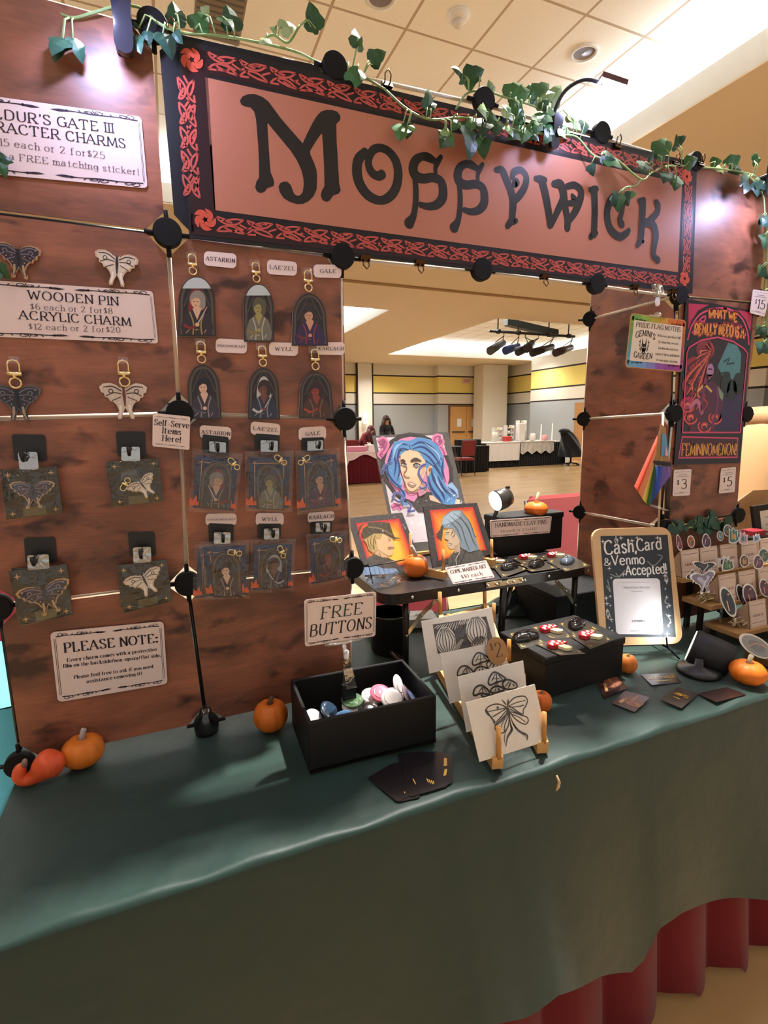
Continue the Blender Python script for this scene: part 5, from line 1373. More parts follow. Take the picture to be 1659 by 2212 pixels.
# ---- right-hand panels
def d5(A):
    RB = [(-.0, '#7fa83e'), (.5, '#c9a93f'), (1.0, '#c9682f')]
    n = 12
    for k in range(n):
        t = k / n
        c1 = ['#6f9f45', '#8fae45', '#b7ae45', '#c79a3d', '#c8702f', '#c05a30'][int(t * 6)]; c2 = ['#6aa5c8', '#6d98cb', '#7d7fc0', '#8a55a8', '#8e4598', '#9a3f8a'][int(t * 6)]
        A.rect(.03 + (A.a - .06) * t, .88, .03 + (A.a - .06) * (t + 1 / n), .985, c1, 1); A.rect(.03 + (A.a - .06) * t, .015, .03 + (A.a - .06) * (t + 1 / n), .13, c2, 1)
        y = .06 + .88 * t
        A.rect(.015, y, .085, y + .08, ['#6aa5c8', '#5fa3b5', '#5fa38a', '#62a365', '#6f9f45', '#7fa83e'][int(t * 6)], 1)
        A.rect(A.a - .085, y, A.a - .015, y + .08, ['#9a3f8a', '#a04878', '#a84f5c', '#b45c46', '#c05a30', '#c8702f'][int(t * 6)], 1)
    A.rect(.085, .13, A.a - .085, .88, '#ded0bf', 2, .02)
    for y, up in ((.89, 1), (.11, -1)):
        for x in (.12, A.a - .42): A.flourish(x, x + .3, y, .045, '#2a2226', up)
    A.text('PRIDE FLAG MOTHS', A.a / 2, .765, .085, '#3b3230', w=A.a * .8, weight=1.1, L=3)
    A.text("GEMINI'S", A.a * .28, .55, .11, '#3b3532', w=A.a * .34, weight=1.0, L=3, arc=.06, serif=False, thin=.08)
    A.text('GARDEN', A.a * .27, .2, .11, '#3b3532', w=A.a * .31, weight=1.0, L=3, arc=-.02, serif=False, thin=.08)
    cx, cy = A.a * .27, .42
    A.disc(cx, cy - .03, .065, '#2c2c2b', 3, ry=.075)
    A.disc(cx, cy - .1, .04, '#2c2c2b', 3, ry=.05)
    for s in (-1, 1):
        A.fill([(cx + s * .01, cy), (cx + s * .055, cy + .17), (cx + s * .06, cy + .02)][::s], '#2c2c2b', 3)
        A.line([(cx + s * .07, cy - .1), (cx + s * .11, cy + .02), (cx + s * .1, cy + .12)], .016, '#4b4a44', 3, True)
        A.disc(cx + s * .028, cy - .02, .016, '#d9cdbd', 4, n=8)
        for q in range(3): A.disc(cx + s * (.1 + .01 * q), cy - .06 + .07 * q, .022, '#4b4a44', 3, ry=.012, n=8)
    A.disc(cx, cy - .12, .012, '#d9cdbd', 4, n=8)
    for k, (tx, wd) in enumerate((('With every purchase I will', .42), ('be donating towards', .36), ('Garden, who assists in', .35), ('support lgbtq+ individuals', .44), ('in emergency housing', .37))):
        A.text(tx, A.a * .7, .63 - .115 * k, .045, '#5b5148', w=A.a * wd, L=3, weight=1.1)
cs = wallq((1364, 676), (1482, 692), (1474, 804), (1351, 793), y=-.035)
card('price_sign', 'rainbow-edged sign reading PRIDE FLAG MOTHS held by the clear clip', 'sign', cs, d5, '#b88f5a', .07, .002)
p = onY(1421, 640, -.03)
t = thing('sign_clip', 'clear plastic swivel clip hanging from the banner, above the rainbow-edged sign', 'clip', p)
def swivel(t, top, bot, tilt=0.0, W_=.03):
    """two clear jaws joined by a ball joint"""
    d = (bot - top); L = d.length; mid = top.lerp(bot, .55)
    MB().hexa([top + Vector((-.012, .004, 0)), top + Vector((.012, .004, 0)), top + Vector((.012, .012, 0)), top + Vector((-.012, .012, 0)), mid + Vector((-.010, -.002, .012)), mid + Vector((.010, -.002, .012)), mid + Vector((.010, .006, .012)), mid + Vector((-.010, .006, .012))], '#f4f6f6').build('upper_jaw', CLEAR, t)
    MB().hexa([top + Vector((-.012, -.006, -.004)), top + Vector((.012, -.006, -.004)), top + Vector((.012, -.003, -.004)), top + Vector((-.012, -.003, -.004)), mid + Vector((-.012, -.012, .016)), mid + Vector((.012, -.012, .016)), mid + Vector((.012, -.006, .016)), mid + Vector((-.012, -.006, .016))], '#f4f6f6').build('lever', CLEAR, t)
    MB().lathe([(.004, -.012), (.0065, -.008), (.0065, .008), (.004, .012)], mid, d, 14, '#e9eaea').build('ball_joint', SHINY, t)
    MB().lathe([(.006, -.009), (.012, .0), (.012, .004)], bot + d.normalized() * -.004, d, 14, '#f4f6f6').tube([bot + Vector((-W_, 0, 0)), bot + Vector((W_, 0, 0))], .007, 8, '#f4f6f6', flat=.6).build('lower_jaw', CLEAR, t)
swivel(t, onY(1421, 612, -.03), onY(1420, 684, -.036))

def poster(A):
    X = lambda *p: A.px(*p)
    MG, PK, OR = '#b02a50', '#c9436a', '#d98a3f'
    FP = lambda pts: [X(1240 + x / 3.881, 560 + y / 3.881) for x, y in pts]
    A.fill(FP([(960, 370), (1130, 382), (1040, 430), (980, 520), (958, 590)])[::-1], MG, 1)
    A.fill(FP([(1370, 425), (1492, 450), (1478, 610), (1440, 510)])[::-1], MG, 1)
    arcp = FP([(950, 680), (985, 560), (1060, 460), (1180, 415), (1300, 420), (1400, 490), (1450, 600), (1465, 720)])
    A.line(arcp, .012, PK, 2, True)
    A.line(FP([(985, 620), (1010, 590), (1060, 500), (1100, 480), (1090, 520), (1060, 520)]), .012, PK, 2, True)
    A.line(FP([(1440, 640), (1420, 600), (1390, 550)]), .012, PK, 2, True)
    def word(t, p0, p1, h, arc=0):
        a, b = FP([p0, p1]); A.text(t, (a[0] + b[0]) / 2, (a[1] + b[1]) / 2, h + .012, '#8f2438', w=abs(b[0] - a[0]) + .01, weight=2.0, thin=.16, serif=False, dy=b[1] - a[1], L=2, arc=arc, track=.12)
        A.text(t, (a[0] + b[0]) / 2, (a[1] + b[1]) / 2 + .004, h, OR, w=abs(b[0] - a[0]), weight=1.5, thin=.12, serif=False, dy=b[1] - a[1], L=3, arc=arc, track=.12)
    word('WHAT WE', (1125, 500), (1360, 532), .05, .008)
    word('REALLY NEED IS A', (1005, 640), (1420, 670), .062, .012)
    # window of the picture
    fr = FP([(905, 1452), (1388, 1452), (1450, 790), (1420, 750), (1330, 690), (1200, 655), (1060, 680), (960, 740), (942, 790)])
    A.fill(fr, '#2a1420', 2); A.line(fr, .01, PK, 6, closed=True)
    A.fill(FP([(1290, 700), (1365, 720), (1400, 800), (1390, 950), (1340, 1010), (1250, 990), (1200, 900)])[::-1], '#4c7f84', 3)
    for k in range(3): A.disc(*FP([(1270 + 50 * k, 1040 + 60 * (k % 2))])[0], .05, '#182422', 4, ry=.07, n=12)
    A.fill(FP([(1180, 1180), (1410, 1130), (1390, 1440), (1100, 1440)])[::-1], '#2b1d46', 3)
    for q, c in (((1010, 900), '#8c2a34'), ((980, 1060), '#7a2030'), ((1100, 760), '#7d2a3c'), ((960, 1230), '#a8264e'), ((1010, 1330), '#b23a3a'), ((1160, 1330), '#8e1f3c')):
        A.disc(*FP([q])[0], .085, c, 3, ry=.06, n=14)
    for (rx, ry) in ((975, 1330), (1090, 1400), (1180, 1330), (950, 1230)):
        for q in range(4):
            A.line(FP([(rx + (52 - 12 * q) * math.cos(a), ry + (48 - 11 * q) * math.sin(a)) for a in [q + .5 * j for j in range(9)]]), [.004] + [.011] * 7 + [.004], ['#d8564a', '#4a1022', '#c23a52', '#e07a5a'][q], 5.6 + .1 * q, True)
    for k in range(34):
        rr = random.Random(k); s = k / 33
        x, y = 1150 - 190 * math.sin(s * 2.6) * (.4 + .6 * rr.random()), 720 + 460 * s
        A.line(FP([(1120 + 30 * rr.random(), 760 + 60 * s), (x - 20, y - 30), (x + 12, y + 40), (x - 34, y + 120)]), [.004, .012, .012, .003], ['#a8323a', '#5e1530', '#cf6a4a', '#38101f'][k % 4], 5.2 + .01 * k, True)
    A.fill(FP([(1020, 1110), (1150, 1010), (1230, 1090), (1250, 1220), (1180, 1440), (960, 1440)])[::-1], '#4d1f3a', 5)
    A.disc(*FP([(1150, 930)])[0], .052, '#20121c', 5, ry=.062); A.disc(*FP([(1138, 935)])[0], .032, '#a87aa0', 6, ry=.044)
    A.fill(FP([(1112, 965), (1160, 968), (1128, 1010)])[::-1], '#c98aa6', 6); A.line(FP([(1118, 925), (1140, 918), (1156, 930)]), .008, '#2a1424', 7); A.line(FP([(1124, 985), (1140, 990), (1154, 980)]), .009, '#7a1e3a', 7); A.line(FP([(1110, 1000), (1080, 1100), (1060, 1300)]), .02, '#6b2a58', 6, True); A.line(FP([(1190, 1080), (1200, 1200), (1150, 1420)]), .02, '#6b2a58', 6, True); A.line(FP([(960, 1250), (1030, 1190), (1070, 1300)]), .03, '#b56a84', 6, True)
    A.line(FP([(1030, 1110), (1090, 1060), (1150, 1110)]), .016, '#cda05c', 6, True)
    A.fill(FP([(1200, 1060), (1250, 1130), (1240, 1190), (1215, 1150)])[::-1], '#7d8f78', 6)
    A.line(FP([(1250, 860), (1300, 830), (1280, 880), (1340, 870)]), .01, '#1d3236', 5)
    A.line(FP([(1220, 960), (1290, 950), (1300, 1000), (1250, 1010)]), .012, '#1d3236', 5, True)
    bx = FP([(905, 1490), (1370, 1500), (1365, 1660), (875, 1665)])
    A.fill(bx[::-1], '#3c1420', 2); A.line(bx, .01, PK, 3, closed=True)
    a, b = FP([(895, 1648), (1352, 1648)])
    A.text('FEMININOMENON!', (a[0] + b[0]) / 2, (a[1] + b[1]) / 2, .082, '#7c1e38', w=abs(b[0] - a[0]) + .01, weight=1.0, thin=.1, serif=False, L=4, track=.16)
    A.text('FEMININOMENON!', (a[0] + b[0]) / 2, (a[1] + b[1]) / 2 + .004, .076, '#dba24a', w=abs(b[0] - a[0]), weight=.62, thin=.08, serif=False, L=5, track=.16)
card('poster', 'tall magenta and black poster of a red-haired figure on the right-hand panel', 'poster', wallq((1482, 645), (1628, 672), (1599, 1000), (1456, 1004), y=-.012), poster, '#17131a', 0, .003, GLOSS)
def price(lbl, txt, q, y=-.011):
    def d(A):
        for yy in (.9, .1): A.flourish(.06, A.a - .06, yy, .025, '#4a4044')
        for yy, ww in ((.8, .5), (.73, .75), (.14, .35)): A.line([(A.a * (.5 - ww / 2), yy), (A.a * (.5 + ww / 2), yy)], .018, '#8a7f80', 1)
        A.text('$', A.a * .26, .42, .2, INK2, weight=.9, serif=False); A.text(txt, A.a * .6, .27, .36, INK2, w=A.a * (.3 if len(txt) == 1 else .48), weight=.9)
    card('price_tag', lbl, 'price tag', wallq(*q, y=y), d, '#e2d3d0', .07, .0012)
price('small cream price tag $15 clipped over the edge of the right-hand panels', '15', ((1627, 625), (1664, 630), (1652, 684), (1620, 676)), -.02)
price('small cream price tag $3 below the left corner of the poster', '3', ((1456, 1015), (1494, 1013), (1490, 1070), (1453, 1072)))
price('small cream price tag $5 below the right corner of the poster', '5', ((1558, 1012), (1590, 1008), (1587, 1063), (1553, 1066)))

# ---- rainbow flag on its stick in front of the angled panel
p0, p1 = onY(1432, 898, -.03), onY(1422, 1150, -.05)
t = thing('hand_flag', 'small rainbow progress flag furled on a wooden stick against the right-hand panels', 'flag', p1)
MB().tube([p0 + Vector((0, 0, .01)), p1], .003, 8, '#cdb48c').build('stick', BEECH, t)
cols = ['#c9432c', '#d9772d', '#e2c93b', '#3f7a48', '#2f4d9c', '#5b3a86']
tops = [(1417, 945), (1419, 950), (1421, 955), (1424, 955), (1428, 960), (1432, 960)]
L_ = [(1370, 1050), (1379, 1063), (1388, 1078), (1396, 1088), (1404, 1092), (1424, 1060), (1450, 1026)]
E0 = [(1420, 940), (1419, 960), (1417, 985), (1414, 1000), (1418, 1006), (1432, 1008), (1447, 998)]
mb = MB()
for i, c in enumerate(cols):
    def fn(u, v, i=i):
        a0, a1 = E0[i], E0[i + 1]; b0, b1 = L_[i], L_[i + 1]
        a = (a0[0] + (a1[0] - a0[0]) * u, a0[1] + (a1[1] - a0[1]) * u); b = (b0[0] + (b1[0] - b0[0]) * u, b0[1] + (b1[1] - b0[1]) * u)
        y = -.035 - .012 * math.sin((i + u) * 1.6) - .012 * v
        return onY(a[0] + (b[0] - a[0]) * v, a[1] + (b[1] - a[1]) * v, y)
    mb.grid(4, 8, fn, c)
mb.build('stripes', FABRIC, t)
mb = MB()
for poly, c, y in (([(1428, 915), (1438, 925), (1446, 1000), (1412, 995), (1422, 940)], '#a37a52', -.04), ([(1431, 935), (1439, 940), (1445, 985), (1428, 985)], '#5c96b8', -.043), ([(1438, 962), (1444, 985), (1437, 984)], '#d9a3b0', -.045), ([(1412, 995), (1448, 998), (1450, 1008), (1414, 1004)], '#1c1a1b', -.046)):
    mb.plate([onY(u, v, y) for u, v in poly], (0, .001, 0), c)
mb.build('chevron', FABRIC, t)
t = thing('flag_holder', 'black post with a clear bracket that holds the rainbow flag', 'holder', onY(1440, 1105, -.03))
a, b = onY(1443, 1010, -.028), onY(1441, 1120, -.028)
MB().tube([a, b], .008, 10, '#2a1c18').build('post', PLASTIC, t)
a, b = onY(1408, 1092, -.045), onY(1448, 1100, -.03)
MB().tube([a, a.lerp(b, .5) + Vector((0, -.012, -.006)), b], .008, 8, '#e6e2d6', flat=.5).build('bracket', CLEAR, t)
# ================================================================ on the table
def pumpkin(label, u, v, wpx, z=0.0, hr=.8, col='#c96a1c', stem='#b8a58c', slen=.55, sdir=(.3, 0), ribs=8, base=None, depth=.07):
    p = base if base is not None else tz(u, v, z)
    k = mpp(p); r = wpx * k / 2; h = 2 * r * hr
    t = thing('mini_pumpkin', label, 'pumpkin', p, 'little orange pumpkins')
    prof = []
    for i in range(17):
        a = math.pi * i / 16
        rr = r * (math.sin(a) ** .75) if 0 < i < 16 else .0005
        z_ = h / 2 - h / 2 * math.cos(a)
        z_ -= h * .1 * max(0, 1 - rr / (r * .55)) if i > 8 else -h * .05 * max(0, 1 - rr / (r * .5))
        prof.append((rr, z_))
    ph = random.random() * 3
    MB().lathe(prof, p, n=ribs * 8, col=col, mod=lambda a, hh: 1 - depth * (1 - abs(math.cos(a * ribs / 2 + ph)) ** .6)).build('body', PUMP, t)
    tp = p + Vector((0, 0, h * .9)); L = r * slen
    MB().tube([tp, tp + Vector((sdir[0] * L * .25, sdir[1] * L * .3, L * .5)), tp + Vector((sdir[0] * L, sdir[1] * L, L * 1.1)), tp + Vector((sdir[0] * L * 1.1, sdir[1] * L, L * 1.15))], [r * .2, r * .13, r * .14, r * .1], 9, stem).build('stem', MATTE, t)
    return t
pumpkin('little orange pumpkin with a dark stem against the panels, left of the black button box', 586, 1574, 74, hr=.86, col='#c8691e', stem='#5a4030', slen=.4, ribs=9)
pumpkin('little orange pumpkin with a pale grey stem beside the curved gourd', 183, 1650, 84, hr=.76, col='#cf7220', stem='#a79a95', slen=.5, ribs=8)
pumpkin('little orange pumpkin half hidden behind the wooden rack of prints', 1168, 1535, 46, hr=.95, col='#cf6a26', stem='#8a7a60', slen=.3)
pumpkin('little orange pumpkin peeking out right of the black pin box, below the chalkboard', 1354, 1452, 40, hr=1.0, col='#c9702a', stem='#8a7a60', slen=.3)
pumpkin('little flattened orange pumpkin with a pale stem at the right edge, before the sticker shelf', 1613, 1474, 71, hr=.68, col='#d2701c', stem='#a49a80', slen=.45, sdir=(.35, 0))
# the gourd
p = tz(85, 1678)
t = thing('curved_gourd', 'orange gourd with a curved neck lying at the left end of the table', 'gourd', p)
k = mpp(p)
pts = [(130, 1622, .0, 3), (128, 1625, .0, 14), (120, 1632, .0, 26), (106, 1642, 0, 31), (92, 1653, 0, 26), (78, 1666, 0, 18), (62, 1675, 0, 14), (48, 1676, 0, 13), (40, 1668, 0, 13), (42, 1655, 0, 12), (48, 1648, 0, 9), (51, 1646, 0, 5)]
path = []; rad = []
dirx = Vector((1, 0, 0))
for (u, v, d, r) in smooth_pts(pts, 4):
    path.append(onY(u, v, -.055)); rad.append(max(.001, r * k))
mb = MB()
zmin = min(q.z - r for q, r in zip(path, rad))
path = [q + Vector((0, 0, T + .001 - zmin)) for q in path]
mb.tube(path, rad, 20, '#d4552b'); mb.build('body', PUMP, t)
e = path[-1]; MB().tube([e, e + Vector((.002, -.003, .008)), e + Vector((.004, -.006, .014))], [.006, .005, .004], 8, '#8b7a70').build('stem', MATTE, t)

# ---- the black box of buttons
def open_box(name, label, x0, y0, x1, y1, yaw, h, th=.008, group=None):
    c = Vector(((x0 + x1) / 2, (y0 + y1) / 2, T)); w_, d_ = x1 - x0, y1 - y0
    R = Matrix.Rotation(yaw, 3, 'Z')
    t = thing(name, label, 'box', c, group)
    W = lambda x, y, z: c + R @ Vector((x, y, z))
    MB().box(W(0, 0, .006), (w_, d_, .01), R, '#121212').build('base', BLACKBOX, t)
    for nm, q, s in (('front_panel', (0, -d_ / 2 + th / 2), (w_, th)), ('rear_panel', (0, d_ / 2 - th / 2), (w_, th)), ('side_panel', (-w_ / 2 + th / 2, 0), (th, d_ - 2 * th)), ('side_panel', (w_ / 2 - th / 2, 0), (th, d_ - 2 * th))):
        MB().box(W(q[0], q[1], h / 2 + .001), (s[0], s[1], h), R, '#141414', bev=.002).build(nm, BLACKBOX, t)
    return W
Wb = open_box('button_box', 'open black wooden box full of pin-back buttons below the FREE BUTTONS sign', .188, -.248, .470, -.060, -.03, .112)
btn = [(-.115, -.02, .070, .9, .5, '#d9d2cf', 'white button at the left end of the box'), (-.098, -.055, .060, .15, .1, '#e6e0dd', 'pale button in the front left corner of the box'), (-.075, -.01, .078, .7, .9, '#27384a', 'dark navy button standing on edge in the box'), (-.05, -.05, .075, .35, .1, '#6f9fd0', 'sky blue button at the front of the box'),
       (-.02, .0, .072, .2, -.1, '#e8e4df', 'white button under the green one'), (-.02, .004, .084, .2, -.12, '#4d6a4a', 'dark green button lying on a white one'), (.0, -.055, .085, .45, -.1, '#1d1c1f', 'black button with white marks at the front of the box'), (.03, .012, .080, .3, .2, '#e3dcd8', 'white button behind the pink one'),
       (.045, -.005, .092, .45, .15, '#d9667c', 'pink button near the middle of the box'), (.058, -.04, .095, .55, -.1, '#e9e6e1', 'large white button right of the black one'), (.075, -.01, .082, .35, .3, '#dcd6d0', 'cream button behind the large white one'), (.098, -.03, .09, 1.15, 1.2, '#c9b2bb', 'pale pink button on edge at the right of the box'),
       (.108, -.045, .086, 1.0, 1.4, '#7f93c8', 'lavender blue button leaning at the right of the box'), (.09, .0, .1, 1.2, .9, '#e4e3e4', 'thin white button standing behind the blue one')]
for i, (x, y, z, tilt, az, c, lab) in enumerate(btn):
    o = Wb(x, y, z - .012 * 0)
    ax = Vector((math.sin(tilt) * math.sin(az), -math.sin(tilt) * math.cos(az), math.cos(tilt)))
    mb = MB().lathe([(.020, -.003), (.024, -.002), (.025, .0005), (.022, .003), (.012, .0045), (.0001, .005)], o, ax, 24, c)
    if i == 6:
        A = Art(*[o + ax * .0055 + q for q in (Vector((-.014, 0, .01)), Vector((.014, 0, .01)), Vector((.014, 0, -.01)), Vector((-.014, 0, -.01)))], .0003)
        for k in range(5): mb.ball(o + ax * .0048 + Vector((-.008 + .004 * k, -.002, .002 * (k % 2))), .0018, 6, '#dcd8d4')
    else: mb.lathe([(.0175, .0042), (.0165, .0049), (.0155, .0048)], o, ax, 24, c)
    tag(mb.build('pin_button', SHINY), lab, 'button', 'pin-back buttons in the black box')
def d6(A):
    A.price_border(INK2, .06, .06, 2)
    A.text('FREE', A.a * .5, .55, .25, '#33413c', w=A.a * .57, weight=.85, ital=.12)
    A.text('BUTTONS', A.a * .49, .2, .25, '#2e2b30', w=A.a * .86, weight=.85, ital=.12)
qs = [onY(u, v, -.16) for u, v in ((657, 1296), (813, 1278), (811, 1374), (659, 1397))]
card('sign_board', 'cream sign reading FREE BUTTONS on a clear clip above the black box', 'sign', qs, d6, CARD, .06, .0015)
t = thing('sign_clip', 'clear plastic clip stand in the button box that holds the FREE BUTTONS sign', 'clip', onY(750, 1480, -.15))
a, b, c = onY(742, 1391, -.158), onY(748, 1414, -.155), onY(754, 1478, -.148)
MB().tube([onY(702, 1393, -.16), onY(782, 1381, -.16)], .006, 10, '#f4f6f6', flat=.7).tube([a, b], .006, 8, '#f4f6f6').build('upper_jaw', CLEAR, t)
MB().lathe([(.004, -.01), (.0065, -.007), (.0065, .007), (.004, .01)], b, (0, 0, 1), 14, '#ececec').build('ball_joint', SHINY, t)
MB().hexa([c + Vector((-.014, -.003, 0)), c + Vector((.012, -.003, 0)), c + Vector((.012, .004, 0)), c + Vector((-.014, .004, 0)), b + Vector((-.008, -.003, -.01)), b + Vector((.008, -.003, -.01)), b + Vector((.008, .003, -.01)), b + Vector((-.008, .003, -.01))], '#f4f6f6').build('lower_jaw', CLEAR, t)
MB().hexa([c + Vector((-.012, -.02, .0)), c + Vector((.012, -.02, .0)), c + Vector((.012, -.012, .0)), c + Vector((-.012, -.012, .0)), b + Vector((-.01, -.01, -.03)), b + Vector((.01, -.01, -.03)), b + Vector((.01, -.004, -.03)), b + Vector((-.01, -.004, -.03))], '#f4f6f6').build('lever', CLEAR, t)
MB().box(c + Vector((0, .002, -.03)), (.03, .012, .06), col='#1a1a1b').build('base', PLASTIC, t)

# ---- fan of black business cards in front
def bizcard(label, q, draw, col='#1d191c', z=0.0, grp='black business cards with gold print', fn=None):
    ar = Art(*[onZ(u, v, T + .0006 + z) for u, v in q], .0003)
    ar.body(.0005, col, .05); draw(ar)
    return tag(ar.build('business_card', M('coated card', .22, spec=.5)), label, 'card', grp)
GD = '#c9a24a'
def g0(A): A.line([(A.a * .55, .12), (A.a * .6, .16)], .016, GD, 1)
def g1(A):
    A.line([(A.a * .3, .35), (A.a * .34, .22)], .016, GD, 1)
def g2(A):
    for k in range(5): A.line([(A.a * (.38 + .06 * k), .3 - .03 * k), (A.a * (.4 + .06 * k), .2 - .03 * k)], .016, GD, 1)
bizcard('black business card at the left of the front fan', ((838, 1652), (893, 1640), (908, 1722), (860, 1733)), g0, z=.0)
bizcard('black business card second from the left in the front fan', ((794, 1680), (840, 1653), (902, 1712), (858, 1732)), g0, z=.0006)
bizcard('black business card in the middle of the front fan', ((858, 1628), (920, 1622), (940, 1705), (885, 1722)), g1, z=.0012)
bizcard('black business card with gold marks, fourth in the front fan', ((880, 1628), (948, 1622), (968, 1698), (905, 1716)), g2, z=.0018)
bizcard('black business card with gold lettering at the right of the front fan', ((950, 1624), (976, 1632), (978, 1690), (935, 1708)), lambda A: (A.line([(A.a * .5, .85), (A.a * .55, .6)], .08, GD, 1), A.line([(A.a * .6, .5), (A.a * .55, .3)], .06, GD, 1)), z=.0024)
def bear(A):
    A.disc(A.a * .62, .5, .26, '#6d4634', 1, ry=.3); A.disc(A.a * .7, .36, .2, '#8a5d44', 2, ry=.14); A.line([(A.a * .55, .5), (A.a * .6, .9)], [.1, .03], '#a06a4a', 2)
    A.line([(A.a * .3, .55), (A.a * .22, .2)], [.06, .1], '#c99a5c', 2, True); A.line([(A.a * .2, .5), (A.a * .36, .45)], .05, '#b98c50', 2)
    for k in range(4): A.disc(A.a * (.55 + .08 * k), .3 + .07 * (k % 2), .06, '#a5705a', 3)
bizcard('dark brown card with a coppery picture beside the black pin box', ((1281, 1459), (1325, 1448), (1356, 1486), (1305, 1509)), bear, '#3a2722', grp='brown picture cards', z=.0)
bizcard('mauve brown card with a coppery picture overlapping the darker one', ((1350, 1492), (1404, 1506), (1371, 1538), (1322, 1519)), bear, '#5a4440', grp='brown picture cards', z=.0007)
bizcard('dark grey business card with gold lettering, farthest back of the right-hand cards', ((1384, 1457), (1458, 1453), (1472, 1474), (1408, 1480)), lambda A: (A.text('MOSSYWICK', A.a * .5, .5, .2, GD, w=A.a * .8), A.line([(A.a * .25, .3), (A.a * .75, .3)], .06, GD, 1)), '#3a3638')
bizcard('dark business card with gold lettering in the middle of the right-hand cards', ((1464, 1484), (1509, 1499), (1472, 1530), (1425, 1510)), lambda A: (A.text('MOSSYWICK', A.a * .5, .55, .14, GD, w=A.a * .6), A.line([(A.a * .3, .4), (A.a * .6, .4)], .03, GD, 1)), '#39332f')
bizcard('plain dark brown business card at the far right of the cards', ((1505, 1498), (1570, 1484), (1612, 1500), (1548, 1517)), lambda A: None, '#2a1c1a', z=.0007)

# ---- wooden rack of lino prints
t = thing('print_rack', 'stepped wooden dowel rack holding four white prints at the front of the table', 'display rack', (.66, -.2, T))
fl, fr_ = tz(1075, 1662), tz(1172, 1628)
bl_, br_ = Vector((fl.x + .09, .03, T)), Vector((fr_.x + .135, .055, T))
OAK = '#c79a5e'
def bar(a, b, w_, h_, col=OAK):
    d = (b - a).normalized(); sd = d.cross(Vector((0, 0, 1))).normalized(); up = sd.cross(d)
    q = [a - sd * w_ / 2, a + sd * w_ / 2, b + sd * w_ / 2, b - sd * w_ / 2]
    return MB().hexa(q + [p + up * h_ for p in q], col)
rise = .16
for a, b in ((fl, bl_), (fr_, br_)):
    bar(a + Vector((0, 0, .001)), b + Vector((0, 0, .001)), .024, .026).build('base_rail', BEECH, t)
    bar(a + Vector((0, .05, .015)), b + Vector((0, 0, rise)), .014, .014, '#b98d52').build('sloping_rail', BEECH, t)
    bar(b + Vector((0, 0, 0)), b + Vector((0, .004, rise + .01)), .014, .016, '#b98d52').build('upright', BEECH, t)
spots = [.04, .32, .56, .86]
def dowel(p, L, lean=.06):
    MB().tube([p, p + Vector((0, lean * L, L))], .0055, 10, '#b8854a').build('dowel', BEECH, t)
for k, f in enumerate(spots):
    for a, b in ((fl, bl_), (fr_, br_)):
        p = a.lerp(b, f) + Vector((0, -.014, .022 + rise * max(0, f - .1))); dowel(p, .068 if k == 0 else .055)
for a, b in ((bl_, br_),):
    MB().tube([a + Vector((0, 0, rise)), b + Vector((0, 0, rise))], .005, 8, '#b98d52').build('cross_bar', BEECH, t)
    dowel(a + Vector((0, 0, rise)), .075); dowel(b + Vector((0, 0, rise)), .06)
PIN = '#2d2729'
def print_card(label, bl, br, tl, tr, z, deg, draw):
    q = lean_quad(bl, br, tl, tr, T + z, deg)
    t = thing('lino_print', label, 'print', (q[2] + q[3]) / 2, 'white lino prints in clear sleeves on the rack')
    A = Art(*q, .0003); A.body(.0016, '#e2ddd6', 0); draw(A); A.build('sheet', PAPER, t)
    B = Art(*[p + A.n * .002 for p in A.q], .0003)
    sleeve(t, B.q, A.n, .001)
def mothprint(A):
    X = lambda pts: [A.px(860 + x / 4.366, 1270 + y / 4.366) for x, y in pts]
    for pts in ([(1030, 1110), (1090, 1040), (1180, 1020), (1218, 1055), (1205, 1110), (1180, 1150), (1170, 1190), (1060, 1120)], [(1020, 1125), (940, 1095), (870, 1110), (825, 1150), (840, 1190), (880, 1220), (920, 1290), (990, 1240), (1035, 1150)], [(1040, 1180), (960, 1250), (915, 1300), (925, 1345), (985, 1368), (1030, 1320), (1045, 1250)], [(1060, 1170), (1160, 1200), (1215, 1220), (1225, 1260), (1190, 1285), (1110, 1240)]):
        A.line(X(pts), .022, PIN, 1, True, True)
    for pts, w in (([(1030, 1130), (1040, 1180), (1050, 1215)], [.05, .07, .02]), ([(1045, 1200), (1060, 1290), (1070, 1340), (1030, 1410), (1020, 1495)], [.01, .03, .045, .03, .005]), ([(1055, 1210), (1090, 1290), (1140, 1350), (1215, 1390), (1215, 1440)], [.01, .03, .04, .03, .005]), ([(1025, 1320), (1000, 1420), (1018, 1495)], [.01, .015, .006]), ([(1090, 1290), (1130, 1350), (1200, 1400), (1215, 1440)], [.02, .01, .01, .005]),
                   ([(1018, 1105), (1000, 1080), (975, 1050)], [.01, .03, .005]), ([(1025, 1105), (1035, 1075), (1035, 1045)], [.01, .03, .005]), ([(1020, 1130), (930, 1150), (850, 1165)], .016), ([(1020, 1135), (950, 1180), (890, 1215)], .018), ([(1025, 1150), (975, 1210), (920, 1270)], .016), ([(1045, 1110), (1120, 1080), (1200, 1060)], .014), ([(1045, 1125), (1120, 1120), (1190, 1105)], .016),
                   ([(1050, 1140), (1110, 1170), (1170, 1190)], .02), ([(1035, 1190), (985, 1270), (960, 1355)], .014), ([(1040, 1210), (1005, 1290), (1000, 1355)], .018), ([(1070, 1190), (1140, 1220), (1200, 1265)], .016)):
        A.line(X(pts), w, PIN, 2, True)
    A.line(X([(830, 1150), (860, 1200), (915, 1270)]), .03, PIN, 2, True)
    A.disc(*X([(937, 1128)])[0], .022, PIN, 2)
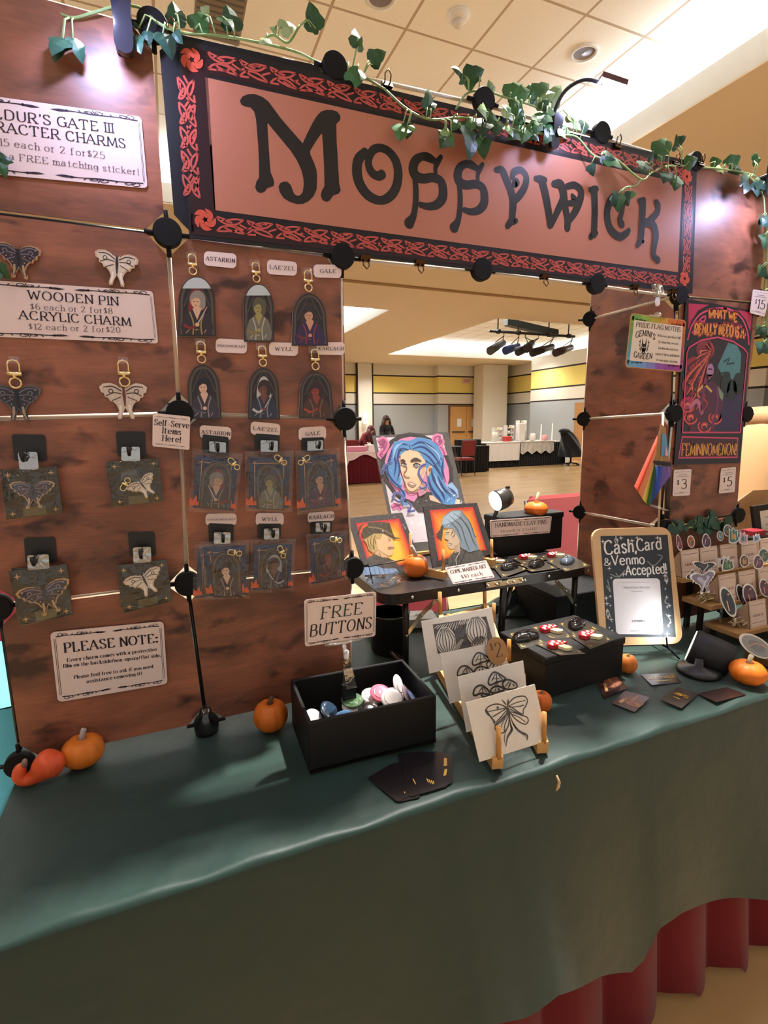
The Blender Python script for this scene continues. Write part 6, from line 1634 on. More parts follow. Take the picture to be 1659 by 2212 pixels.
def shroom(dx, dy):
    def d(A):
        X = lambda pts: [A.px(860 + (x + dx) / 4.366, 1270 + (y + dy) / 4.366) for x, y in pts]
        for pts in ([(850, 890), (870, 830), (915, 795), (1010, 850), (1000, 870), (930, 890), (870, 915)], [(985, 900), (1030, 865), (1105, 895), (1120, 930), (1085, 955), (1010, 950)], [(710, 985), (735, 935), (790, 920), (850, 965), (855, 1000), (780, 995), (720, 1015)], [(870, 970), (900, 935), (960, 930), (1000, 960), (960, 975), (900, 990)]):
            A.line(X(pts), .035, PIN, 1, True, True)
        for pts, w in (([(915, 810), (880, 880)], .016), ([(925, 810), (930, 880)], .02), ([(945, 820), (985, 865)], .02), ([(890, 860), (960, 850)], .012), ([(1010, 930), (1045, 880)], .02), ([(1060, 890), (1040, 940)], .03), ([(1080, 905), (1095, 925)], .03), ([(790, 935), (760, 985)], .016), ([(790, 935), (800, 985)], .02), ([(800, 935), (835, 985)], .016), ([(920, 950), (910, 975)], .02), ([(940, 945), (955, 965)], .03), ([(780, 1005), (800, 1030), (900, 1005)], .04), ([(720, 1010), (745, 1020)], .02)):
            A.line(X(pts), w, PIN, 2)
        A.disc(*X([(925, 905)])[0], .05, '#8a8580', 1)
    return d
def pumpkins(A):
    X = lambda pts: [A.px(860 + x / 4.366, 1270 + y / 4.366) for x, y in pts]
    W_ = '#d9d5cf'
    A.fill(X([(325, 345), (830, 268), (905, 520), (375, 620)])[::-1], '#4a4648', 1)
    for c, rx, ry in (((740, 400), .25, .29), ((450, 500), .22, .27), ((770, 520), .2, .14)):
        x, y = X([c])[0]
        A.disc(x, y, rx, W_, 2, ry=ry)
        for k in range(-3, 4):
            A.line([(x + rx * .1 * k, y + ry * .92), (x + rx * .34 * k * (1 - abs(k) * .03), y), (x + rx * .12 * k, y - ry * .92)], .016, PIN, 3, True)
    for k in range(10):
        A.line(X([(560 + 20 * k, 360 - 6 * k), (600 + 14 * k, 290 + 4 * (k % 3))]), .014, W_, 3)
        A.line(X([(340 + 24 * k, 380 + 8 * (k % 3)), (380 + 22 * k, 350 - 4 * k)]), .014, W_, 3)
        A.line(X([(520 + 8 * k, 560 - 8 * k), (560 + 6 * k, 600 - 12 * k)]), .012, W_, 3)
print_card('white print of two pumpkins, topmost on the wooden rack', (928, 1455), (1078, 1418), (910, 1342), (1062, 1312), .13, 14, pumpkins)
print_card('white mushroom print with a round kraft price tag, second from the top of the rack', (972, 1520), (1105, 1482), (950, 1412), (1086, 1384), .085, 14, shroom(-150, -185))
print_card('white print of mushrooms, third from the top of the rack', (1008, 1582), (1145, 1545), (988, 1462), (1130, 1427), .052, 14, shroom(0, 0))
print_card('white print of a long-tailed moth at the front of the rack', (1036, 1646), (1184, 1600), (1006, 1518), (1155, 1478), .024, 14, mothprint)
def tag2(A):
    pass
q = lean_quad((972, 1520), (1105, 1482), (950, 1412), (1086, 1384), T + .085, 14)
A0 = Art(*q); A0.base = .006
c = A0.px(1070, 1405)
A = Art(*q, .0004); A.base = .007
A.plate([A.at(c[0] + .26 * math.cos(a), c[1] + .3 * math.sin(a)) for a in [k * math.pi / 14 for k in range(28)]], -A.n * .001, '#ad8358')
A.text('$', c[0] - .13, c[1] + .03, .16, '#54402c', weight=.6, serif=False, L=1); A.text('2', c[0] + .03, c[1] - .13, .3, '#54402c', weight=.55, serif=False, L=1)
tag(A.build('price_tag', PAPER), 'round kraft paper tag with a handwritten $2 on the second print', 'price tag')

# ---- black boxes
def closed_box(name, label, c, size, yaw, col='#131314', lid=.02, mat=BLACKBOX):
    R = Matrix.Rotation(yaw, 3, 'Z'); c = Vector(c)
    t = thing(name, label, 'box', c)
    MB().box(c + Vector((0, 0, (size[2] - lid) / 2)), (size[0] - .006, size[1] - .006, size[2] - lid), R, col, bev=.002).build('body', mat, t)
    MB().box(c + Vector((0, 0, size[2] - lid / 2)), (size[0], size[1], lid), R, col, bev=.003).build('lid', mat, t)
    return t
closed_box('pin_box', 'black box with five clay pins on its lid, right of the print rack', (.938, -.105, T), (.285, .185, .113), .055)
closed_box('storage_box', 'large low black box standing under the folding tray behind the pin box', (1.25, .225, T), (.28, .22, .125), 0, '#1b1b1d')
def mushroom_pin(t, o, x, y, r, flip=1):
    """red spotted cap and cream stalk, lying on its card; x,y unit vectors in the card"""
    nz = Vector((0, 0, 1))
    f = lambda a, b, h: o + x * (a * r) + y * (b * r) + nz * h
    cap = [(-1, .1), (-.95, .5), (-.6, .95), (0, 1.15), (.6, .95), (.95, .5), (1, .1), (.5, -.05), (-.5, -.05)]
    cp = MB().plate([f(a, b, .001) for a, b in cap], nz * .010, '#b3202b').build('cap', SHINY, t)
    MB().plate([f(a, b, .001) for a, b in ((-.36, -.02), (.36, -.02), (.44, -.8), (.2, -1.0), (-.2, -1.0), (-.44, -.8))], nz * .008, '#e6d9ae').build('stalk', SHINY, t)
    mb = MB()
    for a, b, s in ((-.55, .5, .2), (0, .75, .22), (.5, .55, .2), (-.1, .25, .17), (.75, .2, .13), (-.8, .2, .12), (.3, .1, .1)):
        mb.lathe([(s * r, 0), (s * r * .9, .0012), (.0001, .0018)], f(a, b, .011), nz, 12, '#f0ebe2')
    mb.build('spots', SHINY, cp)
def black_pin(t, o, x, y, r, col='#0d0d0f'):
    nz = Vector((0, 0, 1))
    f = lambda a, b, h: o + x * (a * r) + y * (b * r) + nz * h
    out = [(-1.2, .1), (-.9, .5), (-.4, .7), (.2, .75), (.8, .6), (1.15, .15), (1.1, -.3), (.7, -.55), (.2, -.5), (-.2, -.62), (-.7, -.5), (-1.0, -.4), (-1.25, -.25)]
    out = smooth_pts(out, 3, True)
    ring = lambda k, h: [f(a * k, b * k, h) for a, b in out]
    n = len(out); mb = MB(); lv = [(1, .001), (1.03, .006), (.96, .012), (.75, .017), (.4, .019)]
    vs = [p for k, h in lv for p in ring(k, h)]
    mb.add(vs, [(i * n + j, i * n + (j + 1) % n, (i + 1) * n + (j + 1) % n, (i + 1) * n + j) for i in range(4) for j in range(n)] + [tuple(range(4 * n, 5 * n))], col, 0, True)
    mb.build('body', SHINY, t)
    MB().tube([f(-.5, .3, .016), f(-.2, .05, .02), f(.3, .1, .02), f(.6, .35, .016)], .0022, 6, col).build('rim', SHINY, t)
def pin_card(label, q, z, kind, col='#0d0d0f', r=.027):
    c = [onZ(u, v, T + z + .0012) for u, v in q]
    t = thing('clay_pin', label, 'pin', sum(c, Vector()) / 4, 'clay pins on dark backing cards')
    A = Art(*c, .0003); A.body(.001, '#332e26', 0, '#9a9488')
    for sx, sy in ((.1, .1), (.9, .1), (.1, .9), (.9, .9)):
        A.line([(A.a * sx + .1 * (1 if sx < .5 else -1), sy), (A.a * sx, sy), (A.a * sx, sy + .12 * (1 if sy < .5 else -1))], .03, '#b8964e', 1)
    A.build('backing_card', GLOSS, t)
    x = (c[1] - c[0]).normalized(); y = Vector((0, 0, 1)).cross(x)
    o = sum(c, Vector()) / 4
    if kind: mushroom_pin(t, o, (x * .75 + y * .2).normalized(), (y * .8 - x * .55).normalized(), r)
    else: black_pin(t, o, (x * .9 + y * .2).normalized(), (y * .95 - x * .2).normalized(), r * 1.15, col)
zb = .113
pin_card('black clay pin on a card, left corner of the black pin box', ((1097, 1367), (1140, 1362), (1180, 1388), (1126, 1402)), zb, 0, r=.03)
pin_card('red mushroom pin at the rear middle of the black pin box', ((1145, 1354), (1195, 1346), (1240, 1378), (1192, 1380)), zb, 1)
pin_card('black clay pin at the rear right of the black pin box', ((1205, 1347), (1245, 1330), (1296, 1360), (1240, 1375)), zb, 0)
pin_card('red mushroom pin at the right of the black pin box', ((1228, 1372), (1280, 1356), (1325, 1382), (1275, 1401)), zb + .002, 1)
pin_card('red mushroom pin at the front edge of the black pin box', ((1155, 1390), (1215, 1384), (1264, 1411), (1210, 1415)), zb + .002, 1)

# ---- folding tray and what stands on it
ZT = .24
t = thing('folding_tray', 'black folding tray table with a rounded rim, steel hinges and legs behind the print rack', 'tray table', (.83, .22, T))
X0, X1, Y0_, Y1_ = .468, 1.19, .052, .405
def rrect(x0, y0, x1, y1, r, k=6):
    o = []
    for cx, cy, a0 in ((x1 - r, y0 + r, -90), (x1 - r, y1 - r, 0), (x0 + r, y1 - r, 90), (x0 + r, y0 + r, 180)):
        for i in range(k + 1):
            a = math.radians(a0 + 90 * i / k); o.append((cx + r * math.cos(a), cy + r * math.sin(a)))
    return o
out = rrect(X0, Y0_, X1, Y1_, .05)
MB().plate([Vector((x, y, T + ZT - .004)) for x, y in rrect(X0 + .004, Y0_ + .004, X1 - .004, Y1_ - .004, .047)], (0, 0, -.012), '#232122').build('top', M('scuffed black laminate', .3, spec=.5, grain=(25, .3)), t)
mb = MB(); n = len(out)
inn = rrect(X0 + .006, Y0_ + .006, X1 - .006, Y1_ - .006, .045)
vs = [Vector((x, y, T + ZT + dz)) for pts, dz in ((out, -.03), (out, .0), (inn, .0), (inn, -.03)) for x, y in pts]
mb.add(vs, [(i * n + j, i * n + (j + 1) % n, ((i + 1) % 4) * n + (j + 1) % n, ((i + 1) % 4) * n + j) for i in range(4) for j in range(n)], '#151414')
mb.build('rim', PLASTIC, t)
mb = MB()
for x in (.555, .70, .93, 1.02, 1.175): mb.ball((x, Y0_ - .001, T + ZT - .015), .005, 10, '#c9c7c4', sq=(1, .6, 1))
mb.build('rivets', METAL, t)
mb = MB()
for s in (-1, 1): mb.box(((.815 + .895) / 2 + s * .037, Y0_ - .002, T + ZT - .012), (.055, .004, .018), col='#c7bda4', bev=.001)
mb.box((.855, Y0_ - .006, T + ZT - .012), (.045, .006, .014), col='#b8ae96', bev=.001)
for x in (.795, .825, .86, .885, .915): mb.ball((x, Y0_ - .008, T + ZT - .012), .0045, 10, '#d8d0bd')
mb.build('hinge', METAL, t)
for sx, x in ((-1, .545), (1, 1.145)):
    for y in (.075, .37):
        MB().tube([Vector((x, y, T + ZT - .03)), Vector((x, y, T + .012))], .011, 8, '#131313', flat=.7).build('leg', PLASTIC, t)
    MB().tube([Vector((x, .075, T + .013)), Vector((x, .37, T + .013))], .011, 8, '#131313').build('foot_bar', PLASTIC, t)
    br = [Vector((x, .07, T + .11)), Vector((x - sx * .045, .064, T + .165)), Vector((x - sx * .09, .06, T + ZT - .035))]
    mb = MB()
    for a, b in zip(br, br[1:]):
        d = (b - a).normalized(); sd = d.cross(Vector((0, 1, 0)))
        mb.hexa([a - sd * .006, a + sd * .006, a + sd * .006 + Vector((0, .002, 0)), a - sd * .006 + Vector((0, .002, 0)), b - sd * .006, b + sd * .006, b + sd * .006 + Vector((0, .002, 0)), b - sd * .006 + Vector((0, .002, 0))], '#b9b6b0')
    for q in br: mb.ball(q + Vector((0, -.003, 0)), .0045, 8, '#d8d6d2')
    mb.build('folding_brace', METAL, t)
MB().tube([Vector((.86, .06, T + ZT - .03)), Vector((.862, .07, T + .05)), Vector((.90, .1, T + .012)), Vector((.96, .14, T + .008))], .011, 8, '#121212').tube([Vector((.89, .064, T + ZT - .03)), Vector((.865, .07, T + .09))], .007, 8, '#121212').build('centre_leg', PLASTIC, t)
trz = lambda u, v, h=0.0: onZ(u, v, T + ZT + h)
# portraits
def portrait(name, label, q, border, draw, bag=True):
    t = thing(name, label, 'picture', (q[2] + q[3]) / 2, 'portraits in clear sleeves on the tray')
    A = Art(*q, .0003); A.body(.003, border, 0); draw(A); A.build('print', PAPER, t)
    e = .012
    big = [A.at(-e, 1 + e * 2.2), A.at(A.a + e * 2.5, 1 + e * 2.2), A.at(A.a + e * 2.5, -e), A.at(-e, -e)]
    sleeve(t, [p + A.n * .003 for p in big], A.n, .002)
def blue_lady(A):
    F = lambda pts: [A.px(740 + x / 4.879, 900 + y / 4.879) for x, y in pts]
    BL, BD, LB = '#5a92c8', '#33407f', '#8fb4dc'; PKK = '#d77bab'
    A.fill(F([(352, 225), (1050, 190), (1275, 1290), (580, 1340)])[::-1], '#d9cfd6', 1)
    cx, cy = F([(790, 560)])[0]
    r0 = (F([(1125, 600)])[0][0] - F([(450, 600)])[0][0]) / 2; A.disc(cx, cy, r0 * 1.13, '#3f3b3d', 1.5); A.disc(cx, cy, r0, '#e58bb8', 2)
    for pts in ([(380, 270), (430, 240), (465, 290), (430, 360), (395, 400), (420, 430)], [(1040, 215), (990, 210), (965, 255), (1010, 300), (1045, 260), (1010, 245)], [(520, 960), (580, 940), (620, 980)], [(1030, 320), (1060, 360), (1075, 410)], [(400, 300), (420, 280), (410, 330)]):
        A.line(F(pts), .05, '#d982ad', 3, True); A.line(F(pts), .012, '#9c4f7f', 3.5, True)
    # shoulder and dark top
    A.fill(F([(800, 830), (880, 790), (1010, 800), (1240, 900), (1240, 1010), (800, 1010), (730, 930)])[::-1], '#45403f', 4)
    A.fill(F([(910, 830), (1100, 830), (1235, 880), (1230, 960), (1020, 910), (920, 880)])[::-1], '#e0bfa4', 5)
    # back hair
    A.fill(F([(540, 265), (620, 250), (700, 255), (800, 215), (920, 240), (1010, 310), (1060, 420), (1075, 520), (1050, 640), (1100, 760), (1200, 840), (1180, 940), (1050, 920), (960, 840), (900, 740), (880, 560), (600, 420), (540, 420), (470, 470), (480, 600), (540, 720), (470, 640), (445, 560), (490, 420), (520, 330)])[::-1], BL, 5.5)
    A.fill(F([(1085, 730), (1150, 690), (1210, 770), (1225, 855), (1140, 830)])[::-1], LB, 5.6)
    # neck, ear, face
    A.fill(F([(640, 760), (830, 700), (900, 760), (860, 820), (790, 800), (700, 800)])[::-1], '#cfa98c', 6)
    A.fill(F([(885, 560), (920, 515), (945, 520), (930, 590), (895, 640)])[::-1], '#d9b595', 7)
    A.fill(F([(612, 400), (660, 365), (730, 345), (800, 360), (860, 420), (880, 560), (850, 650), (800, 740), (740, 795), (680, 770), (650, 680), (635, 640), (610, 560), (605, 470)])[::-1], '#e0c4a4', 8)
    A.fill(F([(840, 480), (880, 520), (850, 620), (800, 700), (830, 580)])[::-1], '#d2ab8d', 8.3)
    # hair in front
    for pts in ([(700, 350), (640, 330), (590, 340), (575, 420), (610, 520), (590, 620), (630, 690), (620, 760), (560, 740), (490, 660), (455, 560), (500, 470), (520, 380), (545, 300), (620, 260), (690, 290)], [(720, 350), (700, 290), (790, 230), (900, 250), (1000, 330), (1050, 430), (960, 520), (850, 440), (800, 370)], [(610, 760), (660, 790), (665, 850), (640, 900), (690, 930), (640, 940), (610, 880)]):
        A.fill(F(pts)[::-1], BL, 9)
    for pts in ([(690, 300), (600, 290), (545, 400), (560, 500), (540, 640)], [(660, 340), (600, 350), (580, 450), (600, 560), (570, 680)], [(720, 310), (830, 270), (960, 340), (1040, 460)], [(730, 340), (840, 320), (950, 400), (1040, 540)], [(800, 360), (900, 420), (980, 520), (1060, 660)], [(930, 540), (960, 660), (1040, 780), (1080, 880)], [(900, 620), (930, 740), (1010, 850), (1060, 910)], [(1060, 430), (1050, 560), (1090, 700)], [(470, 500), (480, 600), (550, 700), (620, 740)], [(570, 720), (640, 800), (650, 880)], [(1000, 620), (1070, 760), (1180, 850)], [(1100, 740), (1160, 780), (1210, 840)], [(520, 330), (500, 440), (450, 560)]):
        A.line(F(pts), [.004] + [.016] * (len(pts) - 2) + [.004], BD, 10, True)
    for pts in ([(640, 270), (560, 330), (530, 460)], [(860, 280), (990, 380), (1030, 480)], [(960, 600), (1010, 720), (1080, 820)], [(600, 600), (620, 680), (600, 730)]):
        A.line(F(pts), [.004, .022, .004], LB, 10.5, True)
    for pts in ([(880, 500), (820, 530), (800, 600), (840, 680), (870, 700)], [(870, 690), (880, 740), (830, 760), (810, 740)], [(430, 560), (415, 600), (440, 520), (520, 480)], [(520, 860), (560, 800), (640, 850), (600, 900), (540, 870)], [(670, 900), (720, 940), (690, 1000), (760, 990)]):
        A.line(F(pts), .02, '#7d7fb8', 11, True); A.line(F(pts), .006, BD, 11.5, True)
    # features
    A.line(F([(715, 470), (770, 452), (830, 470)]), [.012, .032, .006], '#4b3f3a', 11, True)
    A.line(F([(612, 468), (640, 462), (660, 480)]), [.02, .02, .006], '#4b3f3a', 11, True)
    for pts in ([(745, 515), (775, 497), (810, 515), (775, 532)], [(615, 505), (640, 492), (668, 510), (640, 524)]): A.fill(F(pts)[::-1], '#efe9e2', 11)
    A.disc(*F([(772, 514)])[0], .017, '#7d8a96', 12); A.disc(*F([(650, 507)])[0], .014, '#7d8a96', 12)
    for pts in ([(740, 512), (775, 494), (815, 512)], [(612, 502), (640, 489), (672, 508)]): A.line(F(pts), .01, '#3b2c2c', 12.5, True)
    A.line(F([(668, 520), (672, 560), (645, 600), (660, 635), (705, 640)]), .008, '#8a5f4d', 11, True)
    A.fill(F([(680, 695), (715, 685), (780, 715), (740, 745), (695, 725)])[::-1], '#b08a78', 11); A.fill(F([(690, 700), (730, 705), (765, 718), (720, 718)])[::-1], '#f1ece6', 12)
    A.line(F([(650, 680), (672, 755), (720, 795), (800, 770)]), .008, '#8a5f4d', 11, True)
    A.line(F([(905, 560), (925, 545), (918, 590)]), .008, '#8a5f4d', 11, True)
    A.line(F([(790, 800), (830, 780), (850, 800), (800, 830)]), .025, '#c58ba0', 11, True)
qb = lean_quad((857, 1195), (1026, 1180), (804, 941), (968, 933), T + ZT + .012, 14)
portrait('art_print', 'large portrait with long blue hair on a pink roundel, tallest picture behind the tray', qb, '#5c5a5a', blue_lady)
E0 = thing('picture_easel', 'plain wooden easel behind the large blue-haired portrait', 'easel', Vector(((qb[2] + qb[3]) / 2)) * 1)
m0 = (qb[2] + qb[3]) / 2
MB().box(m0 + Vector((0, .02, -.006)), (.16, .05, .010), col=OAK).build('ledge', BEECH, E0)
for s in (-1, 1):
    MB().tube([m0 + Vector((s * .012, .07, .16)), Vector((m0.x + s * .07, m0.y + .012, T + ZT))], .005, 8, OAK).build('leg', BEECH, E0)
MB().tube([m0 + Vector((0, .02, .0)), m0 + Vector((0, .07, .17))], .006, 8, OAK).build('spine', BEECH, E0)
def sunset(A, x0=.1, y0=.08, x1=.9, y1=.9, edge='#b8323c', mid='#e0862f', core='#eebf4e'):
    a = A.a; n = 9
    for k in range(n):
        t = k / (n - 1); lin = lambda c, d, q: tuple(c[i] + (d[i] - c[i]) * q for i in range(3))
        e, m, c = H(edge), H(mid), H(core)
        col = lin(e, m, t * 2) if t < .5 else lin(m, c, t * 2 - 1)
        xx0 = x0 + .24 * t * (x1 - x0); xx1 = x1 - .24 * t * (x1 - x0); yy0 = y0 + .1 * t; yy1 = y1 - .3 * t * (y1 - y0)
        A.rect(xx0 * a, yy0, xx1 * a, yy1, col, 1 + .2 * k, .12 * t)
def hat_man(A):
    sunset(A)
    F = lambda pts: [A.px(740 + x / 4.879, 900 + y / 4.879) for x, y in pts]
    A.fill(F([(215, 1560), (260, 1490), (330, 1450), (450, 1470), (560, 1530), (640, 1620), (600, 1650), (210, 1660)])[::-1], '#57524e', 4)
    A.fill(F([(215, 1580), (320, 1560), (420, 1600), (560, 1600), (600, 1650), (215, 1670)])[::-1], '#7d97b8', 5)
    A.fill(F([(345, 1380), (470, 1440), (460, 1490), (400, 1480), (340, 1450)])[::-1], '#c4a27c', 5)
    A.fill(F([(300, 1250), (420, 1225), (520, 1270), (528, 1330), (548, 1370), (530, 1390), (535, 1430), (515, 1465), (470, 1465), (370, 1400), (320, 1370)])[::-1], '#d3b189', 6)
    A.fill(F([(215, 1290), (260, 1230), (420, 1225), (400, 1280), (350, 1290), (360, 1360), (370, 1400), (320, 1440), (270, 1400), (250, 1340)])[::-1], '#b29a63', 7)
    A.fill(F([(195, 1230), (210, 1180), (260, 1150), (265, 1115), (400, 1110), (490, 1120), (530, 1240), (545, 1270), (590, 1280), (625, 1285), (540, 1290), (430, 1230), (330, 1230), (230, 1290)])[::-1], '#4f4639', 8)
    A.line(F([(265, 1165), (400, 1185), (520, 1250)]), .03, '#7a6a50', 9, True)
    A.line(F([(165, 1215), (180, 1165), (215, 1140)]), [.01, .025, .01], '#4f4639', 8, True)
    for pts in ([(300, 1260), (290, 1330), (330, 1390)], [(340, 1250), (320, 1320), (330, 1400)], [(260, 1280), (270, 1350), (300, 1400)], [(470, 1270), (500, 1275)], [(480, 1290), (490, 1305), (505, 1290)], [(470, 1380), (520, 1375)], [(320, 1290), (340, 1310), (345, 1340)], [(380, 1430), (400, 1480)], [(330, 1460), (400, 1520), (430, 1600)], [(250, 1510), (300, 1560), (380, 1580)], [(430, 1480), (500, 1520), (600, 1600)]):
        A.line(F(pts), .008, '#4a3a2c', 10, True)
    A.line(F([(480, 1390), (500, 1378), (535, 1384)]), .018, '#8f7650', 10, True)
    for k in range(6): A.line(F([(230 + 50 * k, 1600), (245 + 50 * k, 1655)]), .01, '#5a7398', 6)
def long_hair(A):
    sunset(A, .1, .1, .9, .93, '#c23c34', '#e28a2f', '#edb64a')
    F = lambda pts: [A.px(740 + x / 4.879, 900 + y / 4.879) for x, y in pts]
    A.fill(F([(1110, 1500), (1180, 1410), (1260, 1350), (1400, 1360), (1480, 1440), (1470, 1570), (1110, 1580)])[::-1], '#56544f', 4)
    A.fill(F([(1075, 1220), (1110, 1185), (1200, 1190), (1240, 1300), (1190, 1390), (1130, 1395), (1100, 1350), (1110, 1310), (1075, 1290)])[::-1], '#c7b094', 5)
    A.fill(F([(1170, 1370), (1230, 1330), (1240, 1420), (1180, 1440)])[::-1], '#b8a08a', 5)
    A.fill(F([(1030, 1160), (1060, 1050), (1150, 990), (1250, 985), (1270, 1020), (1330, 1090), (1370, 1180), (1400, 1290), (1440, 1400), (1330, 1430), (1240, 1380), (1230, 1300), (1190, 1220), (1160, 1180), (1090, 1180)])[::-1], '#7f8f9c', 6)
    A.fill(F([(1060, 1060), (1150, 1000), (1240, 1000), (1230, 1060), (1130, 1120), (1040, 1150)])[::-1], '#9db2c4', 7)
    A.fill(F([(980, 1245), (1025, 1190), (1050, 1130), (1060, 1170), (1040, 1300)])[::-1], '#4a4640', 7)
    for pts in ([(1160, 1010), (1300, 1130), (1360, 1280), (1420, 1390)], [(1120, 1040), (1240, 1150), (1290, 1300), (1340, 1420)], [(1100, 1080), (1200, 1180), (1260, 1340)], [(1250, 1000), (1340, 1120), (1390, 1260), (1415, 1250)], [(1210, 1010), (1320, 1180), (1380, 1340)]):
        A.line(F(pts), [.004] + [.016] * (len(pts) - 2) + [.004], '#59646e', 8, True)
    for pts in ([(1080, 1225), (1120, 1222)], [(1140, 1240), (1160, 1200), (1180, 1240), (1150, 1270)], [(1075, 1290), (1110, 1310)], [(1110, 1335), (1150, 1345)], [(1190, 1420), (1220, 1480), (1200, 1570)], [(1300, 1400), (1250, 1500), (1240, 1570)], [(1130, 1440), (1160, 1500), (1140, 1570)]):
        A.line(F(pts), .009, '#3b332e', 9, True)
    A.line(F([(1230, 1430), (1190, 1500), (1195, 1560)]), .016, '#b9b4ac', 9, True)
q1 = lean_quad((790, 1247), (912, 1222), (752, 1119), (869, 1107), T + ZT + .004, 17)
portrait('art_print', 'sunset portrait of a figure in a wide-brimmed hat, left of the round pumpkin', q1, '#4a4548', hat_man)
q2 = lean_quad((935, 1228), (1066, 1196), (914, 1094), (1030, 1086), T + ZT + .03, 15)
portrait('art_print', 'sunset portrait of a figure with long grey hair on the small wooden easel', q2, '#3c393b', long_hair)
# wire stand that holds the hat portrait
t = thing('wire_easel', 'thin black wire stand that carries the hat portrait', 'easel', (q1[2] + q1[3]) / 2)
n1 = Art(*q1).n
b0, b1 = q1[3].lerp(q1[2], .04) , q1[3].lerp(q1[2], .96)
up = (q1[0] - q1[3]).normalized()
w0 = [b0 + n1 * .004 - up * .004, b0 + n1 * .02 - up * .004, b0 + n1 * .02 + up * .03, b1 + n1 * .02 + up * .03, b1 + n1 * .02 - up * .004, b1 + n1 * .004 - up * .004]
MB().tube(w0, .0022, 6, '#121212').build('front_wire', PLASTIC, t)
m = q1[3].lerp(q1[2], .5)
MB().tube([b0 - n1 * .004, m - n1 * .006 + up * .09, b1 - n1 * .004], .0022, 6, '#121212').tube([m - n1 * .006 + up * .09, Vector((m.x, m.y + .09, T + ZT))], .0022, 6, '#121212').build('back_wire', PLASTIC, t)
# small wooden easel under the grey-haired portrait
t = thing('dowel_easel', 'small wooden dowel easel under the grey-haired portrait', 'easel', (q2[2] + q2[3]) / 2)
n2 = Art(*q2).n
for f in (.12, .92):
    e = q2[3].lerp(q2[2], f); fr0 = Vector((e.x, e.y - .03, T + ZT)); bk = Vector((e.x - .07, e.y + .10, T + ZT))
    bar(fr0 + Vector((0, 0, 0)), bk, .018, .022, '#c39a62').build('base_rail', BEECH, t)
    MB().tube([e + n2 * .012 + Vector((0, 0, -.012)), e + n2 * .012 + Vector((0, .004, .05))], .005, 8, '#b5834a').build('dowel', BEECH, t)
    MB().tube([bk + Vector((.01, -.02, .01)), bk + Vector((.012, -.01, .12))], .005, 8, '#b5834a').build('back_dowel', BEECH, t)
pumpkin('round orange pumpkin with a pale stem at the front of the folding tray', 898, 1246, 54, ZT - .004 + .0, hr=.92, col='#c9661b', stem='#a9a29c', slen=.8, sdir=(-.4, .1), ribs=7, depth=.03)
a = [trz(*p, -.003) for p in ((775, 1222), (880, 1222), (868, 1262), (803, 1278))]
tag(MB().grid(14, 8, lambda u, v: (a[0] * (1 - u) + a[1] * u) * (1 - v) + (a[3] * (1 - u) + a[2] * u) * v + Vector((0, 0, .004 + .006 * math.sin(u * 11 + v * 5) * math.sin(v * 9))), '#ffffff').build('plastic_sleeve', bag_material('loose clear sleeve', .62, scale=22, strength=.9)), 'empty crumpled clear sleeve on the front left corner of the tray', 'sleeve')
def d7(A):
    A.price_border(INK2, .08, .07, 2)
    A.text('COPIC MARKER ART', A.a * .5, .6, .2, '#4a3f3e', w=A.a * .86, weight=1.0); A.text('$10 each', A.a * .5, .24, .2, '#5d5250', w=A.a * .5, weight=.9)
q3 = lean_quad((979, 1262), (1069, 1247), (961, 1226), (1050, 1210), T + ZT + .003, 24)
card('price_sign', 'cream sign with a $10 price leaning on the dowel easel', 'sign', q3, d7, CARD, .07, .0015)
# six pins on the tray
zt = ZT
for lab, q, kd, cl in (('red and white mushroom pin at the left rear of the tray pins', ((1040, 1216), (1080, 1203), (1102, 1216), (1066, 1228)), 1, 0), ('black clay pin at the left front of the tray pins', ((1064, 1222), (1110, 1214), (1142, 1228), (1085, 1248)), 0, '#0e0e10'), ('red mushroom pin at the middle rear of the tray pins', ((1106, 1206), (1150, 1195), (1180, 1208), (1130, 1218)), 1, 0),
                        ('black clay pin in the middle of the tray pins', ((1118, 1220), (1165, 1208), (1205, 1227), (1148, 1235)), 0, '#0c0c0e'), ('red mushroom pin at the right rear of the tray pins', ((1166, 1202), (1208, 1190), (1238, 1204), (1192, 1214)), 1, 0), ('shiny pale blue clay pin at the right end of the tray', ((1180, 1212), (1228, 1196), (1276, 1222), (1222, 1234)), 0, '#46525c')):
    pin_card(lab, q, zt + (.001 if kd == 0 else 0.0), kd, cl or '#0d0d0f', .026)
# black box behind with the clay pin sign
c = onY(1136, 1190, .30)
closed_box('display_box', 'upright black box on the tray behind the clay pins, carrying a pumpkin and a sign', (1.135, .33, T + ZT - .004), (.285, .10, .135), .05, '#111112')
def d8(A):
    A.price_border(INK2, .08, .08, 2)
    A.text('HANDMADE CLAY PINS', A.a * .5, .57, .24, '#574b4c', w=A.a * .84, weight=1.05); A.text('$8 each or 2 for$12', A.a * .46, .23, .17, '#857a76', w=A.a * .6, weight=.9)
card('price_sign', 'cream sign reading HANDMADE CLAY PINS on the front of the upright black box', 'sign', [onY(u, v, .255) for u, v in ((1058, 1124), (1192, 1115), (1188, 1151), (1060, 1161))], d8, CARD, .1, .0015)
pumpkin('little flat orange pumpkin with a long pale stem on top of the upright black box', 0, 0, 50, hr=.62, col='#d2691e', stem='#c9bb9c', slen=.75, sdir=(.3, 0), base=onY(1157, 1114, .31))
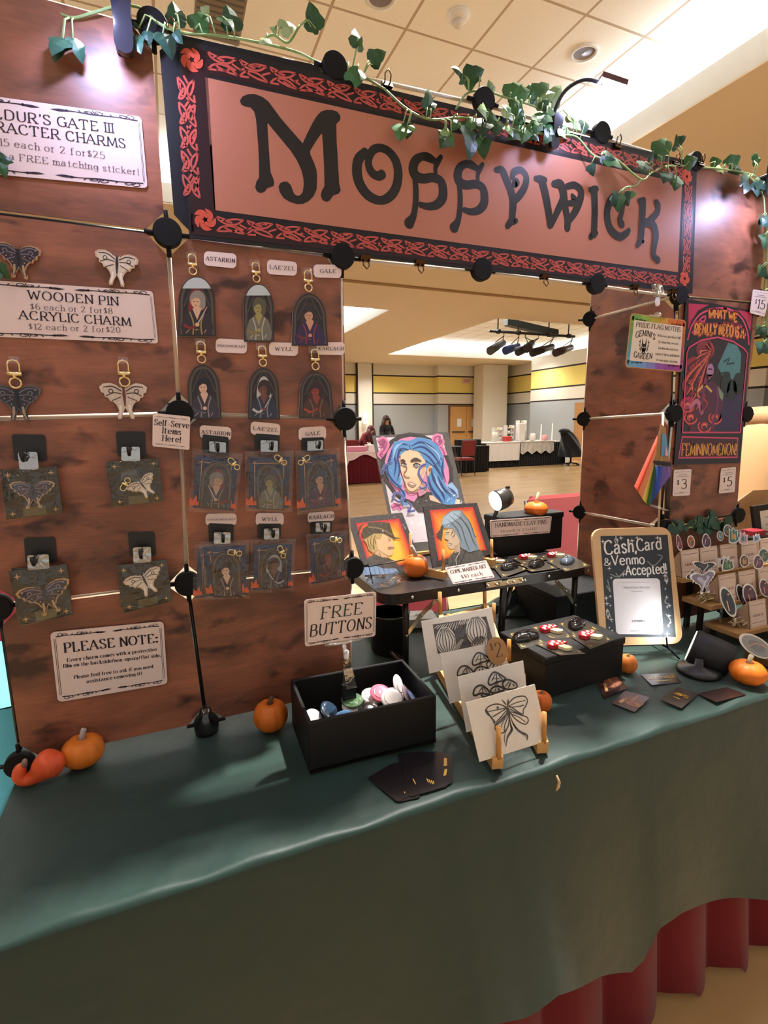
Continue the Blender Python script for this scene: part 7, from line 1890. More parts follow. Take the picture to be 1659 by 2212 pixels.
# puck lamp
t = thing('puck_lamp', 'dark grey round spotlight with a bright white face behind the tray', 'lamp', (1.04, .29, T + ZT))
hc = onY(1082, 1078, .30)
ax = Vector((-.97, -.05, -.22)).normalized()
MB().lathe([(.022, -.034), (.030, -.032), (.036, -.012), (.037, .018), (.035, .024)], hc, ax, 26, '#4b4845').build('housing', M('grey satin metal', .3, metal=.6), t)
MB().lathe([(.034, .0245), (.03, .0262), (.0001, .0262)], hc, ax, 26, '#ffffff').build('lit_face', M('lit lens', .5, emit=9.0), t)
MB().box(hc - ax * .02 + Vector((.008, 0, .034)), (.012, .01, .008), col='#1c1b1b').build('switch', PLASTIC, t)
MB().tube([hc + Vector((-.004, .01, -.032)), hc + Vector((-.014, .02, -.07)), Vector((hc.x - .012, hc.y + .02, T + ZT))], .007, 8, '#1a1919').lathe([(.03, 0), (.03, .008), (.01, .012)], (hc.x - .012, hc.y + .02, T + ZT - .004), n=20, col='#1a1919').build('stand', PLASTIC, t)
lamp('puck light', 'SPOT', hc + ax * .03, 2.2, (1, .97, .92), .02, hc + ax * .5, 100, .6)

# ---- under the tray
p = tz(850, 1412)
t = thing('pen_tub', 'round black tub in the shade below the left end of the tray', 'tub', p)
MB().lathe([(.052, .0), (.058, .01), (.062, .12), (.064, .125), (.060, .125), (.055, .012)], p + Vector((.0, .03, 0)), n=28, col='#121112').build('body', PLASTIC, t)
MB().lathe([(.060, .112), (.0001, .112)], p + Vector((0, .03, 0)), n=28, col='#2b2223').build('lining', MATTE, t)
p = tz(862, 1330, .03)
MBs = MB().box((.73, .37, T + .018), (.12, .085, .032), Matrix.Rotation(-.25, 3, 'Z'), '#d9d8d8', bev=.003)
A = Art(Vector((.685, .40, T + .0345)), Vector((.775, .37, T + .0345)), Vector((.765, .345, T + .0345)), Vector((.675, .375, T + .0345)), .0002)
tg = MBs.build('carton', PAPER); tag(tg, 'small white carton with grey print under the folding tray', 'carton')
q = [Vector((.70, .395, T + .035)), Vector((.765, .378, T + .035)), Vector((.755, .345, T + .035)), Vector((.69, .362, T + .035))]
A = Art(*q, .0003); A.disc(A.a * .5, .5, .3, '#8a8488', 1, ry=.2); A.build('printed_panel', PAPER, tg)
c0 = tz(1115, 1322)
def rag(u, v):
    a = u * 2 * math.pi; r = (.02 + .085 * v) * (1 + .22 * math.sin(3 * a + 1) + .1 * math.sin(7 * a))
    return Vector((c0.x + .02 + r * math.cos(a) * 1.25, c0.y + .03 + r * math.sin(a) * .7, T + .055 * (1 - v) ** 1.2 + .012 * math.sin(5 * a + 6 * v) * (1 - v * .8) + .006))
tag(MB().grid(48, 12, rag, '#2c403b').build('crumpled_cloth', SATIN), 'crumpled dark green grey cloth lying behind the black pin box', 'cloth')
tag(MB().tube([onY(1203, 1676, -.432), onY(1208, 1690, -.434), onY(1206, 1700, -.434), onY(1201, 1708, -.433)], [.0018, .003, .003, .0015], 8, '#c2a578').build('straw_shred', PAPER), 'tiny curl of tan paper shred on the front fall of the green cloth', 'shred')
# ================================================================ chalkboard on its little easel
q = lean_quad((1298, 1396), (1476, 1390), (1278, 1143), (1448, 1138), T + .03, 10)
t = thing('chalkboard', 'wood-framed chalkboard sign with chalk lettering and a white payment card', 'chalkboard', (q[2] + q[3]) / 2)
A = Art(*q, .0003)
A.body(.012, '#cdab80', .09); A.build('frame', BEECH, t)
A = Art(*q, .0004)
sl = [A.px(*p) for p in ((1297, 1158), (1442, 1155), (1460, 1376), (1311, 1376))]
A.fill(sl[::-1], '#3b4148', 1)
X = lambda u, v: A.px(u, v)
def chalk(tx, p0, p1, h, wt=.85):
    a, b = X(*p0), X(*p1)
    A.text(tx, (a[0] + b[0]) / 2, (a[1] + b[1]) / 2, h, '#e2e2e0', w=abs(b[0] - a[0]), weight=wt, thin=.1, serif=False, dy=b[1] - a[1], L=2, track=.14)
chalk('Cash,', (1306, 1198), (1374, 1192), .115); chalk('Card', (1376, 1190), (1428, 1186), .1)
chalk('&', (1305, 1222), (1319, 1221), .06); chalk('Venmo', (1322, 1221), (1392, 1218), .085); chalk('Accepted!', (1352, 1243), (1440, 1238), .085)
rr = random.Random(5)
for (u, v) in ((1332, 1166), (1341, 1162), (1302, 1170), (1365, 1168), (1376, 1162), (1420, 1162), (1426, 1166), (1316, 1228), (1346, 1240), (1436, 1244), (1439, 1255), (1437, 1272), (1440, 1290), (1441, 1311), (1446, 1308), (1445, 1330), (1448, 1345), (1444, 1352), (1318, 1288), (1309, 1292), (1311, 1304), (1318, 1308), (1311, 1320), (1314, 1332), (1320, 1338), (1316, 1356), (1322, 1362), (1441, 1369), (1323, 1372), (1320, 1248)):
    star(A, *X(u, v), .012 + .014 * rr.random(), '#cfd0cf', 2)
for pts in ([(1398, 1212), (1412, 1222), (1430, 1203), (1420, 1198)], [(1318, 1240), (1335, 1246), (1350, 1232), (1338, 1246), (1330, 1238)], [(1312, 1252), (1318, 1278), (1310, 1264)], [(1441, 1290), (1436, 1300), (1446, 1306)], [(1438, 1326), (1448, 1340), (1442, 1352)], [(1310, 1336), (1316, 1326), (1322, 1344)]):
    A.line([X(*p) for p in pts], .008, '#8b948f', 2, True)
for (u, v) in ((1331, 1168), (1439, 1251), (1313, 1326)):
    c = X(u, v); A.line([(c[0], c[1] + .04), (c[0] + .014, c[1]), (c[0], c[1] - .04), (c[0] - .014, c[1])], .006, '#cfd0cf', 2, closed=True)
A.build('slate', CHALK, t)
A = Art(*q, .0004); A.base = .0012
pc = [X(*p) for p in ((1323, 1250), (1425, 1249), (1433, 1370), (1331, 1370))]
ins = Art(*[Art(*q).at(p[0], p[1], 3) for p in (pc[0], pc[1], pc[2], pc[3])], .0003)
ins.body(.0006, '#d8d8e0', .07)
ins.line([(ins.a * .1, .93), (ins.a * .78, .93)], .006, '#b9b9c4', 1)
ins.text('MaryClare Bernier', ins.a * .5, .82, .04, '#8b8b96', w=ins.a * .56, serif=False, L=1)
ins.line([(ins.a * .38, .77), (ins.a * .62, .77)], .012, '#b4b4be', 1)
ins.text('venmo', ins.a * .48, .22, .05, '#6e6e7a', w=ins.a * .27, serif=False, weight=1.8, L=1, ital=.1)
ins.line([(ins.a * .3, .06), (ins.a * .7, .06)], .014, '#a4a4ae', 1)
ins.build('payment_card', GLOSS, t)
t2 = thing('plate_stand', 'small bent black wire stand under the chalkboard', 'stand', (q[2] + q[3]) / 2)
n = Art(*q).n; up = (q[0] - q[3]).normalized()
for f in (.12, .78):
    e = q[3].lerp(q[2], f)
    MB().tube([e + n * .008 + up * .022, e + n * .010 - up * .008, e + n * .03 + Vector((0, 0, -.012)), Vector((e.x, e.y - .05, T + .004))], .0028, 6, '#17181b').tube([e + n * .010 - up * .008, e - n * .02 - up * .006, Vector((e.x + .02, e.y + .07, T + .003))], .0028, 6, '#17181b').build('wire_leg', METAL, t2)
a, b = q[3].lerp(q[2], .12), q[3].lerp(q[2], .78)
MB().tube([a - n * .02 - up * .006, b - n * .02 - up * .006], .0025, 6, '#17181b').build('cross_wire', METAL, t2)

# ================================================================ black lamp on the table
p = tz(1505, 1458)
t = thing('spot_lamp', 'black cylindrical lamp tipped upward on the green table, right of the business cards', 'lamp', p)
hc = onY(1535, 1412, p.y + .02); ax = Vector((-.5, .83, .25)).normalized()
MB().lathe([(.040, -.052), (.046, -.048), (.050, -.02), (.050, .045), (.046, .05)], hc, ax, 30, '#242425').build('housing', M('soft black plastic', .55, spec=.35), t)
MB().lathe([(.046, .0485), (.0445, .0515), (.0001, .0515)], hc, ax, 28, '#f6f3ea').build('lit_lens', M('dim lit lens', .5, emit=3.0), t)
MB().box(hc + Vector((.022, -.046, .018)), (.024, .008, .008), Matrix.Rotation(-.4, 3, 'Y'), '#0d0d0d', bev=.002).build('switch', PLASTIC, t)
MB().lathe([(.055, 0), (.056, .008), (.05, .014), (.012, .02), (.01, .04)], p + Vector((.02, .01, 0)), n=30, col='#1b1b1c').build('base', PLASTIC, t)
lamp('table lamp light', 'SPOT', hc + ax * .07, 1.6, (1, .97, .92), .03, hc + ax * .6, 110, .6)

# ================================================================ stepped shelf of stickers
t = thing('sticker_shelf', 'stepped wooden shelf of kraft sticker boxes at the right edge of the table', 'display shelf', (1.65, -.1, T))
SLAB = '#a8814f'
tiers = [(1.53, -.205, -.10, .05), (1.475, -.152, -.052, .13), (1.44, -.075, -.006, .2)]
for x, y0, y1, z in tiers:
    MB().box(((x + 2.08) / 2, (y0 + y1) / 2, T + z - .008), (2.08 - x, y1 - y0, .016), col=SLAB, bev=.002).build('tier', BEECH, t)
for x in (1.545, 2.05):
    for (tx, y0, y1, z) in tiers:
        MB().box((x + .012, y1 - .012, T + (z - .016) / 2 ), (.014, .014, z - .016), col='#2a2018').build('post', PLASTIC, t)
MB().box((1.562, -.128, T + .085), (.006, .006, .07), col='#cfcac2').build('acrylic_post', CLEAR, t)
t3 = thing('low_tray', 'shallow wooden tray at the right edge of the table in front of the sticker shelf', 'tray', (1.62, -.30, T))
MB().box((1.645, -.300, T + .012), (.30, .10, .022), col='#6f5028', bev=.003).build('base', BEECH, t3)
def kraft(label, x, y, z, w_, h, d=.045, lean=.18):
    """open card box with a raised front"""
    t = thing('kraft_box', label, 'box', (x, y, T + z), 'kraft card boxes of stickers')
    f = lambda a, b, c: Vector((x + a, y + b + c * lean, T + z + c))
    fr = MB(); fr.plate([f(-w_ / 2, 0, 0), f(w_ / 2, 0, 0), f(w_ / 2, 0, h), f(-w_ / 2, 0, h)], (0, .0015, 0), '#cbb19a')
    A = Art(f(-w_ / 2, -.0005, h), f(w_ / 2, -.0005, h), f(w_ / 2, -.0005, 0), f(-w_ / 2, -.0005, 0), .0003)
    A.rect(.06 * A.a, .1, .94 * A.a, .94, '#d6bfae', 1, .04); A.line([(.12 * A.a, .84), (.88 * A.a, .84)], .02, '#8a746a', 2); A.line([(.12 * A.a, .2), (.88 * A.a, .2)], .02, '#8a746a', 2)
    for k in range(7): A.line([(A.a * (.2 + .09 * k), .46), (A.a * (.25 + .09 * k), .46)], .09, '#8a736c', 2)
    A.build('label', PAPER, fr.build('front', PAPER, t))
    sd = MB()
    for s in (-1, 1): sd.plate([f(s * w_ / 2, 0, 0), f(s * w_ / 2, d, 0), f(s * w_ / 2, d, h * .45), f(s * w_ / 2, 0, h)], (-s * .0015, 0, 0), '#b89a80')
    sd.plate([f(-w_ / 2, d, 0), f(w_ / 2, d, 0), f(w_ / 2, d, h * .45), f(-w_ / 2, d, h * .45)], (0, -.0015, 0), '#b89a80')
    sd.plate([f(-w_ / 2, 0, .001), f(w_ / 2, 0, .001), f(w_ / 2, d, .001), f(-w_ / 2, d, .001)], (0, 0, .0012), '#a88b70'); sd.build('body', PAPER, t)
    return f
def shreds(x, y, z, w_, n=26, lab=''):
    mb = MB(); rr = random.Random(int(x * 1000))
    for k in range(n):
        p = Vector((x + (rr.random() - .5) * w_, y + .02 + rr.random() * .02, T + z + .006 + rr.random() * .02))
        mb.tube([p, p + Vector(((rr.random() - .5) * .03, (rr.random() - .6) * .02, .004 + rr.random() * .008)), p + Vector(((rr.random() - .5) * .05, (rr.random() - .5) * .02, (rr.random() - .3) * .012))], .0016, 4, rr.choice(('#d8c09a', '#c9ad84', '#e2cfae')))
    tag(mb.build('paper_shred', PAPER), lab, 'packing shred', kind='stuff')
def sticker(label, c, w_, h, col, inner, shape='oval', rot=0.0, n=(0, -1, .25)):
    n = Vector(n).normalized(); x = Vector((1, 0, 0)); x = (x - n * x.dot(n)).normalized(); y = n.cross(x); 
    if y.z < 0: y = -y
    cr, sr = math.cos(rot), math.sin(rot); X, Y = x * cr + y * sr, y * cr - x * sr
    c = Vector(c)
    A = Art(c - X * w_ / 2 + Y * h / 2, c + X * w_ / 2 + Y * h / 2, c + X * w_ / 2 - Y * h / 2, c - X * w_ / 2 - Y * h / 2, .0003)
    a = A.a
    if shape == 'oval': pts = [(a / 2 + a / 2 * math.cos(k * math.pi / 12), .5 + .5 * math.sin(k * math.pi / 12)) for k in range(24)]
    elif shape == 'moth': pts = [(a / 2 + p[0] * a * .88, .55 + p[1] * .75) for p in MOTH] + [(a / 2 - p[0] * a * .88, .55 + p[1] * .75) for p in MOTH[-2:0:-1]]
    elif shape == 'leaf': pts = [(.02 * a, .1), (.3 * a, 0), (.7 * a, .02), (.98 * a, .15), (.9 * a, .5), (.97 * a, .8), (.75 * a, .75), (.6 * a, 1), (.42 * a, .78), (.2 * a, .95), (.12 * a, .6)]
    else: pts = [(a / 2 + a / 2 * math.cos(t) * (1 - .25 * math.sin(t)), .5 + .5 * math.sin(t)) for t in [k * math.pi / 12 for k in range(24)]]
    A.plate([A.at(*p) for p in pts], -A.n * .0006, '#e6e1da')
    m = lambda k: [(a / 2 + (p[0] - a / 2) * k, .5 + (p[1] - .5) * k) for p in pts]
    A.fill(m(.86), col, 1); A.fill(m(.5), inner, 2); A.line([m(.7)[2], m(.3)[6], m(.7)[len(pts) // 2 + 3]], .05, '#d9a27c' if shape == 'oval' else '#cfcbd6', 3, True)
    A.disc(a * .55, .62, .09, col, 4)
    return tag(A.build('sticker', GLOSS), label, 'sticker', 'white-rimmed stickers in the kraft boxes')
x3 = [1.487, 1.575, 1.672, 1.775, 1.875, 1.975]
for i, x in enumerate(x3): kraft(('leftmost kraft box on the top tier of the sticker shelf', 'second kraft box from the left on the top tier', 'third kraft box from the left on the top tier', 'fourth kraft box from the left on the top tier', 'fifth kraft box from the left on the top tier', 'sixth kraft box from the left on the top tier, at the photo edge')[i], x, -.07, .2, .085, .085, .04)
x2 = [1.565, 1.66, 1.755, 1.85]
for i, x in enumerate(x2): kraft(('leftmost kraft box on the middle tier, in front of the big moth sticker', 'second kraft box from the left on the middle tier', 'third kraft box from the left on the middle tier', 'fourth kraft box on the middle tier at the photo edge')[i], x, -.145, .13, .084, .085, .04)
for i, x in enumerate((1.64, 1.735)): kraft(('kraft box full of paper shred on the lowest tier', 'kraft box at the photo edge on the lowest tier')[i], x, -.198, .05, .082, .085, .05)
shreds(1.60, -.20, .05, .08, 60, 'tan paper shred spilling round the lowest kraft box'); shreds(1.50, -.15, .13, .06, 40, 'tan paper shred beside the moth stickers on the middle tier')
ST = [('tall red sticker at the left end of the top tier', (1467, 1172), -.055, 15, 34, '#6b2430', '#8a3b3a', 'drop', .1), ('orange and green sticker in the leftmost top box', (1493, 1170), -.05, 22, 26, '#a4562a', '#4a5a2e', 'oval', 0), ('plum coloured sticker in the second top box', (1526, 1168), -.05, 26, 30, '#4a2338', '#5e2c44', 'drop', 0), ('small blue grey sticker in the third top box', (1556, 1158), -.055, 20, 20, '#4c5f60', '#7d9697', 'oval', 0),
      ('round dark green sticker with long tail in the third top box', (1572, 1146), -.05, 26, 24, '#3a4a46', '#5c7068', 'oval', .5), ('teal sticker with an amber middle in the fourth top box', (1584, 1156), -.058, 34, 34, '#2f6f6c', '#b98a3e', 'leaf', 0), ('pink and teal sticker in the fifth top box', (1606, 1162), -.055, 30, 28, '#c49aa0', '#3f7a86', 'leaf', -.2), ('pale blue sticker at the right of the top tier', (1634, 1162), -.055, 26, 18, '#8aa5b8', '#4a5672', 'leaf', .2),
      ('big lavender moth sticker in the leftmost middle box', (1520, 1256), -.155, 78, 66, '#7d7a92', '#b7b3c6', 'moth', 0), ('black winged moth sticker behind the lavender one', (1522, 1226), -.125, 72, 40, '#26242a', '#4a4750', 'moth', -.15), ('thin moth sticker at the left behind the lavender one', (1494, 1246), -.14, 30, 34, '#4b4852', '#8c8894', 'moth', .5),
      ('green ivy leaf sticker in the second middle box', (1572, 1220), -.14, 40, 24, '#3a5c38', '#5d8050', 'leaf', 0), ('white sticker with black marks in the second middle box', (1563, 1212), -.12, 44, 22, '#d8d5d0', '#27252a', 'leaf', .1), ('golden brown beetle sticker in the third middle box', (1608, 1212), -.14, 28, 26, '#4a3826', '#b08a4a', 'oval', .3), ('plum beetle sticker in the third middle box', (1638, 1214), -.138, 32, 30, '#5c3340', '#7d4c58', 'drop', 0), ('green round sticker at the right edge of the middle tier', (1650, 1200), -.12, 34, 30, '#41584a', '#5a7462', 'oval', 0),
      ('tall dark green oval sticker in the lowest box', (1573, 1300), -.185, 36, 70, '#24393c', '#2a2036', 'oval', .42), ('plum oval sticker with a pink centre in the lowest box', (1620, 1286), -.16, 40, 52, '#4a2834', '#6b3742', 'oval', .5), ('narrow black oval sticker behind the plum one', (1604, 1288), -.15, 26, 56, '#28242a', '#3d3138', 'oval', .4), ('dark red oval sticker at the right edge of the lowest tier', (1652, 1270), -.16, 30, 40, '#4f2a30', '#6a3a3c', 'oval', .4)]
for lab, (u, v), y, wp, hp, c1, c2, sh, ro in ST:
    p = onY(u, v, y); k = mpp(p); sticker(lab, p, wp * k * 1.05, hp * k * 1.05, c1, c2, sh, ro)
p = onY(1632, 1398, -.30)
sticker('large clear curved sticker with a white rim standing in the low wooden tray', onY(1634, 1396, -.30), .15, .055, '#8f9294', '#7a7d80', 'oval', -.5)

# dark framed notice at the far right, and a red book beside it
q = [onY(u, v, .12) for u, v in ((1626, 1094), (1720, 1080), (1724, 1200), (1640, 1212))]
t = thing('framed_notice', 'black framed white notice standing at the right edge behind the sticker shelf', 'picture frame', (q[2] + q[3]) / 2)
A = Art(*q, .0004); A.body(.012, '#17110f', .0); A.build('frame', BLACKBOX, t)
A = Art(*q, .0004); A.rect(.14 * A.a, .1, .9 * A.a, .9, '#cfc7ba', 1)
for k in range(5): A.line([(.24 * A.a, .78 - .13 * k), (.8 * A.a, .78 - .13 * k)], .02, '#8f8a83', 2)
A.build('notice', PAPER, t)
b = onY(1628, 1150, .10); zb_ = T + .21
t9 = thing('riser', 'dark stand behind the sticker shelf carrying the red book and the framed notice', 'stand', (b.x + .1, .12, T))
MB().box((b.x + .12, .13, T + .125), (.34, .12, .25), col='#1c1715', bev=.004).build('body', BLACKBOX, t9)
tag(MB().box((b.x, .10, b.z), (.07, .05, .022), col='#7c1720', bev=.002).build('book', PAPER), 'small red book just left of the black framed notice', 'book')

# ================================================================ clip lamps on top of the display
def gooseneck(label, clipu, head, tip, path, dep=-.03, emit=200.0, cl=(22, 60)):
    p = onY(*clipu, dep); k = mpp(p)
    t = thing('clip_lamp', label, 'clip lamp', p, 'black clip lamps on the display')
    w_, h = cl[0] * k, cl[1] * k
    mb = MB()
    prof = [(-.5, .5), (-.2, .56), (.2, .56), (.5, .45), (.42, .1), (.46, -.1), (.42, -.42), (.2, -.54), (-.2, -.54), (-.46, -.4), (-.4, 0)]
    mb.plate([p + Vector((a * w_, -.012 - .012 * (b + .5), b * h)) for a, b in smooth_pts(prof, 3, True)], (0, .012, 0), '#1d1e26')
    mb.build('front_jaw', SHINY, t)
    MB().box(p + Vector((0, .02, 0)), (w_ * .8, .01, h * .8), col='#18181c', bev=.003).box(p + Vector((0, .008, h * .3)), (w_ * .9, .04, h * .16), col='#18181c', bev=.003).build('rear_jaw', PLASTIC, t)
    if path:
        pts = [onY(u, v, y) for u, v, y in path]
        MB().tube(smooth_pts([tuple(q) for q in pts], 6), .0042, 8, '#1b1b22').build('gooseneck', PLASTIC, t)
        a, b = onY(*head, path[-1][2]), onY(*tip, path[-1][2] - .02)
        d = (b - a).normalized(); sd = d.cross(Vector((0, 0, 1))).normalized(); up = sd.cross(d)
        q = [a - sd * .013, a + sd * .013, b + sd * .013, b - sd * .013]
        MB().hexa([x - up * .004 for x in q] + [x + up * .008 for x in q], '#5a3d44').build('head', PLASTIC, t)
        MB().hexa([x - up * .0065 for x in q] + [x - up * .0042 for x in q], '#c4c8ff').build('light_strip', M('lit led strip %d' % emit, .5, emit=emit), t)
gooseneck('black clip lamp with a thin gooseneck and lit head over the banner', (1193, 292), (1296, 170), (1350, 188), [(1197, 265, -.02), (1200, 235, -.03), (1222, 195, -.06), (1262, 172, -.10), (1304, 180, -.13)], cl=(24, 56))
gooseneck('large black clip lamp at the top of the left panels', (265, 55), (215, -78), (135, -72), [(268, 20, -.02), (275, -30, -.05), (250, -70, -.09), (210, -80, -.12)], emit=300.0, cl=(42, 108))
gooseneck('black clip lamp at the top of the right-hand panels, by the photo edge', (1656, 398), (1690, 372), (1742, 390), [(1658, 376, -.02), (1664, 352, -.05), (1682, 350, -.09), (1696, 372, -.12)], emit=240.0, cl=(26, 46))

# ================================================================ ivy
def ivy_leaf(mb, base, tipdir, size, nrm, col, fold=.25):
    """five-lobed leaf: base point, direction to the tip, face normal"""
    y = Vector(tipdir).normalized(); n = (Vector(nrm) - y * Vector(nrm).dot(y)).normalized(); x = y.cross(n)
    half = [(0, 0), (.18, -.08), (.40, .02), (.52, .22), (.42, .36), (.34, .46), (.30, .62), (.14, .84), (0, 1)]
    c = H(col)
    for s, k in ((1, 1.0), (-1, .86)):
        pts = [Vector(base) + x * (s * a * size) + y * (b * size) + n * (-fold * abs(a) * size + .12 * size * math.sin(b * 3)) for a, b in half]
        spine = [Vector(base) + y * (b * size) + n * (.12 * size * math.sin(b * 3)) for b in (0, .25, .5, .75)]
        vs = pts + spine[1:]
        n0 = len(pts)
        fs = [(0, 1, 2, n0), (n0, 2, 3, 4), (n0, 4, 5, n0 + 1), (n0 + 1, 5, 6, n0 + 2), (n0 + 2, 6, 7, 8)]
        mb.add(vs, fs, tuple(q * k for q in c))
GREENS = ['#29502a', '#214527', '#325f32', '#1b3a24', '#3d6a38']
PALE = ['#7d9a63', '#94a878', '#6d8f58']
DARKG = ['#24493a', '#2a5142', '#1f3f33']
def ivy(name, label, stems, leaves, yv=-.02, cols=GREENS):
    pts = [[onY(u, v, y) for u, v, y in st] for st in stems]
    t = thing(name, label, 'ivy garland', pts[0][0])
    rr = random.Random(len(leaves) * 7 + 1)
    sm = [[Vector(q) for q in smooth_pts([tuple(p) for p in st], 6)] for st in pts]
    mb = MB()
    for st in sm: mb.tube(st, .0024, 6, '#7f9a62')
    lv = MB()
    allp = [p for st in sm for p in st]
    for L in leaves:
        u, v, tu, tv, y = L[:5]; c = L[5] if len(L) > 5 else 0
        b, tip = onY(u, v, y), onY(tu, tv, y - .012 + .02 * rr.random())
        col = rr.choice(PALE if c == 1 else DARKG if c == 2 else cols)
        nr = Vector((rr.uniform(-.6, .6), -1, rr.uniform(-.3, .5)))
        ivy_leaf(lv, b, tip - b, (tip - b).length, nr, col, rr.uniform(.1, .35))
        near = min(allp, key=lambda q: (q - b).length)
        if (near - b).length < .16:
            mid = near.lerp(b, .5) + Vector((0, -.008, .008)); mb.tube([near, mid, b], .0015, 5, '#86a066')
    mb.build('stem', M('green stem', .6), t)
    lv.build('leaves', LEAF, t)
TOPL = -.035
ivy('ivy_garland', 'long artificial ivy garland trailing along the top of the banner', [
    [(95, 5, .01), (150, 38, -.01), (200, 28, -.02), (250, 14, -.02), (300, 16, -.01), (345, 52, -.02), (400, 72, -.02), (480, 78, .0), (560, 92, .01), (640, 112, .01), (690, 135, -.0), (760, 152, -.01), (830, 192, -.03)],
    [(830, 192, -.03), (880, 236, -.035), (930, 258, -.04), (1000, 254, -.04), (1060, 268, -.045), (1130, 284, -.045), (1200, 292, -.04)],
    [(985, 235, -.03), (1005, 205, .0), (1030, 196, .0), (1062, 200, .0), (1090, 210, -.01), (1150, 228, -.02), (1195, 250, -.02)],
    [(1200, 292, -.04), (1245, 296, -.03), (1285, 338, -.04), (1330, 344, -.035), (1385, 388, -.035), (1410, 372, -.03), (1450, 358, -.02), (1520, 362, -.01), (1580, 368, -.01), (1625, 378, -.01), (1650, 395, -.02)],
    [(560, 92, .01), (590, 75, .01), (622, 92, .01), (648, 55, .01)], [(1385, 388, -.035), (1372, 402, -.04), (1352, 405, -.04), (1335, 420, -.04)]],
    [(134, 84, 118, 138, -.03, 2), (158, 84, 178, 140, -.03, 2), (137, 84, 112, 122, -.035, 2), (290, 78, 305, 118, -.03, 2), (318, 68, 322, 104, -.03, 2), (352, 72, 372, 132, -.035, 2), (375, 70, 396, 96, -.03, 2), (300, 60, 288, 46, -.02, 2), (382, 52, 372, 2, -.0), (378, 30, 404, 46, .0), (422, 62, 448, 28, .0), (440, 30, 452, 12, .0, 1), (505, 62, 488, 10, .0), (480, 35, 504, 68, .0),
     (596, 66, 582, 58, .0, 1), (606, 62, 640, 60, .0, 1), (578, 82, 560, 98, -.01, 1), (682, 62, 668, 2, .0), (672, 58, 694, 34, .0), (770, 104, 766, 62, .0), (774, 100, 782, 78, .0), (800, 132, 834, 112, .0), (806, 140, 822, 150, .0), (772, 150, 768, 192, -.03), (752, 152, 780, 182, -.03), (1000, 162, 974, 146, .0), (1004, 168, 990, 182, .0), (1006, 172, 1046, 150, .0), (1028, 160, 1040, 178, .0), (924, 238, 924, 190, -.03), (918, 236, 944, 226, -.03), (1062, 202, 1054, 172, -.0, 1), (1096, 210, 1128, 182, -.01), (1100, 214, 1146, 196, -.01), (1142, 214, 1156, 180, -.01), (1156, 216, 1186, 182, -.01), (1160, 214, 1200, 202, -.01, 1), (1190, 222, 1212, 184, -.01, 1),
     (870, 268, 862, 308, -.04), (884, 266, 878, 302, -.045), (880, 270, 902, 284, -.045, 1), (966, 290, 950, 322, -.045), (962, 288, 978, 322, -.045), (975, 290, 946, 296, -.045, 1), (1016, 280, 1010, 348, -.045), (1008, 262, 1022, 310, -.04), (1042, 300, 1046, 346, -.045), (1036, 296, 1058, 324, -.045), (1052, 242, 1030, 236, -.05, 1), (1048, 252, 1078, 268, -.05), (1046, 258, 1042, 300, -.05), (1088, 232, 1112, 264, -.04, 1), (1112, 230, 1132, 262, -.04), (1130, 248, 1106, 268, -.04), (1136, 272, 1126, 312, -.045), (1130, 278, 1150, 304, -.045), (1150, 258, 1178, 284, -.04), (1180, 244, 1160, 276, -.04), (1182, 244, 1206, 262, -.04), (1196, 268, 1176, 292, -.04), (1226, 248, 1248, 270, -.02, 1), (1232, 250, 1246, 288, -.02, 1), (1262, 262, 1258, 292, -.02, 2), (1215, 282, 1232, 296, -.03, 1), (1276, 356, 1282, 382, -.045, 2), (1306, 338, 1344, 366, -.045), (1300, 336, 1330, 346, -.045),
     (1078, 262, 1068, 296, -.05), (1092, 270, 1108, 298, -.05, 1), (1118, 286, 1096, 302, -.05), (1144, 286, 1164, 306, -.05), (1166, 268, 1150, 290, -.05), (1188, 286, 1172, 312, -.05), (1208, 276, 1222, 300, -.05, 1), (1104, 246, 1090, 226, -.04), (1126, 238, 1112, 216, -.03), (1170, 236, 1184, 212, -.03), (1028, 262, 1002, 276, -.05), (990, 262, 976, 284, -.05),
     (1336, 420, 1334, 460, -.045), (1338, 420, 1318, 446, -.045), (1348, 420, 1358, 446, -.045), (1360, 420, 1376, 418, -.045), (1394, 350, 1384, 376, -.04), (1404, 348, 1412, 322, -.04), (1420, 334, 1440, 300, -.02), (1438, 322, 1452, 310, -.02), (1462, 322, 1460, 288, .0), (1464, 308, 1482, 294, .0), (1438, 372, 1432, 398, -.04, 2), (1446, 376, 1454, 408, -.04, 2), (1462, 380, 1456, 414, -.04), (1482, 356, 1508, 342, -.02), (1536, 352, 1560, 348, .0), (1570, 356, 1580, 332, .0), (1576, 358, 1600, 338, .0), (1578, 362, 1602, 372, .0), (1630, 348, 1634, 328, .0), (1628, 346, 1644, 344, .0), (1558, 362, 1538, 370, .0, 1)])
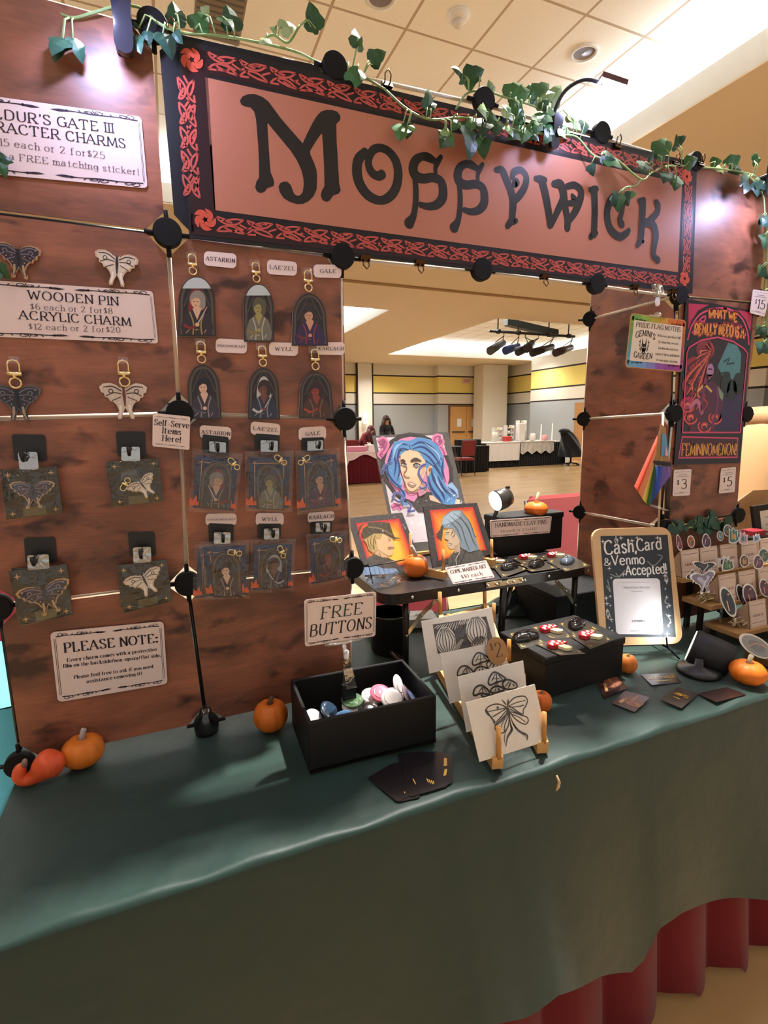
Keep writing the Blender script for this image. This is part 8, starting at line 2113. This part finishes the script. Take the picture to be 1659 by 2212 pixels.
ivy('ivy_garland', 'ivy garland hanging down the right edge of the right-hand panels', [
    [(1600, 372, -.01), (1625, 388, -.03), (1648, 420, -.03), (1652, 480, -.03), (1656, 560, -.02), (1650, 640, .0), (1654, 700, .0), (1648, 760, .0)]],
    [(1612, 388, 1606, 420, -.035, 2), (1618, 386, 1596, 402, -.035, 2), (1634, 392, 1636, 426, -.035, 2), (1636, 390, 1654, 412, -.035, 2), (1648, 395, 1658, 418, -.035, 2), (1644, 466, 1640, 502, -.03, 2), (1648, 470, 1662, 494, -.03, 2), (1652, 510, 1648, 540, -.03), (1650, 508, 1662, 530, -.03), (1644, 575, 1632, 602, -.025), (1648, 578, 1658, 604, -.025), (1652, 632, 1660, 662, .0), (1650, 664, 1644, 690, .0, 0), (1652, 664, 1664, 686, .0), (1640, 704, 1626, 726, .0), (1644, 706, 1652, 734, .0), (1648, 740, 1638, 768, .0, 2), (1650, 742, 1662, 764, .0, 2)])
ivy('ivy_sprig', 'ivy leaves entering from the left edge beside the character charm sign', [[(-60, 330, -.03), (-25, 345, -.03), (-5, 350, -.03), (6, 346, -.03)]], [(-4, 340, 30, 352, -.035), (-6, 345, 14, 386, -.035), (-30, 340, -8, 372, -.035)])
ivy('ivy_sprig', 'ivy leaf entering from the left edge above the WOODEN PIN sign', [[(-60, 560, -.03), (-30, 572, -.03), (-6, 580, -.03)]], [(-8, 574, 22, 604, -.035), (-10, 580, -2, 608, -.035)])
ivy('ivy_sprig', 'low ivy sprig behind the sticker boxes at the foot of the right-hand panels', [[(1450, 1150, -.02), (1490, 1140, -.02), (1530, 1125, -.02), (1580, 1140, -.02)]],
    [(1452, 1130, 1470, 1160, -.025, 2), (1476, 1128, 1462, 1150, -.025), (1486, 1136, 1480, 1160, -.025), (1500, 1122, 1512, 1150, -.025), (1516, 1118, 1500, 1142, -.025), (1530, 1114, 1546, 1142, -.025, 0), (1548, 1116, 1528, 1140, -.025, 0), (1540, 1120, 1556, 1150, -.03), (1560, 1128, 1580, 1142, -.025, 2), (1570, 1130, 1556, 1150, -.025, 2), (1510, 1138, 1524, 1160, -.03, 2), (1535, 1136, 1520, 1158, -.03, 2)], cols=DARKG)
